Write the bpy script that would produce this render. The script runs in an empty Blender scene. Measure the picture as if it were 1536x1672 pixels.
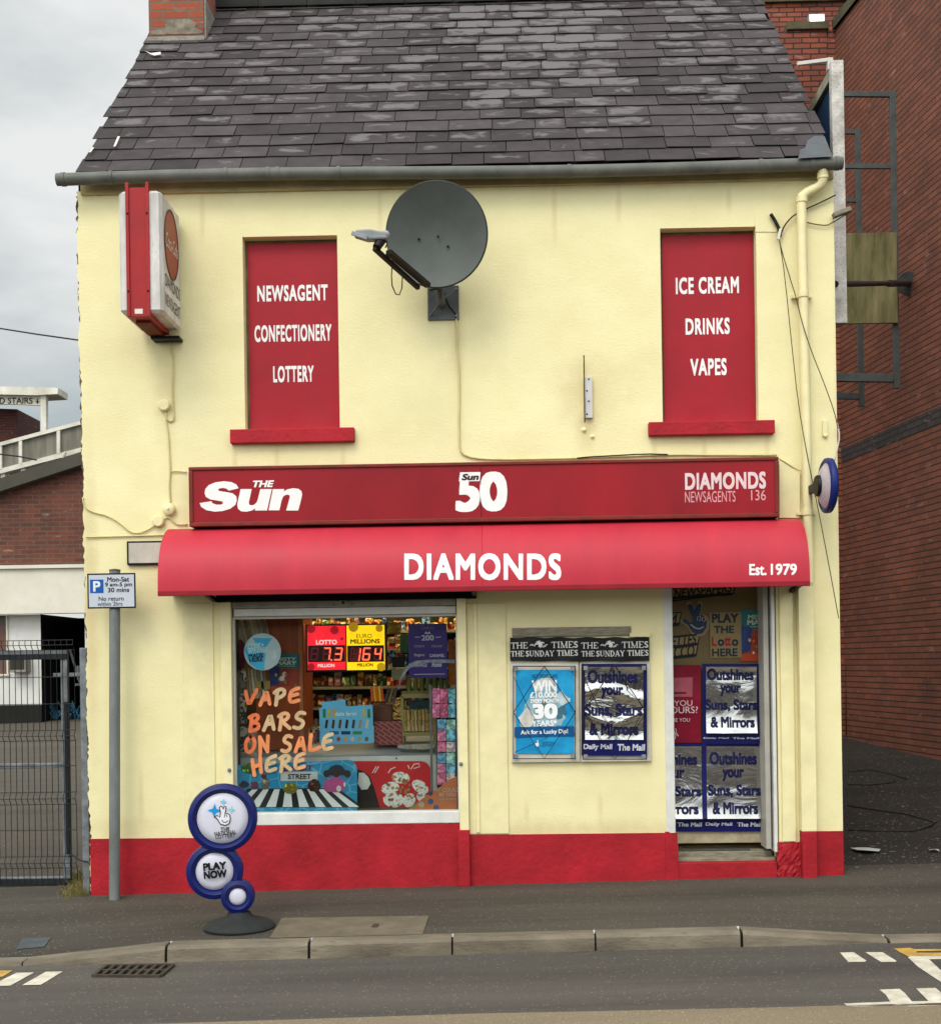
import bpy, bmesh, math, random
from mathutils import Vector, Matrix
random.seed(7)
S = bpy.context.scene
COL = S.collection
rad = math.radians
# ------------------------------------------------------------------ camera
F, CX, CY, DIST, EYE, ROLL, YAW = 2042.0, 785.0, 1084.0, 9.5, 1.68, rad(0.85), rad(1.0)
FWD = Vector((-math.sin(YAW), math.cos(YAW), 0))
_r0 = Vector((math.cos(YAW), math.sin(YAW), 0)); _u0 = Vector((0, 0, 1))
RIGHT = _r0 * math.cos(ROLL) - _u0 * math.sin(ROLL); UP = _u0 * math.cos(ROLL) + _r0 * math.sin(ROLL)
EYEP = Vector((0, -DIST, EYE))
cam = bpy.data.cameras.new('camera')
camo = bpy.data.objects.new('camera', cam); COL.objects.link(camo)
camo.matrix_world = Matrix(((RIGHT.x, UP.x, -FWD.x, EYEP.x), (RIGHT.y, UP.y, -FWD.y, EYEP.y), (RIGHT.z, UP.z, -FWD.z, EYEP.z), (0, 0, 0, 1)))
cam.sensor_fit = 'HORIZONTAL'; cam.sensor_width = 36.0
cam.lens = 36.0 * F / 1536.0
cam.shift_x = (768 - CX) / 1536.0
cam.shift_y = (CY - 836) / 1536.0
cam.clip_start = 0.05; cam.clip_end = 2000
S.camera = camo
# ------------------------------------------------------------------ sky, sun, exposure
SUN_EL, SUN_AZ = rad(50), rad(200)
SUN = Vector((math.sin(SUN_AZ) * math.cos(SUN_EL), math.cos(SUN_AZ) * math.cos(SUN_EL), math.sin(SUN_EL)))
w = bpy.data.worlds.new('World'); S.world = w; w.use_nodes = True
nt = w.node_tree; nt.nodes.clear()
def wn(t, **k):
    n = nt.nodes.new(t)
    for a, b in k.items(): setattr(n, a, b)
    return n
wo = wn('ShaderNodeOutputWorld'); bg = wn('ShaderNodeBackground'); bg.inputs['Strength'].default_value = 0.1
sky = wn('ShaderNodeTexSky', sky_type='NISHITA'); sky.sun_disc = False
sky.sun_elevation = SUN_EL; sky.sun_rotation = SUN_AZ; sky.air_density = 1.5; sky.dust_density = 4
tc = wn('ShaderNodeTexCoord')
mp = wn('ShaderNodeMapping'); mp.inputs['Scale'].default_value = (1.6, 1.6, 4.2); mp.inputs['Location'].default_value = (3.1, 0.4, 1.7)
nz = wn('ShaderNodeTexNoise'); nz.inputs['Scale'].default_value = 1.5; nz.inputs['Detail'].default_value = 6; nz.inputs['Roughness'].default_value = 0.52
cr = wn('ShaderNodeValToRGB')
cr.color_ramp.elements[0].position = 0.40; cr.color_ramp.elements[0].color = (4.9, 5.55, 5.75, 1)
cr.color_ramp.elements[1].position = 0.60; cr.color_ramp.elements[1].color = (9.2, 9.3, 9.2, 1)
dt = wn('ShaderNodeVectorMath', operation='DOT_PRODUCT'); dt.inputs[1].default_value = SUN
mr = wn('ShaderNodeMapRange', interpolation_type='SMOOTHSTEP')
mr.inputs['From Min'].default_value = -0.15; mr.inputs['From Max'].default_value = 1.0
mr.inputs['To Min'].default_value = 1.06; mr.inputs['To Max'].default_value = 3.4
ml = wn('ShaderNodeVectorMath', operation='SCALE')
mx = wn('ShaderNodeMixRGB'); mx.inputs['Fac'].default_value = 0.9
L = nt.links.new
L(tc.outputs['Generated'], mp.inputs['Vector']); L(mp.outputs['Vector'], nz.inputs['Vector']); L(nz.outputs['Fac'], cr.inputs['Fac'])
L(tc.outputs['Generated'], dt.inputs[0]); L(dt.outputs['Value'], mr.inputs['Value'])
L(cr.outputs['Color'], ml.inputs[0]); L(mr.outputs['Result'], ml.inputs['Scale'])
L(sky.outputs['Color'], mx.inputs['Color1']); L(ml.outputs['Vector'], mx.inputs['Color2'])
L(mx.outputs['Color'], bg.inputs['Color']); L(bg.outputs['Background'], wo.inputs['Surface'])
sun = bpy.data.lights.new('sun', 'SUN'); sun.energy = 1.5; sun.angle = rad(24); sun.color = (1.0, 0.93, 0.83)
so = bpy.data.objects.new('sun', sun); COL.objects.link(so)
so.rotation_euler = SUN.to_track_quat('Z', 'Y').to_euler(); so.location = SUN * 40
S.view_settings.view_transform = 'Standard'; S.view_settings.look = 'None'
S.view_settings.exposure = -0.12; S.view_settings.gamma = 1.0
S.cycles.use_denoising = True if hasattr(S, 'cycles') else None

# ------------------------------------------------------------------ helpers
def ray(px, py): return RIGHT * ((px - CX) / F) + UP * ((CY - py) / F) + FWD
def Wp(px, py, y=0.0):
    """world (x, z) on the plane at depth y of a point measured on the photograph"""
    d = ray(px, py); t = (DIST + y) / d.y; p = EYEP + d * t
    return p.x, p.z
def P(px, py, y=0.0):
    x, z = Wp(px, py, y); return (x, y, z)
def G(px, py, off=0.0, zf=None):
    """point of the ground seen at a measured place"""
    zf = zf or zg
    d = ray(px, py); t = 6.0
    for _ in range(60):
        p = EYEP + d * t; t += (zf(p.x, p.y) + off - p.z) / d.z * 0.8
    return EYEP + d * t
def R(x0, y0, x1, y1, y=0.0):
    """upright world rectangle from a measured rectangle: x0,z0,x1,z1"""
    cx, cz = Wp((x0 + x1) / 2, (y0 + y1) / 2, y)
    hw = (Wp(x1, (y0 + y1) / 2, y)[0] - Wp(x0, (y0 + y1) / 2, y)[0]) / 2; hh = (Wp((x0 + x1) / 2, y0, y)[1] - Wp((x0 + x1) / 2, y1, y)[1]) / 2
    return cx - hw, cz - hh, cx + hw, cz + hh
def K(y): return (DIST + y) / F
def zx(x): return 0.0155 * max(-14, min(14, x)) + 0.003
def zg(x, y): return zx(x) + (0.040 * min(y, 26) if y > 0 else 0.0214 * max(y, -1.68))
def zr(x, y=0): return zx(x) - 0.036 - 0.101
def h(s):
    s = s.lstrip('#'); o = []
    for i in (0, 2, 4):
        c = int(s[i:i+2], 16) / 255
        o.append(c / 12.92 if c <= 0.04045 else ((c + 0.055) / 1.055) ** 2.4)
    return tuple(o) + (1,)

_text_cache = {}
def text2d(s, bold=0.0, shear=0.0, space=1.0, line=1.0):
    """glyph outlines scaled to the unit square; weight comes from stacked copies a hair apart"""
    key = (s, bold, shear, space, line)
    if key in _text_cache: return _text_cache[key]
    c = bpy.data.curves.new('t', 'FONT'); c.body = s; c.size = 1; c.shear = shear
    c.space_character = space; c.space_line = line; c.align_x = 'CENTER'; c.resolution_u = 4; c.fill_mode = 'FRONT'
    o = bpy.data.objects.new('t', c); COL.objects.link(o)
    dg = bpy.context.evaluated_depsgraph_get(); dg.update()
    m = bpy.data.meshes.new_from_object(o.evaluated_get(dg))
    v0 = [(v.co.x, v.co.y) for v in m.vertices]; f0 = [tuple(p.vertices) for p in m.polygons]
    bpy.data.objects.remove(o); bpy.data.curves.remove(c); bpy.data.meshes.remove(m)
    offs = [(0, 0)]
    if bold:
        q = 2 if bold < .03 else 3
        offs += [(bold*i/q, bold*j/q) for i in range(-q, q+1) for j in range(-q, q+1) if max(abs(i), abs(j)) == q]
    vs = []; fs = []; ks = []
    for k, (ox, oy) in enumerate(offs):
        n = len(vs); vs += [(x+ox, y+oy) for x, y in v0]; fs += [tuple(i+n for i in f) for f in f0]; ks += [k]*len(v0)
    x0 = min(v[0] for v in vs); x1 = max(v[0] for v in vs); y0 = min(v[1] for v in vs); y1 = max(v[1] for v in vs)
    vs = [((a - x0) / (x1 - x0), (b - y0) / (y1 - y0)) for a, b in vs]
    ff = []
    for f in fs:
        ar = sum(vs[f[i]][0] * vs[f[(i+1) % len(f)]][1] - vs[f[(i+1) % len(f)]][0] * vs[f[i]][1] for i in range(len(f)))
        ff.append(f if ar >= 0 else tuple(reversed(f)))
    _text_cache[key] = (vs, ff, ks); return _text_cache[key]

class MB:
    def __init__(self): self.v = []; self.f = []; self.uv = {}; self.at = {}
    def add(self, vs, fs):
        b = len(self.v); self.v += [tuple(p) for p in vs]; self.f += [tuple(i + b for i in f) for f in fs]; return self
    def box(self, x0, x1, y0, y1, z0, z1):
        return self.add([(x0,y0,z0),(x1,y0,z0),(x1,y1,z0),(x0,y1,z0),(x0,y0,z1),(x1,y0,z1),(x1,y1,z1),(x0,y1,z1)],
            [(0,1,5,4),(1,2,6,5),(2,3,7,6),(3,0,4,7),(4,5,6,7),(3,2,1,0)])
    def pbox(self, px0, py0, px1, py1, y, t):
        x0, z0, x1, z1 = R(px0, py0, px1, py1, y); return self.box(x0, x1, y, y + t, z0, z1)
    def prect(self, px0, py0, px1, py1, y):
        x0, z0, x1, z1 = R(px0, py0, px1, py1, y); return self.add([(x0,y,z0),(x1,y,z0),(x1,y,z1),(x0,y,z1)], [(0,1,2,3)])
    def poly(self, pts): return self.add(pts, [tuple(range(len(pts)))])
    def ppoly(self, pts, y, t=None):
        """polygon from measured points (any order), flat at depth y, or a prism of thickness t"""
        q = [Wp(a, b, y) for a, b in pts]
        ar = sum(q[i][0]*q[(i+1)%len(q)][1] - q[(i+1)%len(q)][0]*q[i][1] for i in range(len(q)))
        if ar < 0: q.reverse()
        n = len(q)
        if t is None: return self.add([(a, y, b) for a, b in q], [tuple(range(n))])
        vs = [(a, y, b) for a, b in q] + [(a, y + t, b) for a, b in q]
        return self.add(vs, [tuple(range(n)), tuple(range(2*n-1, n-1, -1))] + [(j, i, i + n, j + n) for i, j in ((i, (i+1) % n) for i in range(n))])
    def tube(self, pts, r, n=8, cap=True):
        pts = [Vector(p) for p in pts]
        rr = r if isinstance(r, (list, tuple)) else [r] * len(pts)
        d0 = (pts[1] - pts[0]).normalized(); u = d0.orthogonal().normalized()
        vs = []; fs = []
        for i, p in enumerate(pts):
            if i == 0: d = pts[1] - pts[0]
            elif i == len(pts) - 1: d = pts[-1] - pts[-2]
            else: d = (pts[i+1] - pts[i]).normalized() + (pts[i] - pts[i-1]).normalized()
            if d.length < 1e-9: d = d0
            d.normalize(); u = (u - d * u.dot(d)); u = u.normalized() if u.length > 1e-6 else d.orthogonal().normalized()
            v = d.cross(u)
            for k in range(n):
                a = 2 * math.pi * k / n; vs.append(p + (u * math.cos(a) + v * math.sin(a)) * rr[i])
        for i in range(len(pts) - 1):
            for k in range(n):
                fs.append((i*n+k, i*n+(k+1)%n, (i+1)*n+(k+1)%n, (i+1)*n+k))
        if cap: fs.append(tuple(range(n-1, -1, -1))); fs.append(tuple(range((len(pts)-1)*n, len(pts)*n)))
        return self.add(vs, fs)
    def bar(self, a, b, w_, h_=None, up=(0,0,1)):
        a = Vector(a); b = Vector(b); d = (b - a).normalized(); up = Vector(up)
        s = d.cross(up); s = s.normalized() if s.length > 1e-6 else d.orthogonal().normalized()
        t = s.cross(d).normalized(); h_ = h_ or w_
        vs = []
        for p in (a, b):
            for i, j in ((-1,-1),(1,-1),(1,1),(-1,1)): vs.append(p + s*i*w_/2 + t*j*h_/2)
        return self.add(vs, [(0,1,2,3),(7,6,5,4),(0,4,5,1),(1,5,6,2),(2,6,7,3),(3,7,4,0)])
    def lathe(self, prof, o, ax, n=32, sx=1.0):
        """profile [(radius, height)] turned about ax through o"""
        ax = Vector(ax).normalized(); o = Vector(o); u = ax.orthogonal().normalized()
        if abs(ax.z) < 0.9: u = Vector((0,0,1)).cross(ax).normalized()
        v = ax.cross(u); vs = []; fs = []; m = len(prof)
        for r, t in prof:
            for k in range(n):
                a = 2*math.pi*k/n; vs.append(o + ax*t + (u*math.cos(a)*sx + v*math.sin(a))*max(r, 1e-5))
        for i in range(m-1):
            for k in range(n): fs.append((i*n+k, i*n+(k+1)%n, (i+1)*n+(k+1)%n, (i+1)*n+k))
        return self.add(vs, fs)
    def disc(self, px, py, r, y, n=28, rz=None):
        x, z = Wp(px, py, y); k = K(y)
        return self.poly([(x + r*k*math.cos(2*math.pi*i/n), y, z + (rz or r)*k*math.sin(2*math.pi*i/n)) for i in range(n)])
    def text(self, s, fn, bold=0.0, shear=0.0, space=1.0, line=1.0):
        vs, fs, ks = text2d(s, bold, shear, space, line); o = []
        for (a, b), k in zip(vs, ks):
            x, y, z = fn(a, b); o.append((x, y - .00004*k, z))
        return self.add(o, fs)
    def ptext(self, s, px0, py0, px1, py1, y, bold=0.0, shear=0.0, space=1.0, rot=0.0, line=1.0):
        x0, z0, x1, z1 = R(px0, py0, px1, py1, y); cx, cz = (x0+x1)/2, (z0+z1)/2; c, s_ = math.cos(rot), math.sin(rot)
        def fn(a, b):
            dx = (a-.5)*(x1-x0); dz = (b-.5)*(z1-z0); return (cx+dx*c-dz*s_, y, cz+dx*s_+dz*c)
        return self.text(s, fn, bold, shear, space, line)
    def stroke(self, pts, wd, y):
        """brush stroke on a flat face: measured points, width in measured units"""
        q = [Vector(Wp(a, b, y)) for a, b in pts]; r = wd * K(y) / 2; Lf = []; Rt = []
        n = len(q)
        for i in range(n):
            d = (q[min(i+1, n-1)] - q[max(i-1, 0)]).normalized(); nn = Vector((-d.y, d.x))
            Lf.append(q[i] + nn*r); Rt.append(q[i] - nn*r)
        d0 = (q[1]-q[0]).normalized(); d1 = (q[-1]-q[-2]).normalized()
        e0 = [q[0] + Vector((-d0.y, d0.x))*r*math.cos(t) - d0*r*math.sin(t) for t in (math.pi/4, math.pi/2, 3*math.pi/4)]
        e1 = [q[-1] - Vector((-d1.y, d1.x))*r*math.cos(t) + d1*r*math.sin(t) for t in (math.pi/4, math.pi/2, 3*math.pi/4)]
        vs = [(p.x, y, p.y) for p in Lf + Rt]
        fs = [(n+i, n+i+1, i+1, i) for i in range(n-1)]
        b = len(vs); vs += [(p.x, y, p.y) for p in e0 + e1]
        fs.append((0, b, b+1, b+2, n)); fs.append((2*n-1, b+3, b+4, b+5, n-1))
        return self.add(vs, fs)
    def cut(self, axis, vals):
        """split the faces along planes so that a flat shape can follow a curve"""
        bm = bmesh.new(); me = bpy.data.meshes.new('c'); me.from_pydata(self.v, [], self.f); bm.from_mesh(me)
        no = [0,0,0]; no[axis] = 1
        for t in vals:
            co = [0,0,0]; co[axis] = t
            bmesh.ops.bisect_plane(bm, geom=bm.verts[:] + bm.edges[:] + bm.faces[:], plane_co=co, plane_no=no)
        bm.verts.index_update()
        self.v = [tuple(v.co) for v in bm.verts]; self.f = [tuple(v.index for v in f.verts) for f in bm.faces]
        bm.free(); bpy.data.meshes.remove(me); return self

def world_of(o):
    v = Vector(o.location); 
    while o.parent: o = o.parent; v += Vector(o.location)
    return v
def mesh_of(name, mb, m, off, smooth=False, uv=True):
    me = bpy.data.meshes.new(name)
    me.from_pydata([tuple(Vector(p) - off) for p in mb.v], [], mb.f); me.validate()
    me.materials.append(m)
    if uv:
        ul = me.uv_layers.new(name='UVMap')
        for p in me.polygons:
            n = p.normal; ax = max(range(3), key=lambda i: abs(n[i]))
            for li in p.loop_indices:
                co = me.vertices[me.loops[li].vertex_index].co + off
                ul.data[li].uv = (co.y, co.z) if ax == 0 else (co.x, co.z) if ax == 1 else (co.x, co.y)
    if smooth:
        for p in me.polygons: p.use_smooth = True
        if isinstance(smooth, (int, float)) and not isinstance(smooth, bool):
            try: me.set_sharp_from_angle(angle=rad(smooth))
            except Exception: pass
    me.update(); return me
def thing(name, label, cat, loc, group=None):
    o = bpy.data.objects.new(name, None); COL.objects.link(o); o.location = loc; o.empty_display_size = 0.1
    o['label'] = label; o['category'] = cat
    if group: o['group'] = group
    return o
def part(name, mb, m, parent, smooth=False, bevel=0.0, label=None, stuff=False):
    o = bpy.data.objects.new(name, mesh_of(name, mb, m, world_of(parent), smooth)); COL.objects.link(o); o.parent = parent
    if bevel: bev(o, bevel)
    if label: o['label'] = label
    if stuff: o['kind'] = 'stuff'
    return o
def bev(o, wd, seg=2):
    b = o.modifiers.new('bevel', 'BEVEL'); b.width = wd; b.segments = seg; b.limit_method = 'ANGLE'; b.angle_limit = rad(40)
def solo(name, label, cat, mb, m, smooth=False, bevel=0.0, group=None):
    xs, ys, zs = zip(*mb.v); off = Vector(((min(xs)+max(xs))/2, (min(ys)+max(ys))/2, min(zs)))
    o = bpy.data.objects.new(name, mesh_of(name, mb, m, off, smooth)); COL.objects.link(o); o.location = off
    o['label'] = label; o['category'] = cat
    if group: o['group'] = group
    if bevel: bev(o, bevel)
    return o
def struct(name, mb, m, label, cat, kind='structure', smooth=False):
    o = solo(name, label, cat, mb, m, smooth); o['kind'] = kind; return o

# ------------------------------------------------------------------ materials
def newmat(name):
    m = bpy.data.materials.new(name); m.use_nodes = True
    return m, m.node_tree, m.node_tree.nodes['Principled BSDF']
def mat(name, c, rough=0.6, metal=0.0, var=0.12, scale=6.0, bump=0.0, bscale=60.0, stretch=(1,1,1), c2=None, spots=0.0, spec=0.22, emit=0.0, fine=0.0, coat=0.0, bdist=0.01):
    """procedural paint, plastic, plaster or metal: two noise octaves of tone, optional stains and bump"""
    if isinstance(c, str): c = h(c)
    m, t, b = newmat(name); N = t.nodes.new; K_ = t.links.new
    b.inputs['Metallic'].default_value = metal; b.inputs['Specular IOR Level'].default_value = spec
    if coat: b.inputs['Coat Weight'].default_value = coat
    co = N('ShaderNodeTexCoord'); mp = N('ShaderNodeMapping'); mp.inputs['Scale'].default_value = stretch
    K_(co.outputs['Object'], mp.inputs['Vector'])
    n1 = N('ShaderNodeTexNoise'); n1.inputs['Scale'].default_value = scale; n1.inputs['Detail'].default_value = 7; n1.inputs['Roughness'].default_value = 0.62
    K_(mp.outputs['Vector'], n1.inputs['Vector'])
    r = N('ShaderNodeValToRGB'); r.color_ramp.elements[0].position = 0.3; r.color_ramp.elements[1].position = 0.7
    d = c2 if c2 else tuple(x * (1 - var * 1.6) for x in c[:3]) + (1,)
    if isinstance(d, str): d = h(d)
    r.color_ramp.elements[0].color = d; r.color_ramp.elements[1].color = tuple(min(1, x * (1 + var * 0.6)) for x in c[:3]) + (1,)
    K_(n1.outputs['Fac'], r.inputs['Fac']); col = r.outputs['Color']
    if spots:
        n2 = N('ShaderNodeTexNoise'); n2.inputs['Scale'].default_value = scale * 7; n2.inputs['Detail'].default_value = 4
        K_(mp.outputs['Vector'], n2.inputs['Vector'])
        q = N('ShaderNodeValToRGB'); q.color_ramp.elements[0].position = 0.58; q.color_ramp.elements[1].position = 0.72
        K_(n2.outputs['Fac'], q.inputs['Fac'])
        mxx = N('ShaderNodeMixRGB'); mxx.inputs['Color2'].default_value = tuple(x * (1 - spots) for x in c[:3]) + (1,)
        K_(q.outputs['Color'], mxx.inputs['Fac']); K_(col, mxx.inputs['Color1']); col = mxx.outputs['Color']
    if fine:
        n4 = N('ShaderNodeTexNoise'); n4.inputs['Scale'].default_value = 240; n4.inputs['Detail'].default_value = 3
        K_(co.outputs['Object'], n4.inputs['Vector'])
        mh = N('ShaderNodeMapRange'); mh.inputs['From Min'].default_value = 0.3; mh.inputs['From Max'].default_value = 0.7
        mh.inputs['To Min'].default_value = 1 - fine; mh.inputs['To Max'].default_value = 1 + fine
        K_(n4.outputs['Fac'], mh.inputs['Value'])
        vm = N('ShaderNodeVectorMath'); vm.operation = 'SCALE'; K_(col, vm.inputs[0]); K_(mh.outputs['Result'], vm.inputs['Scale']); col = vm.outputs['Vector']
    K_(col, b.inputs['Base Color'])
    rr = N('ShaderNodeMapRange'); rr.inputs['To Min'].default_value = max(0.02, rough - 0.1); rr.inputs['To Max'].default_value = min(1, rough + 0.1)
    K_(n1.outputs['Fac'], rr.inputs['Value']); K_(rr.outputs['Result'], b.inputs['Roughness'])
    if bump:
        n3 = N('ShaderNodeTexNoise'); n3.inputs['Scale'].default_value = bscale; n3.inputs['Detail'].default_value = 5
        K_(mp.outputs['Vector'], n3.inputs['Vector'])
        bp = N('ShaderNodeBump'); bp.inputs['Strength'].default_value = bump; bp.inputs['Distance'].default_value = bdist
        K_(n3.outputs['Fac'], bp.inputs['Height']); K_(bp.outputs['Normal'], b.inputs['Normal'])
    if emit:
        K_(col, b.inputs['Emission Color']); b.inputs['Emission Strength'].default_value = emit
    return m
def brick(name, c1, c2, mortar, bw=0.225, bh=0.075, ms=0.010, bump=0.6, dark=0.25, msm=0.1, bed=0.0, salt=0.42):
    m, t, b = newmat(name); N = t.nodes.new; K_ = t.links.new
    uv = N('ShaderNodeUVMap'); bt = N('ShaderNodeTexBrick')
    nw = N('ShaderNodeTexNoise'); nw.inputs['Scale'].default_value = 9; nw.inputs['Detail'].default_value = 3
    K_(uv.outputs['UV'], nw.inputs['Vector'])
    ad = N('ShaderNodeMixRGB'); ad.blend_type = 'LINEAR_LIGHT'; ad.inputs['Fac'].default_value = 0.006
    K_(uv.outputs['UV'], ad.inputs['Color1']); K_(nw.outputs['Color'], ad.inputs['Color2'])
    K_(ad.outputs['Color'], bt.inputs['Vector'])
    bt.inputs['Scale'].default_value = 1; bt.inputs['Brick Width'].default_value = bw; bt.inputs['Row Height'].default_value = bh
    bt.inputs['Mortar Size'].default_value = ms; bt.inputs['Mortar Smooth'].default_value = msm; bt.inputs['Bias'].default_value = -0.1
    bt.inputs['Color1'].default_value = h(c1); bt.inputs['Color2'].default_value = h(c2); bt.inputs['Mortar'].default_value = h(mortar)
    n1 = N('ShaderNodeTexNoise'); n1.inputs['Scale'].default_value = 1.1; n1.inputs['Detail'].default_value = 8; n1.inputs['Roughness'].default_value = 0.7
    K_(uv.outputs['UV'], n1.inputs['Vector'])
    mh = N('ShaderNodeMapRange'); mh.inputs['From Min'].default_value = 0.3; mh.inputs['From Max'].default_value = 0.7
    mh.inputs['To Min'].default_value = 1 - dark; mh.inputs['To Max'].default_value = 1 + dark * 0.8
    K_(n1.outputs['Fac'], mh.inputs['Value'])
    bc = bt.outputs['Color']
    if bed:
        sp = N('ShaderNodeSeparateXYZ'); K_(ad.outputs['Color'], sp.inputs[0])
        m1 = N('ShaderNodeMath'); m1.operation = 'DIVIDE'; m1.inputs[1].default_value = bh; K_(sp.outputs['Y'], m1.inputs[0])
        m3 = N('ShaderNodeMath'); m3.operation = 'FRACT'; K_(m1.outputs[0], m3.inputs[0])
        m4 = N('ShaderNodeMath'); m4.operation = 'PINGPONG'; m4.inputs[1].default_value = 0.5; K_(m3.outputs[0], m4.inputs[0])
        m5 = N('ShaderNodeMapRange'); m5.inputs['From Min'].default_value = bed * 0.6; m5.inputs['From Max'].default_value = bed * 1.3; m5.inputs['To Min'].default_value = 1; m5.inputs['To Max'].default_value = 0; K_(m4.outputs[0], m5.inputs['Value'])
        m6 = N('ShaderNodeMixRGB'); m6.inputs['Color2'].default_value = h(mortar); K_(m5.outputs['Result'], m6.inputs['Fac']); K_(bc, m6.inputs['Color1']); bc = m6.outputs['Color']
        bt.inputs['Mortar'].default_value = tuple(x*.62 for x in h(c2)[:3]) + (1,)
    vm = N('ShaderNodeVectorMath'); vm.operation = 'SCALE'; K_(bc, vm.inputs[0]); K_(mh.outputs['Result'], vm.inputs['Scale'])
    # pale salts on a few bricks
    mp = N('ShaderNodeMapping'); mp.inputs['Scale'].default_value = (4.5, 13, 1); K_(uv.outputs['UV'], mp.inputs['Vector'])
    n2 = N('ShaderNodeTexNoise'); n2.inputs['Scale'].default_value = 0.8; n2.inputs['Detail'].default_value = 2; K_(mp.outputs['Vector'], n2.inputs['Vector'])
    q = N('ShaderNodeValToRGB'); q.color_ramp.elements[0].position = 0.64; q.color_ramp.elements[1].position = 0.76
    q.color_ramp.elements[1].color = (salt, salt, salt, 1); K_(n2.outputs['Fac'], q.inputs['Fac'])
    mxx = N('ShaderNodeMixRGB'); mxx.inputs['Color2'].default_value = h('#a58d84'); K_(q.outputs['Color'], mxx.inputs['Fac']); K_(vm.outputs['Vector'], mxx.inputs['Color1'])
    K_(mxx.outputs['Color'], b.inputs['Base Color']); b.inputs['Roughness'].default_value = 0.85
    n3 = N('ShaderNodeTexNoise'); n3.inputs['Scale'].default_value = 60; n3.inputs['Detail'].default_value = 4; K_(uv.outputs['UV'], n3.inputs['Vector'])
    mm = N('ShaderNodeMath'); mm.operation = 'MULTIPLY_ADD'; mm.inputs[1].default_value = -1; K_(bt.outputs['Fac'], mm.inputs[0])
    m2 = N('ShaderNodeMath'); m2.operation = 'MULTIPLY'; m2.inputs[1].default_value = 0.35; K_(n3.outputs['Fac'], m2.inputs[0]); K_(m2.outputs['Value'], mm.inputs[2])
    bp = N('ShaderNodeBump'); bp.inputs['Strength'].default_value = bump; bp.inputs['Distance'].default_value = 0.012
    K_(mm.outputs['Value'], bp.inputs['Height']); K_(bp.outputs['Normal'], b.inputs['Normal'])
    return m
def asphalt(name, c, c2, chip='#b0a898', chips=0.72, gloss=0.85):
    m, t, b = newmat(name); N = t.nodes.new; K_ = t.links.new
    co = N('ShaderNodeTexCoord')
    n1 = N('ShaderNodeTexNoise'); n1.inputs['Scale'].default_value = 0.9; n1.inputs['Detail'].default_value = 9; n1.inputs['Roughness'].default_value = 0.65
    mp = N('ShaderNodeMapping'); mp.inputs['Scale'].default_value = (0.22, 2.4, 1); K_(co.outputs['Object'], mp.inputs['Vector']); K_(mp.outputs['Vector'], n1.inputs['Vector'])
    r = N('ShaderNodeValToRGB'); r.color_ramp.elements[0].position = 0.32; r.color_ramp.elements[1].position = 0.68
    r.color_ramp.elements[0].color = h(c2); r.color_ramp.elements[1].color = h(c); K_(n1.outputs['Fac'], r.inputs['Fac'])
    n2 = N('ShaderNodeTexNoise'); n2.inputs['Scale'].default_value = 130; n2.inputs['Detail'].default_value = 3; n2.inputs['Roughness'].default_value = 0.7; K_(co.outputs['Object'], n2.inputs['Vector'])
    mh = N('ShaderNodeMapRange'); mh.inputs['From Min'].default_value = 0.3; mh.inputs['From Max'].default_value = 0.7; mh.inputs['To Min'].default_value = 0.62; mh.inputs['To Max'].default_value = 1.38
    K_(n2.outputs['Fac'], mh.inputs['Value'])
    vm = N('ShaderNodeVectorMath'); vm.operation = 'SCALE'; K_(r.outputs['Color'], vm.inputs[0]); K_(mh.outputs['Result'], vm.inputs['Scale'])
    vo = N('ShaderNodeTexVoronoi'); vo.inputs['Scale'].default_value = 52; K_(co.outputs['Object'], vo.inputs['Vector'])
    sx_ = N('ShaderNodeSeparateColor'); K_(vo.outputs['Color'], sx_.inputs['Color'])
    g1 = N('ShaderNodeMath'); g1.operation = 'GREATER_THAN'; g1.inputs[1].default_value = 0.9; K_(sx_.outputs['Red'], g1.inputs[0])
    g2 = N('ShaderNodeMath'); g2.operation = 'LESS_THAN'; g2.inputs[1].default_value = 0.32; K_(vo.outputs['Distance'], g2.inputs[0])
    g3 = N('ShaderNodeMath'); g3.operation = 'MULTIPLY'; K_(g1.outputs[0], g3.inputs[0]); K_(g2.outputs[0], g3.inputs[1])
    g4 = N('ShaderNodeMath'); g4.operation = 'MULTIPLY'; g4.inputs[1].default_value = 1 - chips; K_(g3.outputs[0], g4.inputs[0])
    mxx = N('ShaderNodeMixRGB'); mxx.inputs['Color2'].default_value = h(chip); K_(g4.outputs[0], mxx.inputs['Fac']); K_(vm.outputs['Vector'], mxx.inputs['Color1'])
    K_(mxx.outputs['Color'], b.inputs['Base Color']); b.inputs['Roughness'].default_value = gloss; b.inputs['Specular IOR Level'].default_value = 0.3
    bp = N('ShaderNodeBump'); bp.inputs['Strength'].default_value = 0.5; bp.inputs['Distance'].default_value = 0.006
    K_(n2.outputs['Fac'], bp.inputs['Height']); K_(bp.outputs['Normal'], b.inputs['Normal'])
    return m
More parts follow.
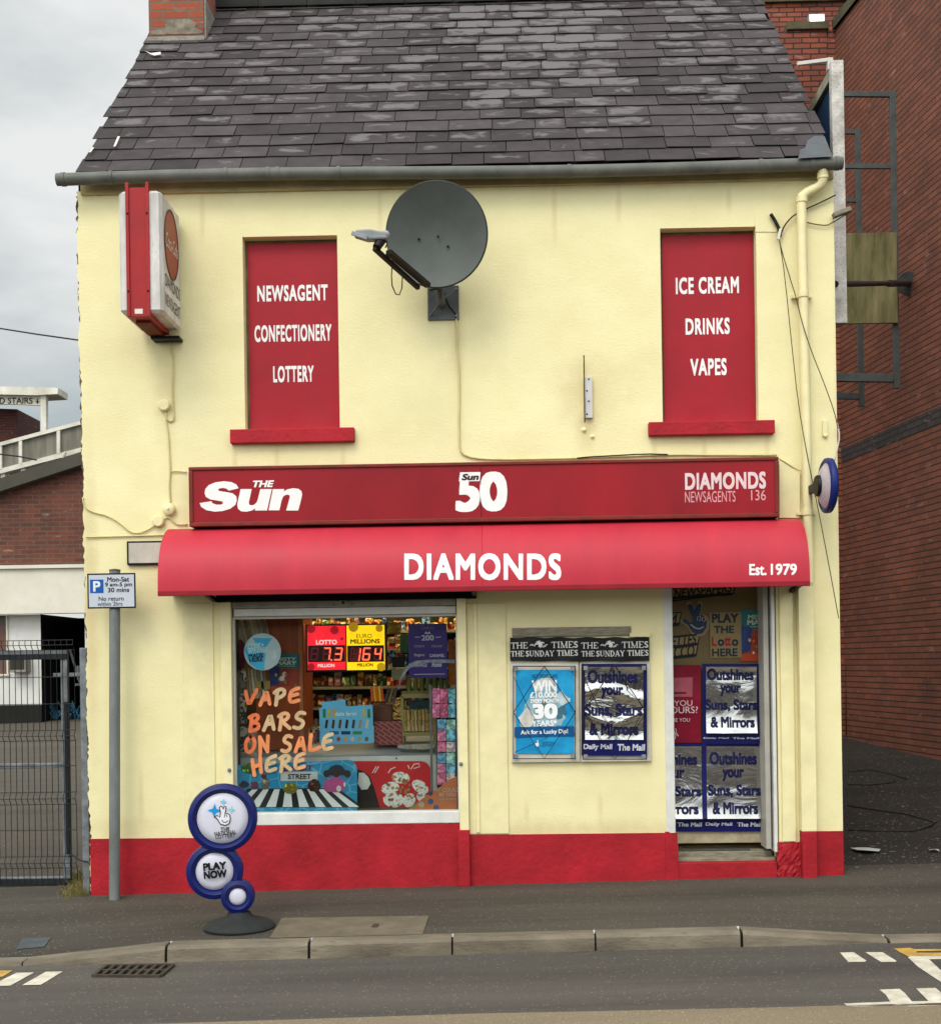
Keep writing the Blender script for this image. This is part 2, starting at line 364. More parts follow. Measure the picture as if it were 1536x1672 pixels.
def foil(name, c, rough=0.1, bump=0.5, bs=7.0):
    m, t, b = newmat(name); N = t.nodes.new; K_ = t.links.new
    b.inputs['Base Color'].default_value = h(c); b.inputs['Metallic'].default_value = 1.0; b.inputs['Roughness'].default_value = rough
    co = N('ShaderNodeTexCoord'); mp = N('ShaderNodeMapping'); mp.inputs['Scale'].default_value = (0.7, 1, 1.3); K_(co.outputs['Object'], mp.inputs['Vector'])
    n = N('ShaderNodeTexNoise'); n.inputs['Scale'].default_value = bs; n.inputs['Detail'].default_value = 5; n.inputs['Distortion'].default_value = 0.8; K_(mp.outputs['Vector'], n.inputs['Vector'])
    v = N('ShaderNodeTexVoronoi'); v.inputs['Scale'].default_value = bs * 1.3; K_(mp.outputs['Vector'], v.inputs['Vector'])
    a = N('ShaderNodeMath'); a.operation = 'MULTIPLY_ADD'; a.inputs[1].default_value = 0.12; K_(v.outputs['Distance'], a.inputs[0]); K_(n.outputs['Fac'], a.inputs[2])
    bp = N('ShaderNodeBump'); bp.inputs['Strength'].default_value = bump; bp.inputs['Distance'].default_value = 0.05
    K_(a.outputs[0], bp.inputs['Height']); K_(bp.outputs['Normal'], b.inputs['Normal'])
    return m
def glass(name, tint=(0.93,0.96,0.95,1), refl=1.0):
    m = bpy.data.materials.new(name); m.use_nodes = True; t = m.node_tree; t.nodes.clear(); N = t.nodes.new
    o = N('ShaderNodeOutputMaterial'); mi = N('ShaderNodeMixShader'); tr = N('ShaderNodeBsdfTransparent'); gl = N('ShaderNodeBsdfGlossy'); fr = N('ShaderNodeFresnel')
    tr.inputs['Color'].default_value = tint; gl.inputs['Roughness'].default_value = 0.01; fr.inputs['IOR'].default_value = 1.32
    t.links.new(fr.outputs[0], mi.inputs[0]); t.links.new(tr.outputs[0], mi.inputs[1]); t.links.new(gl.outputs[0], mi.inputs[2]); t.links.new(mi.outputs[0], o.inputs['Surface'])
    return m
def stained_wall(name, c, c2, stain, places):
    """house paint with soft dirty patches at given spots of the wall"""
    m = mat(name, c, 0.75, var=0.05, scale=1.6, bump=0.3, bscale=42, bdist=0.008, c2=c2, fine=0.05, spots=0.03, stretch=(1,1,1.5)); t = m.node_tree; N = t.nodes.new; K_ = t.links.new
    b = t.nodes['Principled BSDF']; src = b.inputs['Base Color'].links[0].from_socket; co = N('ShaderNodeTexCoord')
    nz_ = N('ShaderNodeTexNoise'); nz_.inputs['Scale'].default_value = 7; nz_.inputs['Detail'].default_value = 6; nz_.inputs['Roughness'].default_value = .65; K_(co.outputs['Object'], nz_.inputs['Vector'])
    for (x, z, rx, rz, k) in places:
        mp = N('ShaderNodeMapping'); mp.vector_type = 'TEXTURE'; mp.inputs['Location'].default_value = (x, 0, z); mp.inputs['Scale'].default_value = (rx, 9, rz); K_(co.outputs['Object'], mp.inputs['Vector'])
        ln = N('ShaderNodeVectorMath'); ln.operation = 'LENGTH'; K_(mp.outputs['Vector'], ln.inputs[0])
        a = N('ShaderNodeMath'); a.operation = 'MULTIPLY_ADD'; a.inputs[1].default_value = 0.9; K_(nz_.outputs['Fac'], a.inputs[0]); K_(ln.outputs['Value'], a.inputs[2])
        r_ = N('ShaderNodeMapRange'); r_.interpolation_type = 'SMOOTHSTEP'; r_.inputs['From Min'].default_value = 0.45; r_.inputs['From Max'].default_value = 1.45; r_.inputs['To Min'].default_value = k; r_.inputs['To Max'].default_value = 0; K_(a.outputs[0], r_.inputs['Value'])
        mi = N('ShaderNodeMixRGB'); mi.inputs['Color2'].default_value = h(stain); K_(r_.outputs['Result'], mi.inputs['Fac']); K_(src, mi.inputs['Color1']); src = mi.outputs['Color']
    K_(src, b.inputs['Base Color']); return m
def printed(name, cols, sc=28.0, rough=0.35, stretch=(1,1,1)):
    """busy packet print: hard-edged patches of several inks"""
    m, t, b = newmat(name); N = t.nodes.new; K_ = t.links.new
    co = N('ShaderNodeTexCoord'); mp = N('ShaderNodeMapping'); mp.inputs['Scale'].default_value = stretch; mp.inputs['Location'].default_value = (random.uniform(0, 9), 0, random.uniform(0, 9)); K_(co.outputs['Object'], mp.inputs['Vector'])
    n = N('ShaderNodeTexNoise'); n.inputs['Scale'].default_value = sc; n.inputs['Detail'].default_value = 2.0; K_(mp.outputs['Vector'], n.inputs['Vector'])
    r = N('ShaderNodeValToRGB'); r.color_ramp.interpolation = 'CONSTANT'
    while len(r.color_ramp.elements) < len(cols): r.color_ramp.elements.new(0.5)
    for i, c in enumerate(cols): r.color_ramp.elements[i].position = 0 if i == 0 else 0.40 + 0.22*(i-1)/max(1, len(cols)-2); r.color_ramp.elements[i].color = h(c)
    K_(n.outputs['Fac'], r.inputs['Fac']); K_(r.outputs['Color'], b.inputs['Base Color']); b.inputs['Roughness'].default_value = rough; b.inputs['Specular IOR Level'].default_value = .4
    bp = N('ShaderNodeBump'); bp.inputs['Strength'].default_value = .35; bp.inputs['Distance'].default_value = .01; n2 = N('ShaderNodeTexNoise'); n2.inputs['Scale'].default_value = 30; K_(co.outputs['Object'], n2.inputs['Vector']); K_(n2.outputs['Fac'], bp.inputs['Height']); K_(bp.outputs['Normal'], b.inputs['Normal'])
    return m
M = {}
def flat(c, rough=0.55, **k):
    """a plain printed or painted colour, made once per colour"""
    key = (c, rough) + tuple(sorted(k.items()))
    if key not in M: M[key] = mat('print_' + c.strip('#'), c, rough, var=k.pop('var', 0.08), scale=k.pop('scale', 9), **k)
    return M[key]
# ================================================================== MATERIALS
YEL, RED = '#dcd293', '#a01a26'
def _st(px, py, rx, rz, k): x, z = Wp(px, py); return (x, z, rx, rz, k)
m_yellow = stained_wall('yellow_plaster', '#e8dfb0', '#dfd5a2', '#b59a6a', [_st(955,640,.34,.40,.34), _st(958,700,.12,.25,.4), _st(1268,380,.10,.22,.35), _st(745,560,.10,.5,.25), _st(270,640,.14,.6,.22), _st(735,300,3.2,.07,.5), _st(148,1000,.10,1.7,.4), _st(1300,800,.12,.3,.4), _st(735,1362,3.4,.09,.35), _st(480,724,.5,.10,.3), _st(1160,712,.5,.12,.32), _st(1372,700,.06,2.5,.35)] + [_st(a, b, .035, c, .26) for a, b, c in ((384,760,.22),(452,750,.16),(560,765,.26),(1068,745,.2),(1150,735,.14),(1252,730,.2),(620,340,.3),(905,345,.34),(1010,330,.22),(330,350,.3),(1190,325,.16),(860,1330,.14),(980,1320,.18),(230,1300,.3))] + [_st(a, 1350, .5, .12, .22) for a in (200, 880, 1020)])
m_yelpaint = mat('yellow_gloss_paint', '#e6dcab', 0.45, var=0.07, scale=7, bump=0.08, bscale=40)
m_redplin = mat('red_masonry_paint', '#a81d28', 0.6, var=0.14, scale=3.0, bump=0.4, bscale=30, bdist=0.012, c2='#891820', fine=0.06, spots=.10)
m_redpaint = mat('red_board_paint', '#9f1b28', 0.5, var=0.08, scale=2.5, bump=0.15, bscale=18, c2='#921824')
m_redsign = mat('red_sign_face', '#90141f', 0.4, var=0.16, scale=1.6, bump=0.03, bscale=8, stretch=(1,1,0.5), c2='#7c121b')
m_signframe = mat('weathered_red_frame', '#7a2420', 0.5, var=0.3, scale=10, c2='#5c2a1e', bump=0.15)
m_awning = mat('red_awning_vinyl', '#b42d3c', 0.45, var=0.08, scale=2.0, bump=0.05, bscale=300, fine=0.03, stretch=(2.5,1,.5), spots=.06)
m_white = mat('white_pvc', '#d8d8d4', 0.4, var=0.08, scale=5, c2='#c4c4bd', spots=0.1)
m_vinyl = mat('white_vinyl_letter', '#ebe8e6', 0.45, var=0.05, scale=9)
m_slate = None
m_dark = mat('dark_void', '#0c0b0b', 0.9)
m_black = mat('black_plastic', '#141414', 0.5, var=0.2)
m_grey = mat('grey_galvanised', '#8a8e90', 0.45, metal=0.35, var=0.16, scale=14, c2='#6f7477', bump=0.05)
m_gutter = mat('grey_pvc_gutter', '#64655f', 0.45, var=0.18, scale=5, c2='#50524b', spots=0.2)
m_cement = mat('grey_cement', '#8f8a80', 0.9, var=0.25, scale=10, bump=0.5, bscale=50, spots=0.3)
m_kerb = mat('concrete_kerb', '#7d7464', 0.85, var=0.2, scale=5, bump=0.45, bscale=70, c2='#544c40', spots=0.3, stretch=(0.35,1,1), fine=0.12)
m_cable = mat('cream_cable', '#cfc48c', 0.5)
m_blackcable = mat('black_cable', '#16150f', 0.5)
m_brick_r = brick('dark_red_brick', '#7a452f', '#663825', '#1a0e0a', bh=0.083, bw=0.24, ms=0.004, dark=0.28, bed=.10, salt=.3)
m_brick_l = brick('brown_brick', '#6a3626', '#502c20', '#5c4c40', bh=0.098, bw=0.29, ms=0.011, dark=0.3)
m_brick_b = brick('orange_brick', '#85432c', '#6c3424', '#2e1a14', bh=0.083, bw=0.26, ms=0.011, dark=0.3)
m_brick_c = brick('chimney_brick', '#9c4a2c', '#82381f', '#6b5a4c', bh=0.078, bw=0.23, ms=0.010, dark=0.25)
m_coping = mat('mossy_concrete', '#55503c', 0.9, var=0.35, scale=3, c2='#36331f', bump=0.4, spots=0.25)
m_road = asphalt('road_asphalt', '#56514a', '#413d38', chips=0.72)
m_pave = asphalt('pavement_asphalt', '#4e4940', '#36312a', chips=0.72)
m_yard = asphalt('yard_asphalt', '#544d42', '#453f36', chips=0.6)
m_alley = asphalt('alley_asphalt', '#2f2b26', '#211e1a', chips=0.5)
m_buff = asphalt('buff_surface', '#837660', '#766a56', chip='#b8ab90', chips=0.6)
m_mark = mat('white_road_paint', '#cfc9b8', 0.7, var=0.15, scale=9, c2='#a59d8b', spots=0.25, bump=0.2)
m_markyel = mat('yellow_road_paint', '#c49a45', 0.7, var=0.2, scale=8, c2='#8d7440', spots=0.3)
m_glass = glass('window_glass')
m_wood = mat('greyed_wood', '#8d8674', 0.85, var=0.3, scale=4, stretch=(3,3,14), c2='#6a6352', bump=0.3)

# ================================================================== GROUND (setting)
def sheet(xs, ys, zf):
    mb = MB(); n = len(ys)
    mb.v = [(x, y, zf(x, y)) for x in xs for y in ys]
    mb.f = [(i*n+j, (i+1)*n+j, (i+1)*n+j+1, i*n+j+1) for i in range(len(xs)-1) for j in range(n-1)]
    return mb
KY = -1.68
jx = [P(p, 1535, KY)[0] for p in (35, 270, 505, 738, 972, 1210, 1452)]
def drop(x):
    if x < jx[1]: return 0.078 * min(1, (jx[1]-x)/(jx[1]-jx[0]))
    if x > jx[5]: return 0.078 * min(1, (x-jx[5])/(jx[6]-jx[5]))
    return 0.0
XS = sorted(set([-60,-40,-25,-14,-9,-6,-5,-4.4,-3.8] + jx + [-3.3 + i*0.25 for i in range(25)] + [3.2,4,5,6.5,9,14,25,40,60]))
def zp(x, y):
    """pavement: falls to the kerb, with dropped crossings left and right"""
    t = max(0.0, min(1.0, (-y - 0.35) / (1.68 - 0.13 - 0.35)))
    return zg(x, y) - drop(x) * t * t
struct('pavement', sheet(XS, [-1.55,-1.4,-1.2,-1.0,-0.8,-0.6,-0.4,-0.2,0.0,0.3], lambda x, y: zg(x, y) + .005 if y > 0 else zp(x, y)), m_pave, 'worn dark asphalt pavement in front of the yellow shop', 'pavement')
struct('road', sheet([-60,-30,-14,-7,-3,0,3,7,14,30,60], [-80,-40,-20,-12,-8,-5,-3,-1.66], lambda x, y: zr(x)), m_road, 'grey asphalt road along the kerb', 'road')
struct('yard', sheet([-90,-40,-14,-9,-6,-4.5,-3.17], [0.3,1,3,6,10,16,26,60,300], lambda x, y: zg(x, y)), m_yard, 'asphalt yard behind the mesh gate', 'yard')
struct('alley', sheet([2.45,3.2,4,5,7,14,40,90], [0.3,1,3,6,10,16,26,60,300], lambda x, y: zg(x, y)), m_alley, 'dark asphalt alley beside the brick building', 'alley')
struct('ground', sheet([-3.2, 2.5], [0.28, 1, 3, 5.3, 10, 26, 60, 300], lambda x, y: zg(x, y) - 0.02), m_yard, 'ground under and behind the shop', 'ground')
# buff strip along the near edge of the picture
pts = [G(a, b, 0, zr) for a, b in ((-300,1690),(400,1669),(768,1657),(1020,1652),(1250,1647),(1540,1639),(1900,1628))]
mb = MB(); n = len(pts)
mb.v = [(p.x, p.y, zr(p.x) + 0.004) for p in pts] + [(p.x*1.0, -7.2, zr(p.x) + 0.004) for p in pts]
mb.f = [(n+i, n+i+1, i+1, i) for i in range(n-1)]
struct('road_strip', mb, m_buff, 'buff coloured surface strip along the middle of the road', 'road')
# kerb: one stone after another
kx = [jx[0]-0.915*k for k in range(12, 0, -1)] + jx + [jx[-1]+0.915*k for k in range(1, 12)]
kmb = MB()
for a, b in zip(kx[:-1], kx[1:]):
    g = 0.006 if a not in (jx[1], jx[5]) else 0.012
    j0, j1 = random.uniform(-.003,.003), random.uniform(-.003,.003)
    za, zb = zg(a, KY) - drop(a) + j0, zg(b, KY) - drop(b) + j1
    y0, y1 = KY + random.uniform(-.004,.004), KY + 0.135
    vs = []
    for x, z in ((a+g, za), (b-g, zb)):
        vs += [(x, y0-0.012, zr(x)-0.05), (x, y0, z-0.022), (x, y0+0.018, z), (x, y1, z+0.003), (x, y1, zr(x)-0.05)]
    kmb.add(vs, [(0,5,6,1),(1,6,7,2),(2,7,8,3),(3,8,9,4),(4,3,2,1,0),(5,6,7,8,9)])
struct('kerb', kmb, m_kerb, 'worn concrete kerb with dropped ends', 'kerb')
kj = MB()
for x in jx: kj.box(x-0.013, x+0.013, KY+0.012, KY+0.13, zr(x)-0.02, zg(x, KY)-drop(x)-0.018)
struct('kerb_joint', kj, mat('joint_dirt', '#1d1b14', 0.95, var=0.3), 'dark dirt in the joints of the kerb', 'kerb joint')
# road paint
def marks(name, polys, m, label, kind='structure'):
    mb = MB()
    for pl in polys:
        q = [G(a, b, 0.004, zr) for a, b in pl]
        ar = sum(q[i].x*q[(i+1)%len(q)].y - q[(i+1)%len(q)].x*q[i].y for i in range(len(q)))
        if ar < 0: q.reverse()
        mb.poly([tuple(p) for p in q])
    struct(name, mb, m, label, 'road marking')
def z2(x0, y0, s, pts): return [(x0 + a/s, y0 + b/s) for a, b in pts]
q = lambda p: z2(1240, 1440, 5.19, p)
marks('bay_marking', [q([(680,600),(795,598),(905,670),(890,680),(750,681)]), q([(895,598),(1040,598),(1160,672),(1150,680),(1028,681)])], m_mark, 'two short white bars by the right dropped kerb')
marks('edge_marking', [q([(1255,640),(1275,632),(1900,626),(1900,652),(1435,658),(1640,850),(1640,915),(1535,850),(1340,720)])], m_mark, 'white angled bay corner line at the right')
marks('lane_marking', [q([(710,1033),(1105,1017),(1070,960),(1015,915),(1185,909),(1230,945),(1290,1015),(1430,1012),(1325,905),(1490,901),(1620,1010),(1800,1004),(1800,1040),(1536,1046),(1280,1058),(1120,1053),(860,1062),(740,1050)])], m_mark, 'broken white line with stubs at the lower right')
marks('yellow_line', [q([(1137,566),(1275,560),(1300,570),(1320,572),(1900,570),(1900,582),(1330,590),(1325,602),(1900,604),(1900,622),(1255,632),(1190,600)])], m_markyel, 'worn double yellow lines ending by the right dropped kerb')
q = lambda p: z2(0, 1440, 4.8, p)
marks('bay_marking', [q([(130,714),(268,712),(80,816),(-80,818)]), q([(360,706),(492,704),(320,808),(172,812)])], m_mark, 'two short white bars by the left dropped kerb')
marks('yellow_line', [q([(-160,700),(100,696),(20,745),(-160,748)])], m_markyel, 'end of a yellow line at the far left of the road')

# ================================================================== THE SHOP BUILDING
XL, XR, DEEP, RIDGEY, RIDGEZ, EZ = -3.172, 2.552, 5.3, 2.42, 8.03, 5.40
shop = thing('shop_building', 'yellow rendered two storey corner shop with a slate roof and red painted base', 'building', (0, 0, 0))
def hole(x0, y0, x1, y1, dep):
    a = R(x0, y0, x1, y1); return [a[0], a[1], a[2], a[3], dep]
H_UL = hole(398, 385, 552.5, 700, 0.10); H_UR = hole(1079.5, 371, 1236, 688, 0.10)
H_WIN = hole(379, 966, 748, 1335, 0.16); H_DOOR = hole(1099, 940, 1269, 1412, 0.26)
H_DOOR[1] = -0.1
def wall_mesh(x0, x1, z0, z1, holes, th):
    mb = MB(); xs = sorted(set([x0, x1] + [v for hh in holes for v in (hh[0], hh[2])])); zs = sorted(set([z0, z1] + [v for hh in holes for v in (hh[1], hh[3])]))
    def inside(x, z): return any(a < x < c and b < z < d for a, b, c, d, _ in holes)
    jag = random.Random(3)
    for i in range(len(xs)-1):
        for j in range(len(zs)-1):
            if inside((xs[i]+xs[i+1])/2, (zs[j]+zs[j+1])/2): continue
            a, b, c, d = xs[i], xs[i+1], zs[j], zs[j+1]
            mb.add([(a,0,c),(b,0,c),(b,0,d),(a,0,d)], [(0,1,2,3)])
    for a, b, c, d, e in holes:
        for s in (((a,0,b),(a,e,b),(a,e,d),(a,0,d)), ((c,0,d),(c,e,d),(c,e,b),(c,0,b)), ((a,0,d),(a,e,d),(c,e,d),(c,0,d)), ((c,0,b),(c,e,b),(a,e,b),(a,0,b))):
            mb.add(s, [(0,1,2,3)])
    return mb
LEAN = lambda z: XL - 0.036*max(0, z)/5.37
front = wall_mesh(XL + 0.03, XR, -0.12, 5.37, [H_UL, H_UR, H_WIN, H_DOOR], 0.2)
# ragged left edge where the render has broken away from the corner
zz = [-0.12 + i * 0.022 for i in range(int(5.49/0.022))]
rj = random.Random(11); base = len(front.v); off = 0
pr = []
for z in zz:
    off = 0.75*off + rj.uniform(-0.006, 0.006); pr.append((LEAN(z) + 0.004 + off + rj.uniform(-0.004, 0.006), z))
for (xa, za), (xb, zb) in zip(pr[:-1], pr[1:]):
    front.add([(xa,0,za),(XL+0.03,0,za),(XL+0.03,0,zb),(xb,0,zb)], [(0,1,2,3)])
    front.add([(xa,0.03,za),(xa,0,za),(xb,0,zb),(xb,0.03,zb)], [(0,1,2,3)])
front.add([(XR,0,-0.12),(XR,0.03,-0.12),(XR,0.03,5.37),(XR,0,5.37)], [(0,1,2,3)])
part('front_wall', front, m_yellow, shop)
ed = MB(); rj = random.Random(44); z = -0.1; pv = []
while z < 5.33:      # crumbling dark stone showing along the broken corner
    pv.append((LEAN(z) - rj.choice([-.008, -.006, -.004, .002, .005, .008, .011]), z)); z += rj.uniform(.008, .04)
for (xa, za), (xb, zb) in zip(pv[:-1], pv[1:]): ed.add([(xa,.016,za),(XL+.03,.016,za),(XL+.03,.016,zb),(xb,.016,zb),(xa,.07,za),(xb,.07,zb)], [(0,1,2,3),(4,0,3,5)])
_m = {}; vv = []; rm = []
for p in ed.v:
    k = tuple(round(c, 5) for c in p)
    if k not in _m: _m[k] = len(vv); vv.append(p)
    rm.append(_m[k])
ed.v = vv; ed.f = [tuple(rm[i] for i in f) for f in ed.f]
part('broken_edge', ed, mat('crumbling_stone', '#6a5d49', .95, var=.4, scale=20, c2='#3a3125'), shop)
side = MB()
for x in (XL + 0.012, XR - 0.012):
    xt = x - .036 if x < 0 else x
    v = [(x,0.03,-0.2),(x,DEEP,-0.2),(xt,DEEP,EZ),(xt,RIDGEY,RIDGEZ-0.05),(xt,0.03,EZ)]
    side.add(v, [(0,1,2,3,4)] if x > 0 else [(4,3,2,1,0)])
side.add([(XL+.012,DEEP,-.2),(XL+.012,DEEP,EZ),(XR-.012,DEEP,EZ),(XR-.012,DEEP,-.2)], [(0,1,2,3)])
part('side_wall', side, mat('rough_stone_side', '#6a5c4c', 0.95, var=0.35, scale=8, bump=0.8, bscale=30, spots=0.3), shop)
# red painted base, a little proud of the render
zl = lambda px: Wp(px, 1370 + (px-148)*(1357-1370)/1230)[1]
pl = MB(); T = 0.014
def plinth(x0, x1, z0, za, zb, y=T):
    pl.add([(x0,-y,z0),(x1,-y,z0),(x1,-y,zb),(x0,-y,za),(x0,-.001,z0),(x1,-.001,z0),(x1,-.001,zb),(x0,-.001,za)], [(0,1,2,3),(3,2,6,7),(1,5,6,2),(4,0,3,7)])
xw0, xw1 = H_WIN[0], H_WIN[2]
plinth(XL+0.006, xw0-0.09, -0.12, zl(148), zl(365)); plinth(xw0-0.09, xw1+0.0, -0.12, Wp(378,1347)[1]+.002, Wp(748,1345)[1]+.002, T+0.003)
xp = Wp(765,1400)[0]; xd = Wp(1106,1400)[0]
plinth(xw1+0.0, xd, -0.12, zl(748), zl(1105))
part('painted_base', pl, m_redplin, shop)
pl = MB()
xr0 = Wp(1309,1400)[0]
plinth(xr0, XR-0.002, -0.12, zl(1309), zl(1378))
rq = random.Random(5); x0, x1 = Wp(1269,1400)[0], xr0 - 0.002   # knobbly broken corner by the door
za, zb = -0.1, Wp(1290,1376)[1]; n, m_ = 9, 14
vs = []
for j in range(m_+1):
    for i in range(n+1):
        x = x0 + (x1-x0)*i/n; z = za + (zb-za)*j/m_ + (rq.uniform(-.012,.012) if j == m_ else 0)
        vs.append((x + (rq.uniform(-.008,.008) if i == 0 else 0), -0.012 - rq.uniform(0,.016), z))
pl.add(vs, [(j*(n+1)+i, j*(n+1)+i+1, (j+1)*(n+1)+i+1, (j+1)*(n+1)+i) for j in range(m_) for i in range(n)])
pl.add([(x0,-.012,za),(x0,.05,za),(x0,.05,zb),(x0,-.012,zb)], [(0,3,2,1)]); pl.add([(x0,-.02,zb),(x1,-.02,zb),(x1,.0,zb),(x0,.0,zb)], [(0,1,2,3)])
part('painted_base', pl, m_redplin, shop)
# door jamb boss left of the door
pl = MB(); xa, xb = Wp(1085,1300)[0], Wp(1107,1400)[0]
# ------------------------------------------------ roof of single slates
m_slate, t_, b_ = newmat('purple_grey_slate'); N = t_.nodes.new; K_ = t_.links.new
at = N('ShaderNodeAttribute'); at.attribute_name = 'rnd'; sc_ = N('ShaderNodeSeparateColor'); K_(at.outputs['Color'], sc_.inputs['Color'])
uv = N('ShaderNodeUVMap'); co = N('ShaderNodeTexCoord'); sx = N('ShaderNodeSeparateXYZ'); K_(uv.outputs['UV'], sx.inputs['Vector'])
base_ = N('ShaderNodeValToRGB'); base_.color_ramp.elements[0].color = h('#37313a'); base_.color_ramp.elements[1].color = h('#524a50'); K_(sc_.outputs['Red'], base_.inputs['Fac'])
base_.color_ramp.elements[0].color = h('#322d2c'); base_.color_ramp.elements[1].color = h('#474041')
n1 = N('ShaderNodeTexNoise'); n1.inputs['Scale'].default_value = 5; n1.inputs['Detail'].default_value = 8; n1.inputs['Roughness'].default_value = .65; K_(co.outputs['Object'], n1.inputs['Vector'])
mh = N('ShaderNodeMapRange'); mh.inputs['From Min'].default_value = .3; mh.inputs['From Max'].default_value = .7; mh.inputs['To Min'].default_value = .72; mh.inputs['To Max'].default_value = 1.25; K_(n1.outputs['Fac'], mh.inputs['Value'])
vm = N('ShaderNodeVectorMath'); vm.operation = 'SCALE'; K_(base_.outputs['Color'], vm.inputs[0]); K_(mh.outputs['Result'], vm.inputs['Scale'])
# worn, lighter patch in the middle of a slate, ragged by noise
def math_(op, a, b=None, c=None, clamp=False):
    n = N('ShaderNodeMath'); n.operation = op; n.use_clamp = clamp
    for i, v in enumerate((a, b, c)):
        if v is None: continue
        if isinstance(v, (int, float)): n.inputs[i].default_value = v
        else: K_(v, n.inputs[i])
    return n.outputs[0]
du = math_('POWER', math_('ABSOLUTE', math_('MULTIPLY', math_('SUBTRACT', sx.outputs['X'], 0.5), 2.0)), 4)
dv = math_('POWER', math_('ABSOLUTE', math_('MULTIPLY', math_('SUBTRACT', sx.outputs['Y'], 0.58), 2.2)), 2.5)
edge = math_('SUBTRACT', 1.0, math_('ADD', du, dv))
mp2 = N('ShaderNodeMapping'); mp2.inputs['Scale'].default_value = (5, 9, 9); K_(co.outputs['Object'], mp2.inputs['Vector'])
n2 = N('ShaderNodeTexNoise'); n2.inputs['Scale'].default_value = 1.0; n2.inputs['Detail'].default_value = 7; n2.inputs['Roughness'].default_value = .6; n2.inputs['Distortion'].default_value = .6; K_(mp2.outputs['Vector'], n2.inputs['Vector'])
val = math_('ADD', math_('MULTIPLY', edge, 0.22), math_('ADD', math_('MULTIPLY', sc_.outputs['Green'], 0.75), math_('MULTIPLY', n2.outputs['Fac'], 1.45)))
msk = N('ShaderNodeMapRange'); msk.interpolation_type = 'SMOOTHSTEP'; msk.inputs['From Min'].default_value = 1.16; msk.inputs['From Max'].default_value = 1.36; K_(val, msk.inputs['Value'])
mm = N('ShaderNodeMixRGB'); mm.inputs['Color2'].default_value = h('#6f6b6b'); K_(math_('MULTIPLY', msk.outputs['Result'], 0.68), mm.inputs['Fac']); K_(vm.outputs['Vector'], mm.inputs['Color1'])
K_(mm.outputs['Color'], b_.inputs['Base Color']); b_.inputs['Roughness'].default_value = 0.8; b_.inputs['Specular IOR Level'].default_value = 0.2
bp = N('ShaderNodeBump'); bp.inputs['Strength'].default_value = 0.35; bp.inputs['Distance'].default_value = .006; K_(n1.outputs['Fac'], bp.inputs['Height']); K_(bp.outputs['Normal'], b_.inputs['Normal'])

def roof():
    e0 = Vector((0, -0.135, 5.42)); top = Vector((0, RIDGEY, RIDGEZ)); sl = (top - e0); Ln = sl.length; sl.normalize()
    nr = Vector((0, -sl.z, sl.y))
    rx = random.Random(21); xa, xb = XL + 0.02, XR - 0.03
    vs, fs, uvs, cols = [], [], [], []
    rows = 18; g = Ln / rows; wd = 0.335
    for r in range(rows):
        x = xa - (wd/2 if r % 2 else 0) + rx.uniform(-.02, .02)
        while x < xb:
            wv = wd * rx.choice([1,1,1,1,1,0.72]) + rx.uniform(-.012, .012)
            x0, x1 = max(x + .003, xa + rx.uniform(-.02,.012)), min(x + wv - .003, xb + rx.uniform(-.01,.015)); x += wv
            if x1 - x0 < 0.05: continue
            s0 = r*g + rx.uniform(-.006, .006) + (rx.uniform(-.03,.0) if rx.random() < .05 else 0); s1 = s0 + g * 1.22
            if r == rows-1: s1 = Ln
            sk = rx.uniform(-.006, .006); lift = 0.011 + rx.uniform(-.003, .005)
            b = len(vs); t = 0.005
            def pt(xx, s, o): p = e0 + sl*s + nr*o; return (xx, p.y, p.z)
            lo0, lo1 = lift, lift
            q8 = [pt(x0, s0+sk, lift-t), pt(x1, s0-sk, lift-t), pt(x1, s1, -t), pt(x0, s1, -t), pt(x0, s0+sk, lift), pt(x1, s0-sk, lift), pt(x1, s1, 0), pt(x0, s1, 0)]
            vs += q8
            fs += [(b+4,b+5,b+6,b+7),(b,b+1,b+5,b+4),(b+1,b+2,b+6,b+5),(b+3,b,b+4,b+7)]
            k = 1/1.22
            uvs += [[(0,0),(1,0),(1,1/k),(0,1/k)], [(0,0)]*4, [(0,0)]*4, [(0,0)]*4]
            xm, ym = (x0+x1)/2, r/rows
            big = 0.24 + 0.30*math.exp(-((xm-0.6)/1.5)**2) * (0.4+0.75*ym) + 0.12*ym
            if 1.1 < xm < 1.5: big -= 0.30
            if r < 2: big -= 0.16
            cols += [(rx.random(), max(0, min(1, big + rx.uniform(-.2,.2))), rx.random(), 1)] * 8
    me = bpy.data.meshes.new('slates'); me.from_pydata(vs, [], fs); me.materials.append(m_slate)
    ul = me.uv_layers.new(name='UVMap'); i = 0
    for f in uvs:
        for q in f: ul.data[i].uv = q; i += 1
    ca = me.color_attributes.new('rnd', 'FLOAT_COLOR', 'POINT')
    for j, c in enumerate(cols): ca.data[j].color = c
    o = bpy.data.objects.new('roof', me); COL.objects.link(o); o.parent = shop
    # under-board and rear slope
    bd = MB(); o2 = nr * -0.02
    A = [(XL+.03, e0.y+.03, e0.z-.0), (XR-.04, e0.y+.03, e0.z-.0), (XR-.04, RIDGEY, RIDGEZ-.02), (XL+.03, RIDGEY, RIDGEZ-.02), (XR-.04, DEEP+.15, 5.36), (XL+.03, DEEP+.15, 5.36)]
    bd.add([(a, b, c-.03) for a, b, c in A], [(0,1,2,3),(3,2,4,5)])
    part('roof_board', bd, mat('roof_felt', '#2b2829', 0.9), shop)
roof()
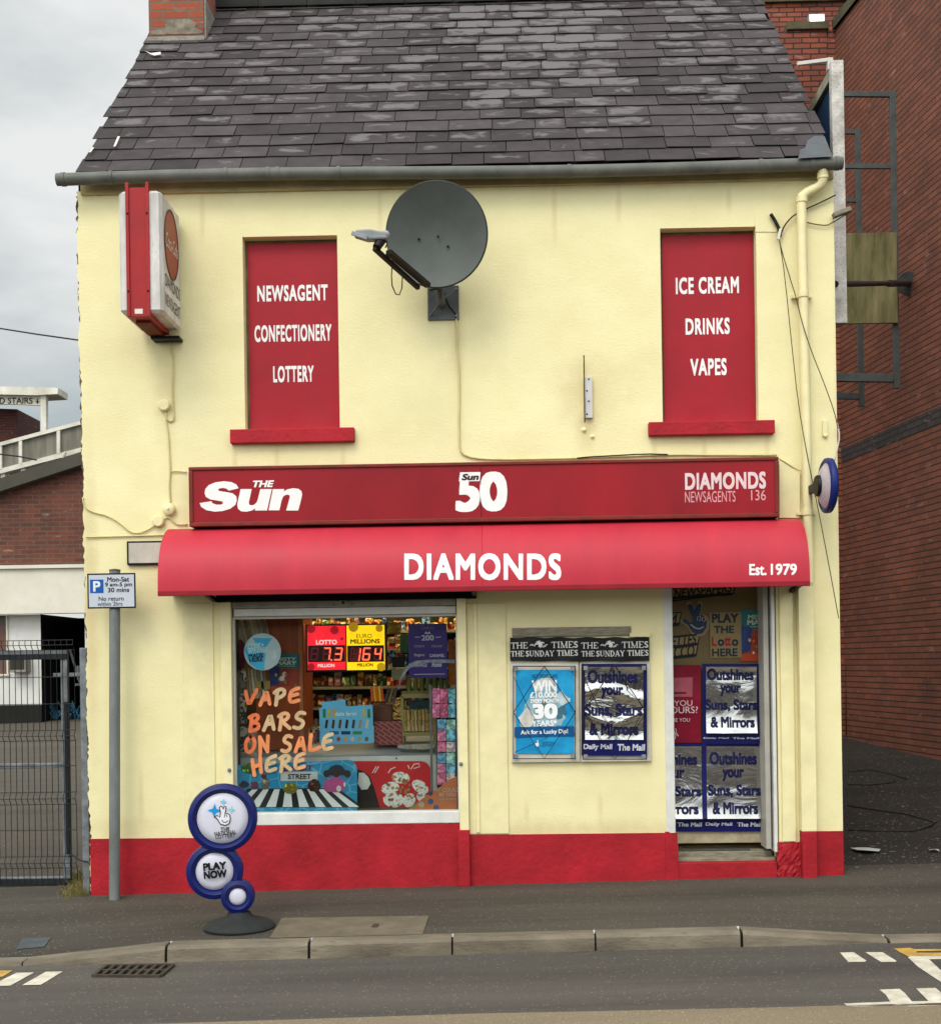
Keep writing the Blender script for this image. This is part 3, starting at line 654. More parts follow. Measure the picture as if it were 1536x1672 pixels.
# lead patch on the bottom right corner
lp = MB()
def on_roof(px, py, up=0.03):
    d = ray(px, py); e0 = Vector((0,-0.135,5.42)); sl = Vector((0,RIDGEY+.135,RIDGEZ-5.42)).normalized(); nr = Vector((0,-sl.z,sl.y))
    t = (e0 + nr*up - EYEP).dot(nr) / d.dot(nr); return tuple(EYEP + d*t)
lp.poly([on_roof(a, b) for a, b in ((1303,258),(1359,255),(1346,222),(1330,221),(1318,229),(1314,241),(1306,244))])
part('lead_patch', lp, mat('lead_sheet', '#54585a', 0.6, var=.2, scale=6), shop)
m_mort = mat('white_mortar', '#c9c6be', .9)
for pts in (((236,82),(246,86),(262,84),(263,88),(252,90),(246,88)), ((192,222),(196,222),(189,238),(185,239)), ((150,240),(154,240),(148,248),(145,248))):
    mo = MB(); mo.poly([on_roof(a, b, .034) for a, b in pts[::-1]]); part('mortar_fillet', mo, m_mort, shop)
rt = MB()
x = XL + 0.5
while x < XR:
    n = 8; x1 = min(x + 0.455, XR - .01); vs = []
    for xx in (x, x1):
        for k in range(n+1):
            a = math.pi * (-0.12 + 1.24*k/n); vs.append((xx, RIDGEY - 0.16*math.cos(a)*(1.0), RIDGEZ - 0.055 + 0.135*math.sin(a)))
    rt.add(vs, [(k, n+1+k, n+2+k, k+1) for k in range(n)]); x += 0.46
part('ridge_tile', rt, mat('dark_ridge_clay', '#2f302c', .8, var=.3, scale=6), shop, smooth=True)
# chimney
ch = MB(); cy0, cy1 = 1.78, 2.75
cxa, cxb = Wp(243, 40, cy0)[0], Wp(333, 40, cy0)[0]
ch.box(cxa, cxb, cy0, cy1, 6.9, 9.3)
chim = part('chimney', ch, m_brick_c, shop)
fl = MB(); zf_ = Wp(288, 70, cy0)[1]
fl.box(cxa-.02, cxb+.012, cy0-.03, cy0-.003, zf_-.06, zf_+.05); fl.box(cxb+.003, cxb+.02, cy0, cy1, 7.2, 7.75)
part('flashing', fl, m_cement, chim, bevel=.008)
fb = MB(); fb.ppoly([(244,50),(247,56),(330,54),(331,50),(318,44),(322,38),(308,30),(285,31),(268,34),(270,44)], cy0-.004, .006)
part('mortar_patch', fb, mat('old_mortar', '#8d8474', .95, var=.3, scale=12, spots=.5, c2='#5f584c'), chim)
# ------------------------------------------------ gutter
GY, GR = -0.135, 0.047
gL, gR = P(93, 293, GY), P(1375, 268, GY)
def gpt(px):
    f = (px-93)/(1375-93); a = Vector(gL); b = Vector(gR); p = a + (b-a)*f; return p + Vector((0,0,0.012*math.sin(f*7)))
gm = MB(); gm.tube([gpt(p) for p in range(93, 1376, 40)] + [gpt(1375)], GR, 14)
gut = part('gutter', gm, m_gutter, shop, smooth=50)
for p in (104, 183, 372, 441, 457, 556, 932, 1243, 1325, 1366):
    b = MB(); b.tube([gpt(p-3), gpt(p+3)], GR + .005, 14); part('gutter_bracket', b, m_gutter, gut, smooth=50)
sf = MB(); sf.box(XL+.01, XR-.005, -.028, -.002, 5.30, 5.40)
part('fascia_board', sf, mat('eaves_board', '#b7a878', .7, var=.2, scale=4), shop, bevel=.004)
# ------------------------------------------------ downpipe
dp = MB(); py_ = -0.075
pts = [P(1343,272,GY+.01), P(1343,292,-.1), P(1341,300,-.09), P(1335,305,py_), P(1317,314,py_), P(1309,320,py_), P(1308,330,py_), P(1316,700,py_), P(1319,862,py_), P(1321,952,py_)]
dp.tube(pts, .036, 12)
pipe = part('downpipe', dp, m_yelpaint, shop, smooth=50)
for a in ((1308.5,326),(1311,481),(1318,837),(1343,287)):
    b = MB(); p = Vector(P(*a, py_ if a[0] != 1343 else -.1)); b.tube([p-Vector((0,0,.02)), p+Vector((0,0,.02))], .043, 12)
    if a[1] > 400: b.box(p.x-.075, p.x+.075, py_+.03, -.002, p.z-.012, p.z+.012)
    part('pipe_bracket', b, m_yelpaint, pipe, smooth=50)
x0, z0, x1, z1 = R(1306, 957, 1331, 1358, -.09)
cs = MB(); cs.box(x0, x1, -.09, -.002, z0, z1); part('pipe_casing', cs, m_yelpaint, shop, bevel=.004)
cs = MB(); cs.box(x0+.002, x1-.002, -.094, -.002, -.06, z0); part('pipe_casing', cs, m_redplin, shop, bevel=.006, label='red foot of the square pipe casing')
# ------------------------------------------------ boarded upper windows
def upper(hh, words, sill):
    b = MB(); b.add([(hh[0],.1,hh[1]),(hh[2],.1,hh[1]),(hh[2],.1,hh[3]),(hh[0],.1,hh[3])], [(0,1,2,3)])
    # the board is a little warped and sits in front of the reveal
    n, mm_ = 10, 20; vs = []; rr = random.Random(int(hh[0]*100))
    gx0, gx1, gz0, gz1 = hh[0]+.022, hh[2]-.006, hh[1], hh[3]-.028
    for j in range(mm_+1):
        for i in range(n+1):
            u, v = i/n, j/mm_
            bl = .006*math.exp(-(v/.06)**2)*math.sin(u*9+1) + rr.uniform(-.0006,.0006)
            vs.append((gx0+(gx1-gx0)*u, .085 - bl - .0012*math.sin(u*3.1)*math.sin(v*3.1), gz0+(gz1-gz0)*v))
    bb = MB(); bb.add(vs, [(j*(n+1)+i, j*(n+1)+i+1, (j+1)*(n+1)+i+1, (j+1)*(n+1)+i) for j in range(mm_) for i in range(n)])
    part('window_backing', b, mat('old_window_wood', '#7d6b4c', .8, var=.3, scale=6), shop)
    wb = part('window_board', bb, m_redpaint, shop, smooth=True)
    for s, *r in words:
        lt = MB(); lt.ptext(s, *r, .0826, bold=.030, space=1.13); part('lettering', lt, m_vinyl, wb)
    sl = MB(); x0, z0, x1, z1 = R(*sill, -.06); sl.box(x0, x1, -.06, .1, z0, z1); part('window_sill', sl, m_redplin, shop, bevel=.006)
upper(H_UL, [('NEWSAGENT',420,465,535,491.5),('CONFECTIONERY',415.5,530,541,557.5),('LOTTERY',446,597,512,624)], (375,699,578,722))
upper(H_UR, [('ICE CREAM',1103,452,1206,479.5),('DRINKS',1119,519,1191,546),('VAPES',1127,585,1186,613)], (1059,687,1265,709))
# ------------------------------------------------ ground floor trim
pn = MB(); pn.pbox(764, 985, 828, 1362, -.012, .0115); part('wall_panel', pn, m_yelpaint, shop, bevel=.003)
pn = MB(); pn.pbox(299, 985, 350, 1370, -.010, .0095); part('wall_panel', pn, m_yelpaint, shop, bevel=.003)
for (a, b, c, d, e) in ((748,968,763,1357,-.06),(362,968,379,1368,-.05)):
    g = MB(); g.pbox(a, b, c, d, e, -e-.001); gr = part('shutter_guide', g, m_yelpaint, shop, bevel=.004)
    k = MB(); kx_, kz = Wp((a+c)/2 + (-3 if a > 500 else 4), 1248 if a > 500 else 1258, e); k.lathe([(.0001,-.008),(.012,-.008),(.016,.0)], (kx_, e, kz), (0,1,0), 14)
    k.tube([(kx_, e-.006, kz),(kx_, e-.02, kz)], .008, 8); part('lock', k, m_grey, gr, smooth=50)
g = MB(); x0, z0, x1, z1 = R(748, 1356, 767, 1449, -.066); g.box(x0, x1, -.066, -.001, z0, z1+.002); part('shutter_guide', g, m_redplin, shop, bevel=.006, label='red foot of the shutter guide')
g = MB(); g.pbox(775, 985, 781, 1360, -.024, .0115); part('conduit', g, m_yelpaint, shop, bevel=.003)
g = MB(); g.pbox(1275, 957, 1297, 1375, -.03, .029); part('door_pilaster', g, m_yelpaint, shop, bevel=.006)
# roller shutter box and its bottom rail, under the awning
sb = MB(); sb.pbox(352, 966, 776, 980, -.10, .25); part('shutter_box', sb, m_dark, shop)
sb = MB(); x0, z0, x1, z1 = R(379, 979, 744, 991, -.03); sb.box(x0, x1, -.03, .06, z0, z1)
for p in (388, 480, 630, 735): q0 = P(p, 990, -.034); sb.box(q0[0]-.03, q0[0]+.03, -.036, -.03, q0[2]-.002, q0[2]+.004)
sh = part('shutter_rail', sb, mat('dirty_aluminium', '#9c978a', .55, metal=.3, var=.25, scale=8, spots=.3), shop, bevel=.003)
for p in (545, 551, 560, 569, 575): a = P(p, 984 + (0 if p in (560,) else (3 if p in (545,575) else -3)), -.033); sl_ = MB(); sl_.lathe([(.0001,-.004),(.010 if p == 560 else .004,-.003),(.011 if p == 560 else .005,0)], a, (0,1,0), 10); part('shutter_lock', sl_, m_dark, sh)
sb = MB(); sb.pbox(381, 992, 744, 1004, .0, .05); part('shutter_slat', sb, m_white, shop, bevel=.003)
# shop window
wf = MB(); x0, z0, x1, z1 = R(379, 1004, 748, 1346, .05)
fx0, fz0, fx1, fz1 = H_WIN[0], Wp(560,1346)[1], H_WIN[2], Wp(560,1004)[1]
gz = Wp(560, 1325, .06)[1]
wf.box(fx0, fx1, -.02, .12, fz0, gz); wf.box(fx0, fx0+.012, .05, .12, gz, fz1); wf.box(fx1-.014, fx1, .05, .12, gz, fz1); wf.box(fx0, fx1, .05, .12, fz1-.02, fz1)
swin = part('shop_window', wf, m_white, shop, bevel=.006)
GLY = 0.085
gp = MB(); gp.box(fx0+.012, fx1-.014, GLY, GLY+.006, gz, fz1-.02); part('window_pane', gp, m_glass, swin)
# shop interior shell
ix0, ix1, iy0, iy1, iz0, iz1 = XL+.1, XR-.1, .27, 3.4, .0, 2.75
sh = MB(); sh.add([(ix0,iy0,iz0),(ix1,iy0,iz0),(ix1,iy1,iz0),(ix0,iy1,iz0),(ix0,iy0,iz1),(ix1,iy0,iz1),(ix1,iy1,iz1),(ix0,iy1,iz1)], [(0,1,2,3),(7,6,5,4),(3,2,6,7),(0,3,7,4),(1,5,6,2)])
part('shop_interior', sh, mat('dim_shop_wall', '#6d5f48', .85, var=.2, scale=2), shop)
# inner face of the front wall, so that daylight enters only by the openings
iw = wall_mesh(ix0, ix1, iz0, iz1, [[H_WIN[0], gz, H_WIN[2], fz1, 0], [H_DOOR[0]-.14, 0.0, H_DOOR[2]+.01, 2.45, 0]], 0)
iw.v = [(a, iy0, c) for a, b, c in iw.v]; iw.f = [tuple(reversed(f)) for f in iw.f if True]
part('inner_wall', iw, mat('inner_wall_paint', '#6b5c45', .85), shop)
# ------------------------------------------------ door
DY = 0.25
door = MB(); dx0 = Wp(1040, 1200, DY)[0]
xr_, zt = Wp(1247, 1200, DY)[0], Wp(1170, 935, DY)[1]
zb_ = Wp(1170, 1377, DY)[1]; zr1 = Wp(1170, 1352, DY)[1]
door.box(dx0, xr_, DY, DY+.045, zb_, zr1); door.box(Wp(1240,1200,DY)[0], xr_, DY, DY+.045, zr1, zt); door.box(dx0, xr_, DY, DY+.045, zt-.05, zt); door.box(dx0, dx0+.1, DY, DY+.045, zr1, zt)
do = part('door', door, mat('cream_door_paint', '#b5ab90', .6, var=.15, scale=8, c2='#8a7d62', spots=.3), shop, bevel=.004)
dg = MB(); dg.box(dx0+.1, Wp(1240,1200,DY)[0], DY+.02, DY+.03, zr1, zt-.05); part('door_panel', dg, mat('shaded_tan_panel', '#6f5f3e', .6, var=.1, scale=3), do)  # panel colour lowered to carry the shade under the awning
hd = MB(); a = Vector(P(1237,1155,DY-.04)); hd.tube([a+Vector((-.005,0,0)), a+Vector((.06,0,0)), a+Vector((.06,.05,0))], .009, 8); hd.pbox(1248, 1134, 1252, 1186, DY-.012, .012)
part('door_handle', hd, m_black, do, smooth=50)
fr = MB(); zt2 = Wp(1100, 940)[1]
fr.pbox(1085, 940, 1100, 1372, -.006, .24)
jl = part('door_frame', fr, m_white, shop, bevel=.006)
fr = MB(); x0 = Wp(1268, 1200)[0]
fr.box(x0-.03, x0-.003, -.004, .25, Wp(1268,1392)[1], zt2); part('door_frame', fr, m_white, shop, bevel=.006)
# opened outer leaf folded back against the right reveal
ol = MB(); xo = x0 - .085; ol.box(xo, xo+.04, .03, .235, Wp(1250,1388)[1], zt2)
part('outer_door', ol, mat('grey_white_door', '#a9a69b', .5, var=.12, scale=5), shop, bevel=.005)
st = MB(); xs0, xs1 = Wp(1099,1410)[0], Wp(1269,1410)[0]
zs = Wp(1180, 1408)[1]; st.box(xs0+.002, xs1-.002, -.012, .06, -.1, zs); part('door_step', st, m_redplin, shop, bevel=.006)
st = MB(); st.box(xs0+.002, xs1-.002, .0605, .17, -.1, zs+.022); st.box(xs0+.002, xs1-.002, .1705, .5, -.1, zs+.055); ts = part('threshold', st, m_wood, shop, bevel=.006)
st = MB(); st.box(xs0+.02, xs0+.62, .18, .235, zs+.056, zs+.066); part('door_mat', st, mat('slate_grey_mat', '#4d504c', .8, var=.2, scale=10), ts)
# chamfered red boss at the left of the door
pl = MB(); a0, a1 = Wp(1086,1400)[0], Wp(1107,1400)[0]; zt_, zm_ = Wp(1088,1358)[1], Wp(1106,1378)[1]
pl.add([(a0,-.02,-.1),(a1,-.02,-.1),(a1,-.02,zm_),(a0+.03,-.02,zt_),(a0,-.02,zt_),(a0,.02,-.1),(a1,.05,-.1),(a1,.05,zm_),(a0+.03,.05,zt_),(a0,.02,zt_)], [(0,1,2,3,4),(1,6,7,2),(2,7,8,3),(3,8,9,4),(5,0,4,9)])
part('painted_base', pl, m_redplin, shop, bevel=.004)
# ================================================================== SIGNS AND FITTINGS ON THE FACADE
def letters(root, items, y, m=None, name='lettering'):
    """each word or line its own part: (text, x0,y0,x1,y1, {options})"""
    for it in items:
        o = it[5] if len(it) > 5 else {}
        o = dict(o); mm = o.pop('m', m or m_vinyl); b = MB(); b.ptext(it[0], *it[1:5], y, **o); part(name, b, mm, root)
def root_at(name, label, cat, px, py, y, group=None): return thing(name, label, cat, P(px, py, y), group)
def shape(name, root, pts, y, m, t=None, bevel=0): b = MB(); b.ppoly(pts, y, t); return part(name, b, m, root, bevel=bevel)

# ---- long red fascia sign
fs = root_at('fascia_sign', 'long red fascia sign box with white newspaper lettering above the awning', 'sign', 787, 855, 0)
FY = -0.17
x0, z0, x1, z1 = R(306, 754, 1270, 852, FY)
b = MB(); b.box(x0+.03, x1-.03, FY+.012, -.001, z0+.03, z1-.025); part('sign_panel', b, m_redsign, fs)
b = MB(); b.box(x0, x1, FY, -.001, z1-.026, z1); b.box(x0, x1, FY, -.001, z0, z0+.031)
b.box(x0, x0+.031, FY, -.001, z0+.0312, z1-.0262); b.box(x1-.031, x1, FY, -.001, z0+.0312, z1-.0262)
part('sign_frame', b, m_signframe, fs, bevel=.006)
b = MB(); xm = Wp(785, 800, FY)[0]; b.box(xm-.0015, xm+.0015, FY+.0105, FY+.013, z0+.031, z1-.026); part('panel_joint', b, m_dark, fs)
LY = FY + .0108
letters(fs, [('THE',413,784.5,447.5,795.5,dict(bold=.035,shear=.25)), 
    ('5',743,771,784,836,dict(bold=.04,shear=.1)), ('0',783,770,828,835,dict(bold=.045)), ('DIAMONDS',1118,771,1250,799,dict(bold=.034,space=1.08,m=flat('#e0c6c8'))), ('NEWSAGENTS',1118,802,1200.5,820,dict(m=flat('#d79a9f'))), ('136',1226,800,1250,817,dict(m=flat('#d79a9f')))], LY)
SUN_ = ([(567,325),(475,348),(455,330),(420,322),(385,328),(374,342),(390,352),(450,360),(510,372),(545,400),(550,440),(535,480),(490,515),(420,537),(345,543),(270,530),(220,500),(203,463),(312,446),(325,465),(360,478),(405,477),(424,462),(412,447),(370,440),(300,428),(262,405),(250,370),(258,330),(290,295),(350,270),(430,260),(500,268),(545,290)],
 [(585,333),(688,333),(662,455),(665,478),(685,485),(712,478),(735,455),(745,425),(768,333),(875,333),(830,532),(718,532),(724,510),(690,532),(640,543),(590,540),(560,515),(553,480),(565,420)],
 [(885,333),(990,333),(985,355),(1020,335),(1070,325),(1120,330),(1150,352),(1156,385),(1145,440),(1120,532),(1008,532),(1040,415),(1042,395),(1028,385),(1000,388),(978,405),(965,440),(945,530),(845,530)])
for g_ in SUN_: b = MB(); b.ppoly([(290+x/5.689, 740+y/5.689) for x, y in g_], LY); part('lettering', b, m_vinyl, fs)
b = MB(); b.ppoly([(751,771),(784.5,771),(783,785.5),(749,786)], LY-.001); part('name_flag', b, m_vinyl, fs)
letters(fs, [('Sun',753.5,773.5,781.5,784,dict(bold=.04,shear=.22,m=flat('#3a1013')))], LY-.002)
# cover board and top cable trim right of the sign
b = MB(); b.ppoly([(1272,748),(1306,771),(1306,846),(1272,846)], -.03, .029); solo('cover_board', 'pale yellow angled cover board between fascia sign and downpipe', 'board', b, m_yelpaint, bevel=.004)

# ---- red curved awning
aw = root_at('awning', 'red curved shop awning with white shop name lettering', 'awning', 790, 960, 0)
AP = 0.40
ax0, ax1 = Wp(257, 935, -AP)[0], Wp(1322, 935, -AP)[0]
ztop, zbot = Wp(788, 856)[1], Wp(790, 957.5, -AP)[1]
def aprof(z):
    t = max(0, min(1, (z - zbot) / (ztop - zbot))); return -AP * (1 - t**2.3) ** (1/2.1) if t < 1 else 0.0
NA = 26; zs_ = [zbot + (ztop - zbot) * (1 - ((NA - i)/NA)**1.7) for i in range(NA+1)]
xm_ = Wp(787, 910, -AP)[0]
def aw_sheet(xa, xb):
    b = MB(); nx = 24
    xs = [xa + (xb-xa)*i/nx for i in range(nx+1)]
    for i, x in enumerate(xs):
        for z in zs_: b.v.append((x, aprof(z) + .002*math.sin(x*2.3+z*5), z))
    m_ = len(zs_)
    for i in range(nx):
        for j in range(m_-1): b.f.append((i*m_+j, (i+1)*m_+j, (i+1)*m_+j+1, i*m_+j+1))
    return b
b = aw_sheet(ax0, xm_-.001); c = aw_sheet(xm_+.001, ax1); b.add(c.v, c.f); part('canopy', b, m_awning, aw, smooth=True)
for x, s in ((ax0, 1), (ax1, -1)):
    b = MB(); v = [(x, aprof(z), z) for z in zs_] + [(x, 0, zbot)]
    b.add(v, [tuple(range(len(v))) if s < 0 else tuple(range(len(v)-1, -1, -1))]); part('end_panel', b, m_awning, aw)
b = MB(); b.box(ax0, ax1, -AP-.006, -AP+.012, zbot-.035, zbot+.004); part('front_rail', b, mat('dark_red_rail', '#8d1a27', .5, var=.15, scale=3), aw, bevel=.004)
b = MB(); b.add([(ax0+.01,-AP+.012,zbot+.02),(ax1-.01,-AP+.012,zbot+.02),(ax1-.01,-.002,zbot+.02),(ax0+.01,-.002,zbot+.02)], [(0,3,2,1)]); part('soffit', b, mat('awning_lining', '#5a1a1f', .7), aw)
for px in (352, 775, 1290):
    b = MB(); x = Wp(px, 975)[0]; b.bar((x,-.002,zbot-.05),(x,-AP+.03,zbot-.012),.03,.03); part('awning_arm', b, m_black, aw)
def awn(px0, py0, px1, py1, off=.0016):
    def y_at(py):
        z = 0; y = -AP
        for _ in range(12): z = Wp(787, py, y)[1]; y = aprof(z)
        return y, z
    def fn(a, b_):
        px = px0 + (px1-px0)*a; py = py1 + (py0-py1)*b_
        yy = -AP
        for _ in range(8):
            x, z = Wp(px, py, yy); yy = aprof(z)
        return (x, yy + .002*math.sin(x*2.3+z*5) - off, z)
    return fn
def awtext(s, r, **k):
    # laid on straight first, split across the curve, then bent to it
    vs, fs_, ks = text2d(s, **k); b = MB(); b.add([(u, q*.0001, v) for (u, v), q in zip(vs, ks)], fs_); b.cut(2, [i/12 for i in range(1, 12)])
    f = awn(*r); b.v = [(lambda p: (p[0], p[1]-q*.4, p[2]))(f(u, v)) for u, q, v in b.v]; part('lettering', b, m_vinyl, aw)
sl0 = (950-966)/(1322-257)
awtext('DIAMONDS', (660, 903.5, 916, 947.5), bold=.032, space=1.12)
awtext('Est.', (1223, 921, 1251, 939.5), bold=.025); awtext('1979', (1258, 920.5, 1300.5, 939), bold=.025)

# ---- projecting box sign
bs = thing('projecting_sign', 'weathered red and white projecting box sign under the gutter at the left', 'sign', P(262, 530, 0))
BF = -0.56
xa, xb = Wp(193, 400, BF)[0], Wp(264, 400, BF)[0]; ra, rb = Wp(207, 400, BF)[0]-.002, Wp(243, 400, BF)[0]+.004
zt_, zb_ = Wp(262, 309, BF)[1], Wp(265, 509, BF)[1]; rt_, rb_ = Wp(222, 299, BF)[1], Wp(222, 517, BF)[1]
def tray(x_in, x_out, name, m):
    b = MB(); s = .035; i = 1 if x_out > x_in else -1
    prof = [(x_in, BF+.005), (x_out - i*.02, BF+.005), (x_out, BF+.035), (x_out, -.06), (x_in, -.06)]
    n = len(prof); v = []
    for z, k in ((zb_, .02), (zb_+.02, 0), (zt_-.02, 0), (zt_, .02)):
        for x, y in prof: v.append((x - i*k*(1 if x != x_in else 0), y + (k if y < -.1 else 0), z))
    f = []
    for l in range(3):
        for k in range(n):
            q = (l*n+k, l*n+(k+1)%n, (l+1)*n+(k+1)%n, (l+1)*n+k); f.append(q if i > 0 else q[::-1])
    f.append(tuple(range(n))[::-1] if i > 0 else tuple(range(n))); f.append(tuple(range(3*n, 4*n)) if i > 0 else tuple(range(3*n, 4*n))[::-1])
    b.add(v, f); return part(name, b, m, bs)
m_tray = mat('grimy_white_tray', '#d6d3d2', .45, var=.12, scale=7, stretch=(1,1,.4), c2='#a9a69c', spots=.25)
tray(ra+.002, xa, 'light_tray', m_tray); tr = tray(rb-.002, xb, 'light_tray', m_tray)
m_spine = mat('red_sign_spine', '#a02326', .5, var=.1, scale=4, c2='#8c1f22')
b = MB(); b.box(ra, rb, BF, -.05, rb_, rt_-.03); sp = part('spine', b, m_spine, bs, bevel=.003)
b = MB(); b.box(ra-.002, ra+.022, BF-.012, BF-.0005, rb_-.0, rt_+.005); b.box(rb-.022, rb+.002, BF-.012, BF-.0005, rb_-.0, rt_+.005); part('edge_strip', b, m_spine, bs, bevel=.003)
b = MB(); 
for x in (ra+.012, rb-.012):
    for z in (rt_-.22, rb_+.18): b.lathe([(.0001,-.005),(.007,-.004),(.008,0)], (x, BF-.012, z), (0,1,0), 8)
part('screw', b, m_dark, bs)
b = MB(); b.prect(220, 504, 233, 512, BF-.002); part('sticker', b, flat('#d8cfc4'), bs)
fcy = (BF+.03 - .06)/2
def side_fn(y0, z0, y1, z1, o=.002): return lambda a, b_: (xb + o, y0 + (y1-y0)*a, z0 + (z1-z0)*b_)
b = MB(); zc = zt_ - .315; dr = .185
b.poly([(xb+.003, -.30 + dr*math.cos(2*math.pi*k/40), zc + .245*math.sin(2*math.pi*k/40)) for k in range(40)]); part('red_disc', b, mat('faded_red_disc', '#962a20', .4, var=.2, scale=6), bs)
b = MB(); b.lathe([(.992,-.001),(1.0,.004),(1.05,.004),(1.05,0)], (0,0,0), (1,0,0), 40); b.v = [(xb+.002+x, -.30 + y*dr, zc + z*.245) for x, y, z in b.v]; part('disc_rim', b, mat('dark_disc_rim', '#4a2017', .5), bs)
b = MB(); b.text('Coca-Cola', side_fn(-.30-.165, zc-.055, -.30+.165, zc+.055, .006), shear=.35, bold=.0); part('lettering', b, flat('#d9cabd'), bs)
for s, za, zb2 in (('DIAMONDS', zb_+.215, zb_+.305), ('NEWSAGENT', zb_+.075, zb_+.165)):
    b = MB(); b.text(s, side_fn(BF+.075, za, -.075, zb2, .003)); part('lettering', b, mat('faded_black_letter_' + s.lower(), '#45443c', .6, var=.3, scale=30), bs)
b = MB(); xw = Wp(272, 546, -.05)[0]; b.box(Wp(250,546,-.05)[0], Wp(296,546,-.05)[0], -.12, -.001, rb_-.045, rb_-.022); part('wall_bracket', b, m_black, bs, bevel=.003)
b = MB(); b.box(ra+.03, rb-.03, BF+.1, -.06, rb_-.02, rb_-.0005); part('base_tray', b, mat('rusty_red_tray', '#6e2c1c', .7, var=.25, scale=8), bs)

# ---- satellite dish
sd = thing('satellite_dish', 'grey satellite dish on a square wall plate between the upper windows', 'satellite dish', P(724, 520, 0))
DYc = -0.42
c = Vector(P(713, 383, DYc)); ax = (EYEP - c).normalized(); ax = (ax + Vector((-.13, 0, .10))).normalized()
DR = 81.0 * K(DYc) * 1.015
m_dish = mat('dish_grey', '#585d59', .45, var=.07, scale=4, c2='#4e5350', spots=.06)
m_dishrim = mat('dish_rim', '#2f312f', .5)
b = MB(); prof = [(DR*t, .085*t*t - .06) for t in (0,.12,.25,.4,.55,.7,.82,.92,1.0)]
b.lathe(prof[::-1], c, ax, 64); part('reflector', b, m_dish, sd, smooth=True)
b = MB(); b.lathe([(DR, .0255), (DR+.008, .022), (DR+.010, .008), (DR+.002, -.006), (DR*.9, -.018), (DR*.5, -.055), (.0001, -.085)], c, ax, 64); part('rim', b, m_dishrim, sd, smooth=50)
m_arm = mat('rusty_dark_arm', '#2b211c', .7, var=.3, scale=20)
A0 = Vector(P(699, 466, DYc-.02)); A1 = Vector(P(634, 411, -.88))
b = MB(); b.bar(A0, A1, .045, .035); part('feed_arm', b, m_arm, sd, bevel=.004)
b = MB(); b.bar(P(683,470,DYc-.05), P(611,405,-.93), .032, .03); part('feed_arm', b, m_arm, sd, bevel=.004)
b = MB(); b.tube([P(615,404,-.93), P(622,392,-.9), P(627,388,-.9)], [.03,.036,.03], 10); part('clamp', b, m_black, sd, smooth=50)
m_lnb = mat('grey_cast_metal', '#85888b', .5, metal=.2, var=.2, scale=15)
b = MB(); b.ppoly([(580,374),(604,373),(630,378),(633,389),(600,391),(577,384)], -.95, .07); part('converter', b, m_lnb, sd, bevel=.012)
b = MB(); b.bar(P(574,380,-.955), P(600,388,-.955), .012, .03); part('connector', b, m_lnb, sd, bevel=.003)
b = MB(); f0 = Vector(P(629,382.5,-.9)); b.lathe([(.0001,.035),(.016,.030),(.026,.015),(.028,0),(.026,-.02),(.0001,-.02)], f0, (c-f0).normalized(), 16); part('feed_horn', b, mat('feed_cap', '#a5a8a8', .4), sd, smooth=True)
b = MB(); pts = [(640,436),(639,450),(640,466),(646,480),(652,481),(656,470),(657,452),(655,440)]; b.tube([P(*p, -.7) for p in pts], .0045, 6); b.tube([P(628,386,-.9),P(632,398,-.89),P(629,404,-.9)], .005, 6); part('cable_loop', b, m_blackcable, sd, smooth=True)
m_plate = mat('dull_zinc_plate', '#5f6363', .5, metal=.25, var=.25, scale=14, spots=.3)
b = MB(); b.pbox(698, 466, 749, 522, -.018, .017); pp = part('wall_plate', b, m_plate, sd, bevel=.003)
b = MB()
for p in ((703,515),(744,515),(744,472),(703,472)): b.lathe([(.0001,-.012),(.01,-.01),(.012,0)], P(*p, -.018), (0,1,0), 8)
part('bolt', b, m_grey, pp)
b = MB(); b.tube([P(721,497,-.03), P(719,484,-.2), P(718,472,DYc+.2), P(716,456,DYc+.24)], .03, 12); part('mast', b, m_plate, sd, smooth=50)
b = MB(); 
for p in ((703,515),(744,472)): b.bar(P(*p,-.03), P(720,490,-.14), .012)
part('stay', b, m_plate, sd)
b = MB(); b.lathe([(.0001,-.1),(.05,-.1),(.05,.0),(.0001,.0)], Vector(P(716,446,DYc+.30)), (0,1,0), 16); part('back_bracket', b, m_arm, sd, smooth=50)
b = MB(); b.tube([P(p_[0], p_[1], y) for p_, y in (((702,472),-.40),((716,472),-.3),((724,474),-.2),((726,484),-.1),((733,500),-.045),((743,512),-.03),((744.5,520),-.012))], .0065, 6); part('cable', b, m_blackcable, sd, smooth=True)
b = MB()
for p in ((684,390),(715,386),(731,402),(706,449)):
    d = ray(*p); n_ = ax; o = c + n_*-.045
    t = (o - EYEP).dot(n_) / d.dot(n_); b.lathe([(.0001,.012),(.008,.01),(.009,0)], EYEP + d*t, n_, 10)
part('bolt', b, m_black, sd)

# ---- round blue and white side sign
rs = thing('round_sign', 'blue rimmed white round sign seen edge on at the right corner', 'sign', P(1338, 800, 0))
cc = Vector(P(1351, 793, -.33)); rr_ = 45*K(-.33)
tiltx = Vector((1, .02, 0)).normalized()
b = MB(); n = 40
b.lathe([(rr_*.80,-.018),(rr_*.9,-.030),(rr_*.985,-.02),(rr_*1.0,0),(rr_*.985,.02),(rr_*.9,.030),(rr_*.80,.018)], cc, tiltx, n); part('rim', b, mat('royal_blue_plastic', '#142566', .4, var=.08, scale=6), rs, smooth=True)
b = MB(); b.lathe([(.0001,-.072),(rr_*.3,-.068),(rr_*.6,-.05),(rr_*.82,-.018)], cc, tiltx, n); b.lathe([(rr_*.82,.018),(rr_*.6,.032),(rr_*.3,.04),(.0001,.042)], cc, tiltx, n); part('face', b, mat('grubby_white_dome', '#b9b0b4', .4, var=.15, scale=10, spots=.3), rs, smooth=True)
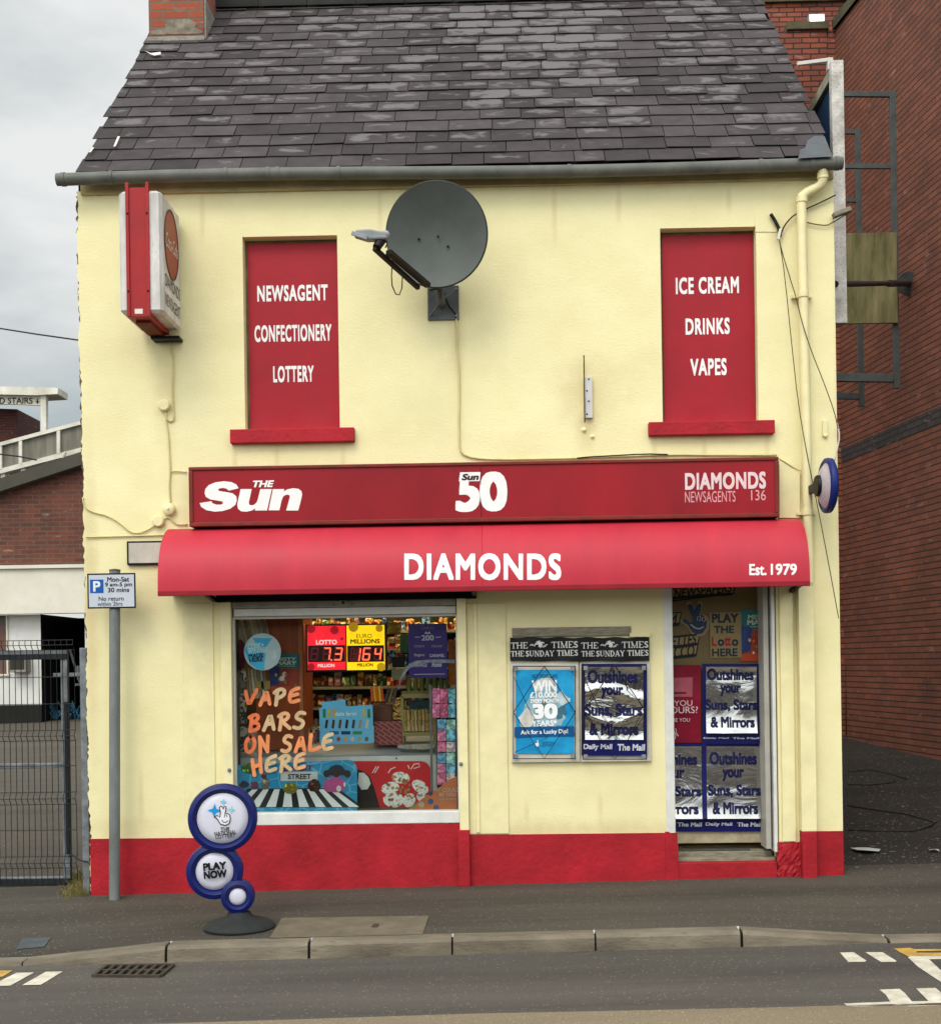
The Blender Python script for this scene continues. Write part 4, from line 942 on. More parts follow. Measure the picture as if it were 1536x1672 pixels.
b = MB(); b.lathe([(.0001,-.088),(.072,-.088),(.078,-.08),(.08,-.055),(.0001,-.05)], cc, tiltx, 20); b.bar(cc+Vector((-.072,.02,0)), Vector((cc.x-.072,-.002,cc.z)), .03, .06); part('mounting', b, m_black, rs, smooth=50)

# ---- thin rod with a white strip
b = thing('wall_rod', 'thin rusty rod with a white metal strip on the wall right of the dish', 'bracket', P(960, 690, 0))
r_ = b
b = MB(); b.pbox(954, 615, 967, 682, -.03, .028); wp_ = part('strip', b, flat('#c9c6c4'), r_, bevel=.002)
b = MB(); b.tube([P(953,580,-.05), P(954.5,690,-.05)], .005, 6); part('rod', b, mat('rust', '#5a4630', .8, var=.4, scale=30), r_)
b = MB()
for p in ((961,619),(958,638),(961,655),(958,676)): b.lathe([(.0001,-.004),(.006,-.003),(.007,0)], P(*p,-.03), (0,1,0), 8)
part('screw', b, m_dark, wp_)
b = MB(); b.lathe([(.0001,-.02),(.014,-.016),(.02,0)], P(953,702,0), (0,1,0), 8); b.lathe([(.0001,-.02),(.012,-.014),(.018,0)], P(967,713,0), (0,1,0), 8); part('wall_plug', b, m_yellow, r_, smooth=True)

# ---- blank white nameplate left of the awning
npl = root_at('name_plate', 'blank white name plate with black edging beside the left end of awning', 'sign', 240, 922, 0)
b = MB(); b.pbox(207, 883, 300, 922, -.03, .029); part('plate_edge', b, m_black, npl, bevel=.003)
b = MB(); b.pbox(210, 886, 297, 919, -.034, .003); part('plate_face', b, mat('stained_white_plate', '#c4bfb4', .6, var=.15, scale=5, c2='#a39d90', stretch=(1,1,.5)), npl, bevel=.002)

# ---- junction boxes and cables
for i, (px, py, r, lab) in enumerate(((269.5,663,9.5,'round cream junction box beside the left upper window'),(277,832,10.5,'round cream junction box close to the fascia sign end'),(260,851.5,10,'round cream junction box lowest above the awning'))):
    b = MB(); k = K(0); b.lathe([(.0001,-.045),(r*k*.8,-.044),(r*k*.97,-.034),(r*k,-.028),(r*k*.98,0)], P(px,py,0), (0,1,0), 24)
    if i == 1: b.lathe([(.0001,-.06),(.006,-.058),(.008,-.044)], P(px,py,0), (0,1,0), 8)
    solo('junction_box', lab, 'junction box', b, m_yelpaint, smooth=50, group='junction boxes on the wall')
def cable(pts, r, m, label, y=-.012, name='cable', ys=None):
    b = MB(); q = []
    for i, p in enumerate(pts): q.append(Vector(P(p[0], p[1], p[2] if len(p) > 2 else y)))
    # gentle smoothing by one round of corner cutting
    s = [q[0]]
    for a, c_ in zip(q[:-1], q[1:]): s += [a*.75 + c_*.25, a*.25 + c_*.75]
    s.append(q[-1]); b.tube(s, r, 6); return solo(name, label, 'cable', b, m, smooth=True)
m_olive = mat('dark_wire', '#39341f', .6)
cable([(277,548),(279,575),(283,585),(281,640),(283,672),(284,684),(279,689),(272,684),(270,676)], .007, m_cable, 'cream cable below the projecting sign, looping into a junction box')
cable([(271,673),(271,690),(275,712),(276,740),(278,770),(276,790),(277,808),(278,822)], .007, m_cable, 'cream cable running down between two junction boxes')
cable([(277,770),(290,769),(305,771)], .005, m_cable, 'short cream cable from the wall into fascia sign end')
cable([(135,812),(136,822),(142,832),(158,838),(176,842),(196,854),(212,869),(226,871),(240,866),(252,858)], .006, m_cable, 'slack cream cable from the left corner of the wall to the lowest box')
cable([(140,877),(185,876),(260,874),(300,872)], .006, m_cable, 'straight cream cable along the wall just over the blank name plate')
cable([(266,848),(276,844),(283,852),(290,857),(306,856)], .006, m_cable, 'short cream cable between junction boxes and the awning')
cable([(745,520),(747,545),(746,570),(749,595),(750,640),(749,700),(750,735),(760,745),(790,750),(850,750),(940,748),(1010,746),(1100,742),(1160,743),(1268,743)], .0075, m_cable, 'cream cable dropping from the satellite dish and along the fascia sign top')
cable([(942,748),(960,746),(1000,744),(1052,741),(1090,742)], .005, m_blackcable, 'short black cable lying along the top of the fascia sign', y=-.03)
cable([(1258,349),(1264,358),(1268,366),(1273,376),(1273,386)], .013, m_blackcable, 'thick black tarry cable end on the wall near the right upper window', y=-.03)
cable([(1272,392,-.03),(1279,420,-.03),(1288,448,-.03),(1293,465,-.03),(1298,480,-.13),(1310,530,-.13),(1325,575,-.13),(1345,625,-.13),(1362,672,-.13),(1368,700,-.1)], .0034, m_olive, 'black cable crossing over the downpipe to the right corner', y=-.03)
cable([(1273,395),(1281,450),(1292,560),(1303,660),(1315,730),(1328,795),(1345,880),(1358,950),(1369,1010)], .0032, m_olive, 'long thin dark cable slanting down across the downpipe', y=-.125)
cable([(1274,384),(1280,368),(1292,354),(1300,349),(1315,341),(1340,330),(1364,318)], .0055, m_blackcable, 'black cable curving up from the wall to the white post', y=-.03)
cable([(1314,362),(1330,366),(1350,368),(1357,364),(1363,361),(1372,355),(1382,349)], .0045, mat('old_brown_cable', '#6a5c34', .7), 'old brown cable on the wall under the gutter at right corner', y=-.02)
cable([(1366,690),(1371,712),(1366,735),(1362,752)], .006, flat('#cfcabf'), 'white cable hanging at the right corner over the round sign', y=-.05)
cable([(1272,748),(1300,766),(1312,770)], .005, m_cable, 'cream cable between the fascia sign and the downpipe', y=-.035)
b = MB(); x_, z_ = Wp(1271, 387); b.bar(P(1274,373,-.035), P(1270,391,-.035), .022, .02); solo('cable_insulator', 'small white cable insulator below the tarry cable end', 'insulator', b, flat('#d9d6ca'), bevel=.004)
b = MB(); b.pbox(1343, 686, 1351, 712, -.02, .019); b.lathe([(.0001,-.03),(.012,-.026),(.016,0)], P(1347,712,0), (0,1,0), 10); solo('cable_clip', 'small cream cable clip on the wall above the round sign', 'clip', b, m_yelpaint, bevel=.003)
b = MB(); b.bar(P(1360,352,-.05), P(1388,341,-.05), .06, .035); solo('broken_bracket', 'short broken whitish wooden bracket sticking out at the right corner', 'bracket', b, m_wood, bevel=.004)
b = MB(); b.ppoly([(1233,378),(1233,352),(1236,342),(1243,335),(1252,333),(1260,337),(1265,346),(1268,358),(1268,378)], -.006, .0055); solo('render_patch', 'rounded patch of newer render at the top of the right window', 'patch', b, m_yellow)

# ================================================================== POSTER BOARD ON THE WALL
pb = root_at('poster_board', 'white newspaper poster board with a black header and two poster frames', 'poster board', 947, 1245, 0)
b = MB(); b.pbox(834, 1078, 945.5, 1245, -.03, .029); part('backing_board', b, mat('worn_white_board', '#cfcabd', .6, var=.1, scale=4, c2='#b5ae9c', spots=.15), pb, bevel=.003)
b = MB(); b.pbox(947, 1077, 1062, 1244, -.028, .027); part('backing_board', b, mat('worn_white_board_b', '#cbc6b9', .6, var=.1, scale=4, c2='#b0a998', spots=.15), pb, bevel=.003)
HY = -.05
b = MB(); n = 24; vs = []
for j in range(4):
    for i in range(n+1):
        px = 832.5 + (1060-832.5)*i/n; py = 1041 + (1079.5-1041)*j/3 + 1.0*math.sin(i*1.3)*(j == 0) - .6*math.sin(i*.9)*(j == 3)
        x, z = Wp(px, py, HY); vs.append((x, HY + .004*math.sin(i*.8+j), z))
b.add(vs, [((j+1)*(n+1)+i, (j+1)*(n+1)+i+1, j*(n+1)+i+1, j*(n+1)+i) for j in range(3) for i in range(n)])
hdr = part('header', b, mat('black_banner_vinyl', '#0e0e0f', .45, var=.1), pb, smooth=True)
def serif(s, r, y, root, m, bold=1.0):
    """capitals with serifs, cut from bars"""
    G_ = {'T': (1.0, [('h',0,1,.93),('v',.5,0,1),('s',.5,0),('t',.02,.93,.75),('t',.98,.93,.75)]), 'H': (1.15, [('v',.2,0,1),('v',.95,0,1),('h',.2,.95,.5),('s',.2,0),('s',.95,0),('s',.2,1),('s',.95,1)]),
      'E': (.95, [('v',.22,0,1),('h',.05,.85,.97),('h',.22,.65,.5),('h',.05,.9,.03),('t',.84,.97,.75),('u',.88,.03,.25)]), 'I': (.5, [('v',.25,0,1),('s',.25,0),('s',.25,1)]),
      'M': (1.35, [('n',.2,0,1),('v',1.15,0,1),('d',.2,1,.67,.0),('e',.67,.0,1.15,1),('s',.2,0),('s',1.15,0),('s',.2,1),('s',1.15,1)]),
      'N': (1.15, [('n',.2,0,1),('n',.95,0,1),('d',.2,1,.95,0),('s',.2,0),('s',.2,1),('s',.95,1)]), 'U': (1.1, [('v',.22,.2,1),('n',.9,.2,1),('d',.2,.25,.5,.02),('e',.5,.02,.9,.3),('s',.22,1),('s',.9,1)]),
      'D': (1.1, [('v',.22,0,1),('h',.05,.6,.97),('h',.05,.6,.03),('d',.58,.97,.92,.6),('d',.92,.6,.92,.4),('d',.92,.4,.58,.03)]), 'A': (1.1, [('e',.12,0,.52,1),('d',.5,1,.95,0),('h',.28,.75,.33),('s',.12,0),('s',.95,0)]),
      'Y': (1.05, [('d',.12,1,.52,.45),('e',.52,.45,.92,1),('v',.52,0,.45),('s',.52,0),('s',.12,1),('s',.92,1)]), 'S': (.8, [('a',)]), ' ': (.4, [])}
    tot = sum(G_[c][0] for c in s) + .06*len(s); x = 0; mb = MB(); k = 0
    x0, z0, x1, z1 = R(*r, y); sx_, sz_ = (x1-x0)/tot, (z1-z0)
    def q(pts, yy): mb.poly([(x0 + (x+a)*sx_, yy, z0 + b_*sz_) for a, b_ in pts])
    for ch_ in s:
        w_, st_ = G_[ch_]
        for it in st_:
            k += 1; yy = y - .00004*k; c_ = it[0]; th, tn = .20*bold, .10*bold
            if c_ == 'v': q([(it[1]-th/2,it[2]),(it[1]+th/2,it[2]),(it[1]+th/2,it[3]),(it[1]-th/2,it[3])], yy)
            elif c_ == 'n': q([(it[1]-tn/2,it[2]),(it[1]+tn/2,it[2]),(it[1]+tn/2,it[3]),(it[1]-tn/2,it[3])], yy)
            elif c_ == 'h': q([(it[1],it[3]-.045),(it[2],it[3]-.045),(it[2],it[3]+.045),(it[1],it[3]+.045)], yy)
            elif c_ == 's': z = it[2]; a = .035 if z == 0 else .965; q([(it[1]-.19,a-.035),(it[1]+.19,a-.035),(it[1]+.19,a+.035),(it[1]-.19,a+.035)], yy)
            elif c_ in 'tu': q([(it[1]-.05,min(it[2],it[3])),(it[1]+.05,min(it[2],it[3])),(it[1]+.05,max(it[2],it[3])),(it[1]-.05,max(it[2],it[3]))], yy)
            elif c_ in 'de':
                t = th if c_ == 'd' else tn; a, b0, c1, d1 = it[1:]
                if b0 > d1: q([(a-t/2,b0),(c1-t/2,d1),(c1+t/2,d1),(a+t/2,b0)], yy)
                else: q([(a-t/2,b0),(a+t/2,b0),(c1+t/2,d1),(c1-t/2,d1)], yy)
            elif c_ == 'a': mb.text('S', lambda u, v: (x0+(x+.05+u*.7)*sx_, yy, z0+v*sz_), bold=.014*bold)
        x += w_ + .06
    return part('lettering', mb, m, root)
m_hl = flat('#c9c9c6')
def crest(x0, y0, x1, y1, y, root):
    mb = MB(); rr = random.Random(9); cx, cy = (x0+x1)/2, (y0+y1)/2
    for i in range(26):
        a = rr.uniform(0, 6.3); t = rr.uniform(.2, 1); px = cx + (x1-x0)/2*t*math.cos(a)*.9; py = cy + (y1-y0)/2*(.25 + .75*rr.random())*math.sin(a)*(1.1-t*.5) + 1.2*t
        mb.stroke([(px-2, py+rr.uniform(-1,1)), (px, py-1.2), (px+2, py+rr.uniform(-1.4,1))], rr.uniform(.8,1.5), y - .00005*i)
    mb.disc(cx, cy, 3.2, y-.003, 12, 4.5)
    return part('crest', mb, m_hl, root)
for o in (0, 115):
    serif('THE', (834+o, 1049, 862+o, 1059), HY-.006, hdr, m_hl, .9); serif('TIMES', (900+o, 1047.5, 944+o, 1058), HY-.006, hdr, m_hl, .9)
    serif('THE', (834+o, 1063, 856+o, 1072), HY-.006, hdr, m_hl, 1.1); serif('SUNDAY', (858+o, 1062.5, 905+o, 1072), HY-.006, hdr, m_hl, 1.1); serif('TIMES', (909+o, 1061.5, 944+o, 1071), HY-.006, hdr, m_hl, 1.1)
    crest(865+o, 1046, 899+o, 1059, HY-.006, hdr)
def wire_frame(x0, y0, x1, y1, root, y):
    b = MB(); r = .0046
    b.tube([P(x0,y0,y),P(x1,y0,y),P(x1,y1,y),P(x0,y1,y),P(x0,y0,y)], r, 6); xm, ym = (x0+x1)/2, (y0+y1)/2
    b.tube([P(xm,y0,y-.006),P(x1,ym,y-.006),P(xm,y1,y-.006),P(x0,ym,y-.006),P(xm,y0,y-.006)], r*.8, 6)
    b.tube([P(x0,y0+16,y-.004),P(xm-22,ym,y-.004),P(xm+4,y1-34,y-.004),P(x0+2,y1-10,y-.004)], r*.5, 6)
    w_ = part('wire_frame', b, m_black, root, smooth=True)
    b = MB()
    for p in ((x0+4,y0+4),(x1-4,y0+4),(x0+4,y1-4),(x1-4,y1-4)): b.pbox(p[0]-3.5, p[1]-3.5, p[0]+3.5, p[1]+3.5, y-.008, .012)
    part('clip', b, m_grey, w_, bevel=.002)
wire_frame(838, 1088, 939, 1239, pb, -.062); wire_frame(952, 1087, 1055, 1240, pb, -.090)
b = MB(); b.pbox(836, 1024, 1030, 1039, -.02, .019); solo('timber_batten', 'bare greyed timber batten on the wall over the black newspaper header', 'batten', b, m_wood, bevel=.004)
b = MB(); b.pbox(1028, 1033, 1061, 1040, -.03, .029); solo('sign_backing', 'narrow cream strip showing at the right top of black newspaper header', 'strip', b, m_yelpaint)

class Sheet:
    """a creased sheet of poster paper; at(px, py) gives the surface so that print can follow it"""
    def __init__(self, x0, y0, x1, y1, y, amp=.004, seed=1, curl=0.0, top=0.0, bulge=0.0, tilt=0.0):
        self.tilt = tilt; self.r = (x0, y0, x1, y1); self.y = y; self.amp = amp; self.curl = curl; self.top = top; self.bulge = bulge
        rr = random.Random(seed); self.ph = [rr.uniform(0, 6) for _ in range(6)]
    def d(self, u, v):
        a, ph = self.amp, self.ph
        o = a*(math.sin(5*u+ph[0]+2*v)+.7*math.sin(9*v+ph[1]+1.5*u)+.45*math.sin(13*u-7*v+ph[2]))
        o -= self.curl*math.exp(-max(v, 0)/.10) * (1 + .35*math.sin(7*u+ph[3])) + self.top*math.exp(-max(1-v, 0)/.06)
        o -= self.bulge*(math.exp(-((v-.62-.08*math.sin(4*u+ph[4]))/.07)**2) + .8*math.exp(-((v-.30-.07*math.sin(5*u+ph[5]))/.06)**2))
        return o - self.tilt*(1-v)
    def at(self, px, py, off=0.0):
        x0, y0, x1, y1 = self.r; u = (px-x0)/(x1-x0); v = (y1-py)/(y1-y0); x, z = Wp(px, py, self.y)
        return (x, self.y + self.d(u, v) - off, z)
    def mesh(self, nx=14, ny=24):
        x0, y0, x1, y1 = self.r; mb = MB()
        vs = [self.at(x0+(x1-x0)*i/nx, y1+(y0-y1)*j/ny) for j in range(ny+1) for i in range(nx+1)]
        return mb.add(vs, [(j*(nx+1)+i, j*(nx+1)+i+1, (j+1)*(nx+1)+i+1, (j+1)*(nx+1)+i) for j in range(ny) for i in range(nx)])
    def text(self, s, x0, y0, x1, y1, off=.004, **k):
        b = MB(); return b.text(s, lambda u, v: self.at(x0+(x1-x0)*u, y1+(y0-y1)*v, off), **k)
def wavy(x0, y0, x1, y1, y, amp=.004, seed=1, nx=10, ny=14, lift=.0): return Sheet(x0, y0, x1, y1, y, amp, seed).mesh(nx, ny)
m_foil = foil('silver_foil', '#b9b8b5', .17, .20, 3.6)
m_foil2 = foil('crumpled_foil', '#b9b8b5', .12, .38, 4.2)
m_navy = flat('#0c1154', .4); m_navyt = flat('#0b0f40', .5)
# blue lottery poster
bp_ = root_at('blue_poster', 'bright blue win every month poster behind the left wire frame', 'poster', 889, 1232, -.036)
PY = -.04
part('sheet', wavy(842, 1094, 937, 1231, PY, .0015, 4), mat('sky_blue_print', '#2aa0d2', .3, var=.12, scale=5, c2='#157db2'), bp_, smooth=True)
PL = PY - .006
rr = random.Random(23)
def ragged(pts, n=4, j=2.2):
    o = []
    for (a, b_), (c_, d_) in zip(pts, pts[1:] + pts[:1]):
        for k in range(n): t = k/n; o.append((a+(c_-a)*t + rr.uniform(-j, j), b_+(d_-b_)*t + rr.uniform(-j, j)))
    return o
for i, (pts, c_) in enumerate((([(850,1170),(858,1150),(874,1132),(868,1118),(882,1108),(900,1104),(910,1120),(906,1132),(922,1144),(914,1160),(924,1176),(905,1190),(896,1182),(884,1196),(870,1192),(868,1180)],'#8fb4c0'), ([(846,1172),(860,1158),(872,1164),(868,1186),(858,1198),(850,1184)],'#d8d4cc'), ([(902,1136),(918,1128),(932,1142),(920,1152)],'#c3d6da'), ([(868,1120),(884,1108),(900,1106),(906,1116),(888,1124),(874,1132)],'#d2d6d4'), ([(874,1150),(890,1146),(900,1158),(888,1172),(876,1166)],'#5f6a66'), ([(905,1160),(920,1152),(924,1166),(910,1176)],'#3f6a7c'))):
    shape('torn_patch', bp_, ragged(pts), PL + .001 - .0003*i, flat(c_, .4, var=.3))
shape('blue_band', bp_, [(840,1187.5),(937.5,1186),(937.5,1202),(840,1204)], PL-.0010, flat('#0e5186', .4))
wh = flat('#eef0f0', .4)
letters(bp_, [('SET FOR LIFE',868,1101,910,1107,dict(m=flat('#0e3f66'))), ('WIN',868,1111,909,1130,dict(bold=.03)), ('£10,000',865,1130,909,1141,dict(bold=.03)), ('EVERY MONTH',866,1141,912,1148,dict(bold=.04)), ('30',869,1149,910,1174,dict(bold=.05)), ('YEARS*',868,1176,909,1186,dict(bold=.03)), ('Ask for a Lucky Dip!',850,1191.5,927,1200.5,dict(bold=.02,rot=.015)), ('THE NATIONAL',884,1211,905,1214.5,dict(m=flat('#0e3f66'))), ('LOTTERY',884,1215.5,903,1219,dict(m=flat('#0e3f66')))], PL-.0020, wh)
shape('hand_mark', bp_, [(873,1213),(876,1214),(877,1209),(879,1210),(879,1214),(880,1217),(877,1220),(874,1218)], PL-.001, wh)
# foil newspaper posters
def foil_poster(x0, y0, x1, y1, y, label, fm, lines, seed=1, amp=.003, bx=6, by=5, foot=26, footer=(('Daily Mail',.03,.47),('The Mail',.55,.97)), curl=.02, top=.004, bulge=0.0, mid=None, tilt=0.0):
    r_ = root_at('foil_poster', label, 'poster', (x0+x1)/2, y1, y, 'silver foil newspaper posters')
    back = Sheet(x0, y0, x1, y1, y, amp*.4, seed); part('border_sheet', back.mesh(), m_navy, r_, smooth=True)
    f = Sheet(x0+bx, y0+by, x1-bx, y1-foot, y-.007, amp, seed+1, curl, top, bulge, tilt); part('foil_sheet', f.mesh(22, 40), fm, r_, smooth=True)
    for s, a, b_, c_, d_, k in lines: part('lettering', f.text(s, a, b_, c_, d_, .0035, **k), m_navyt, r_)
    for s, a, b_ in footer: part('lettering', back.text(s, x0+(x1-x0)*a, y1-foot+7, x0+(x1-x0)*b_, y1-8, .004, bold=.03, shear=.05), flat('#c5c6cf', .4), r_)
    if mid:
        b = MB(); vs = []; n = 24
        for j in range(n+1):
            py = y1-foot + (y0-y1+foot)*j/n
            for px in mid: vs.append(f.at(px, py, .002))
        b.add(vs, [(2*j, 2*j+1, 2*j+3, 2*j+2) for j in range(n)]); part('divider', b, m_navy, r_)
    return r_
BT = dict(bold=.036, space=.98)
foil_poster(949, 1084, 1056, 1234, -.052, 'silver foil newspaper poster in the wire frame on the wall', m_foil2, [('Outshines',959,1094,1041,1116,BT),('your',981,1122,1017,1141,BT),('Suns, Stars',955,1149,1048,1172,BT),('& Mirrors',962,1181,1042,1201,BT)], seed=3, amp=.003, curl=.012, bulge=.014)

# ================================================================== POSTERS ON THE DOOR
DF = DY - .02
foil_poster(1048, 1214, 1247, 1358, DF, 'double silver foil newspaper poster along the bottom of the door', m_foil, [('Outshines',1056,1230,1138,1249.5,BT),('your',1077,1257,1117,1276,BT),('Suns, Stars',1051,1283,1144,1303,BT),('& Mirrors',1055,1311,1139,1329,BT),
    ('Outshines',1158,1228,1235,1249,BT),('your',1179,1256,1214,1276,BT),('Suns, Stars',1155,1281,1241,1302,BT),('& Mirrors',1162,1309,1236,1329,BT)], seed=8, footer=(('Daily Mail',.02,.25),('The Mail',.29,.49),('Daily Mail',.52,.74),('The Mail',.78,.98)), foot=22, mid=(1145,1153), tilt=.030)
foil_poster(1146, 1084, 1241, 1215, DF-.014, 'silver foil newspaper poster on the right half of the door above the double one', m_foil, [('Outshines',1154,1092,1230,1111,BT),('your',1175,1119,1209,1137,BT),('Suns, Stars',1151,1142,1236,1162,BT),('& Mirrors',1159,1170,1231,1188,BT)], seed=12, foot=18, footer=(('Daily Mail',.02,.46),('The Mail',.52,.98)), top=.012, tilt=.022)
rp = root_at('red_poster', 'dark red poster with white lettering on the left half of the door', 'poster', 1120, 1213, DF)
part('sheet', wavy(1060, 1086, 1144, 1213, DF-.010, .003, 6), mat('crimson_print', '#7d1029', .3, var=.2, scale=7, bump=.1, bscale=20), rp, smooth=True)
shape('pale_panel', rp, [(1070,1108),(1131,1106),(1130,1138),(1070,1138)], DF-.017, flat('#a5505e', .4, var=.2))
shape('dark_bar', rp, [(1070,1131),(1120,1130),(1121,1133),(1070,1134)], DF-.018, flat('#5c0d1f'))
letters(rp, [('ARE YOU',1071,1144,1130,1153,{}), ('YOURS?',1084,1154,1139,1165,{}), ('COULD BE YOU',1066,1173,1126,1179,{})], DF-.018, flat('#d5b9bf'))
b = MB(); b.stroke([(1100,1195),(1103,1200),(1102,1206),(1098,1210)], 1.3, DF-.018); b.stroke([(1103,1190),(1104,1197),(1107,1202)], 1.3, DF-.0182); part('hand_mark', b, flat('#d5b9bf'), rp)
# hand painted boards behind the upper door pane
BY = DY + .012
m_cream_shaded = mat('shaded_cream_card', '#8c7a54', .6, var=.08, scale=4); m_ink = flat('#10131c', .5)  # cream darkened to tan: shade of the door top put into the colour
def slant_board(label, txt, quad, tx, under, rot):
    r_ = root_at('painted_board', label, 'sign', sum(p[0] for p in quad)/4, max(p[1] for p in quad), BY, 'hand painted boards over the door')
    shape('edge', r_, [(quad[0][0]-2,quad[0][1]-2),(quad[1][0]+2,quad[1][1]-2),(quad[2][0]+2,quad[2][1]+2),(quad[3][0]-2,quad[3][1]+3)], BY, m_ink, .004)
    shape('card', r_, quad, BY-.002, m_cream_shaded); letters(r_, [(txt, *tx, dict(bold=.02, shear=.3, rot=rot))], BY-.004, m_ink)
    b = MB(); b.stroke(under, 4.5, BY-.005); part('underline', b, m_ink, r_)
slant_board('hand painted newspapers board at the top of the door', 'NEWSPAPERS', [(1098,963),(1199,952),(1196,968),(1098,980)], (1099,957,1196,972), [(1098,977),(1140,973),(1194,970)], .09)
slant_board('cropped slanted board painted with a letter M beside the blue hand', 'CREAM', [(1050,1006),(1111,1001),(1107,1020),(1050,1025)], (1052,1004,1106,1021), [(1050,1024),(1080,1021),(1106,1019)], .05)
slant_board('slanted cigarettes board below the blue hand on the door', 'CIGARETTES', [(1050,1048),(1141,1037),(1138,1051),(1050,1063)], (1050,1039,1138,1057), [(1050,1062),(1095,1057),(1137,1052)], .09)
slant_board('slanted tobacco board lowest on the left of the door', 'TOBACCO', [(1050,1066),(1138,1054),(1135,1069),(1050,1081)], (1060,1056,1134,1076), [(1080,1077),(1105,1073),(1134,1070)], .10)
hs = root_at('hand_cutout', 'dark blue crossed fingers hand cutout with a smile on the door', 'sign', 1138, 1035, BY)
hand = [(1114,1012),(1119,1011),(1126,1017),(1131,1015),(1130,1008),(1124,995),(1122,989),(1125,986),(1129,987),(1134,996),(1138,988),(1142,985),(1145,988),(1144,995),(1141,1005),(1145,1004),(1151,1007),(1154,1014),(1153,1025),(1147,1034),(1138,1036),(1130,1032),(1123,1021),(1115,1016)]
cxh, cyh = 1134, 1012
shape('card', hs, [(cxh+(x-cxh)*1.2, cyh+(y-cyh)*1.16) for x, y in hand], BY-.003, m_cream_shaded)
shape('hand', hs, hand, BY-.005, flat('#173050', .4))
b = MB(); b.stroke([(1128,1020),(1134,1025),(1141,1027),(1148,1024)], 2.0, BY-.006); b.stroke([(1138,1013),(1139,1007),(1143,1006),(1144,1011),(1141,1014)], 1.2, BY-.0062); b.stroke([(1146,1014),(1147,1008),(1151,1008),(1152,1012),(1149,1015)], 1.2, BY-.0064); part('smile', b, flat('#a99f86'), hs)
lb = root_at('lotto_card', 'cream play the lotto here card on the upper right of the door', 'sign', 1183, 1073, BY)
b = MB(); b.pbox(1159, 1000, 1210, 1074, BY-.004, .006); part('card', b, m_cream_shaded, lb)
ink2 = flat('#1a2836', .5); redink = flat('#a01822', .5)
letters(lb, [('PLAY',1162,1002,1205,1017,dict(bold=.03)), ('THE',1165,1022,1198,1034,dict(bold=.03)), ('L',1161.5,1040,1170,1055,dict(bold=.04,m=redink)), ('o',1171.5,1044,1182,1055,dict(bold=.03)), ('tt',1182.5,1040.5,1193,1055,dict(bold=.035,m=redink)), ('o',1194.5,1044,1205,1055,dict(bold=.03)), ('HERE',1162,1059,1204,1072,dict(bold=.03))], BY-.006, ink2)
mp_ = root_at('vape_poster', 'teal and orange vape flavour poster at the upper right of the door', 'poster', 1232, 1080, BY)
def vape(r_, x0, y0, x1, y1, y, txt=('MISTY','MARY')):
    shape('teal_top', r_, [(x0,y0),(x1,y0),(x1,y0+(y1-y0)*.38),(x0,y0+(y1-y0)*.38)], y, flat('#1f6f72', .35, var=.2))
    shape('blue_side', r_, [(x0,y0+(y1-y0)*.3),(x0+(x1-x0)*.35,y0+(y1-y0)*.35),(x0+(x1-x0)*.3,y0+(y1-y0)*.8),(x0,y0+(y1-y0)*.85)], y-.0012, flat('#2b3f7a', .35, var=.3))
    shape('red_base', r_, [(x0,y0+(y1-y0)*.38),(x1,y0+(y1-y0)*.38),(x1,y1),(x0,y1)], y-.0005, flat('#a0402e', .35, var=.3))
    shape('orange_foot', r_, [(x0,y0+(y1-y0)*.86),(x1,y0+(y1-y0)*.84),(x1,y1),(x0,y1)], y-.001, flat('#b5462a', .35))
    rr = random.Random(int(x0)); cl = ['#c7a94a','#5e8f5a','#2b4a86','#d8d2c0','#d0702f']
    for i in range(9):
        cx, cy, s = rr.uniform(x0+6, x1-6), rr.uniform(y0+(y1-y0)*.52, y0+(y1-y0)*.86), rr.uniform(2.0, 4.5); n = rr.randint(5, 8)
        shape('fruit', r_, [(cx+s*math.cos(6.283*k/n+i)*rr.uniform(.7,1), cy+s*math.sin(6.283*k/n+i)*rr.uniform(.8,1.3)) for k in range(n)], y-.002-.0002*i, flat(cl[i % 5], .4))
    letters(r_, [(txt[0], x0+(x1-x0)*.22, y0+(y1-y0)*.09, x0+(x1-x0)*.88, y0+(y1-y0)*.18, dict(bold=.03)), (txt[1], x0+(x1-x0)*.2, y0+(y1-y0)*.19, x0+(x1-x0)*.9, y0+(y1-y0)*.29, dict(bold=.04)), ('VAPE BARS', x0+(x1-x0)*.3, y0+(y1-y0)*.31, x0+(x1-x0)*.85, y0+(y1-y0)*.34, {})], y-.004, flat('#b8c4b6', .4))
vape(mp_, 1209, 996, 1262, 1080, BY-.002)

# ================================================================== STREET THINGS IN FRONT
# parking sign on its pole
pk = thing('parking_sign', 'grey pole with a small blue and white parking time plate', 'street sign', (P(187,1467,-.17)[0], -.17, zp(P(187,1467,-.17)[0], -.17)))
p0 = Vector(P(187.5, 931, -.17)); g0 = Vector(pk.location)
b = MB(); b.tube([g0 - Vector((0,0,.02)), g0.lerp(p0, .5), p0], .0405, 16); part('pole', b, mat('grey_painted_pole', '#7c8180', .5, metal=.2, var=.14, scale=9, c2='#666b69', spots=.12, stretch=(1,1,.35)), pk, smooth=50)
b = MB(); b.lathe([(.041,-.01),(.042,.004),(.0001,.012)], p0, (0,0,1), 16); part('cap', b, mat('pole_cap', '#55595a', .6), pk, smooth=50)
SY = -.22
b = MB(); b.pbox(142.5, 936, 221.5, 993.5, SY, .004); part('sign_edge', b, m_black, pk, bevel=.006)
b = MB(); b.pbox(145, 938.5, 219, 991, SY-.002, .0015); pf = part('sign_plate', b, mat('sign_white', '#b9bfc9', .35, var=.05, scale=4), pk)
b = MB(); b.prect(147, 946.5, 169, 968.5, SY-.003); part('blue_square', b, flat('#1652a0', .35), pf)
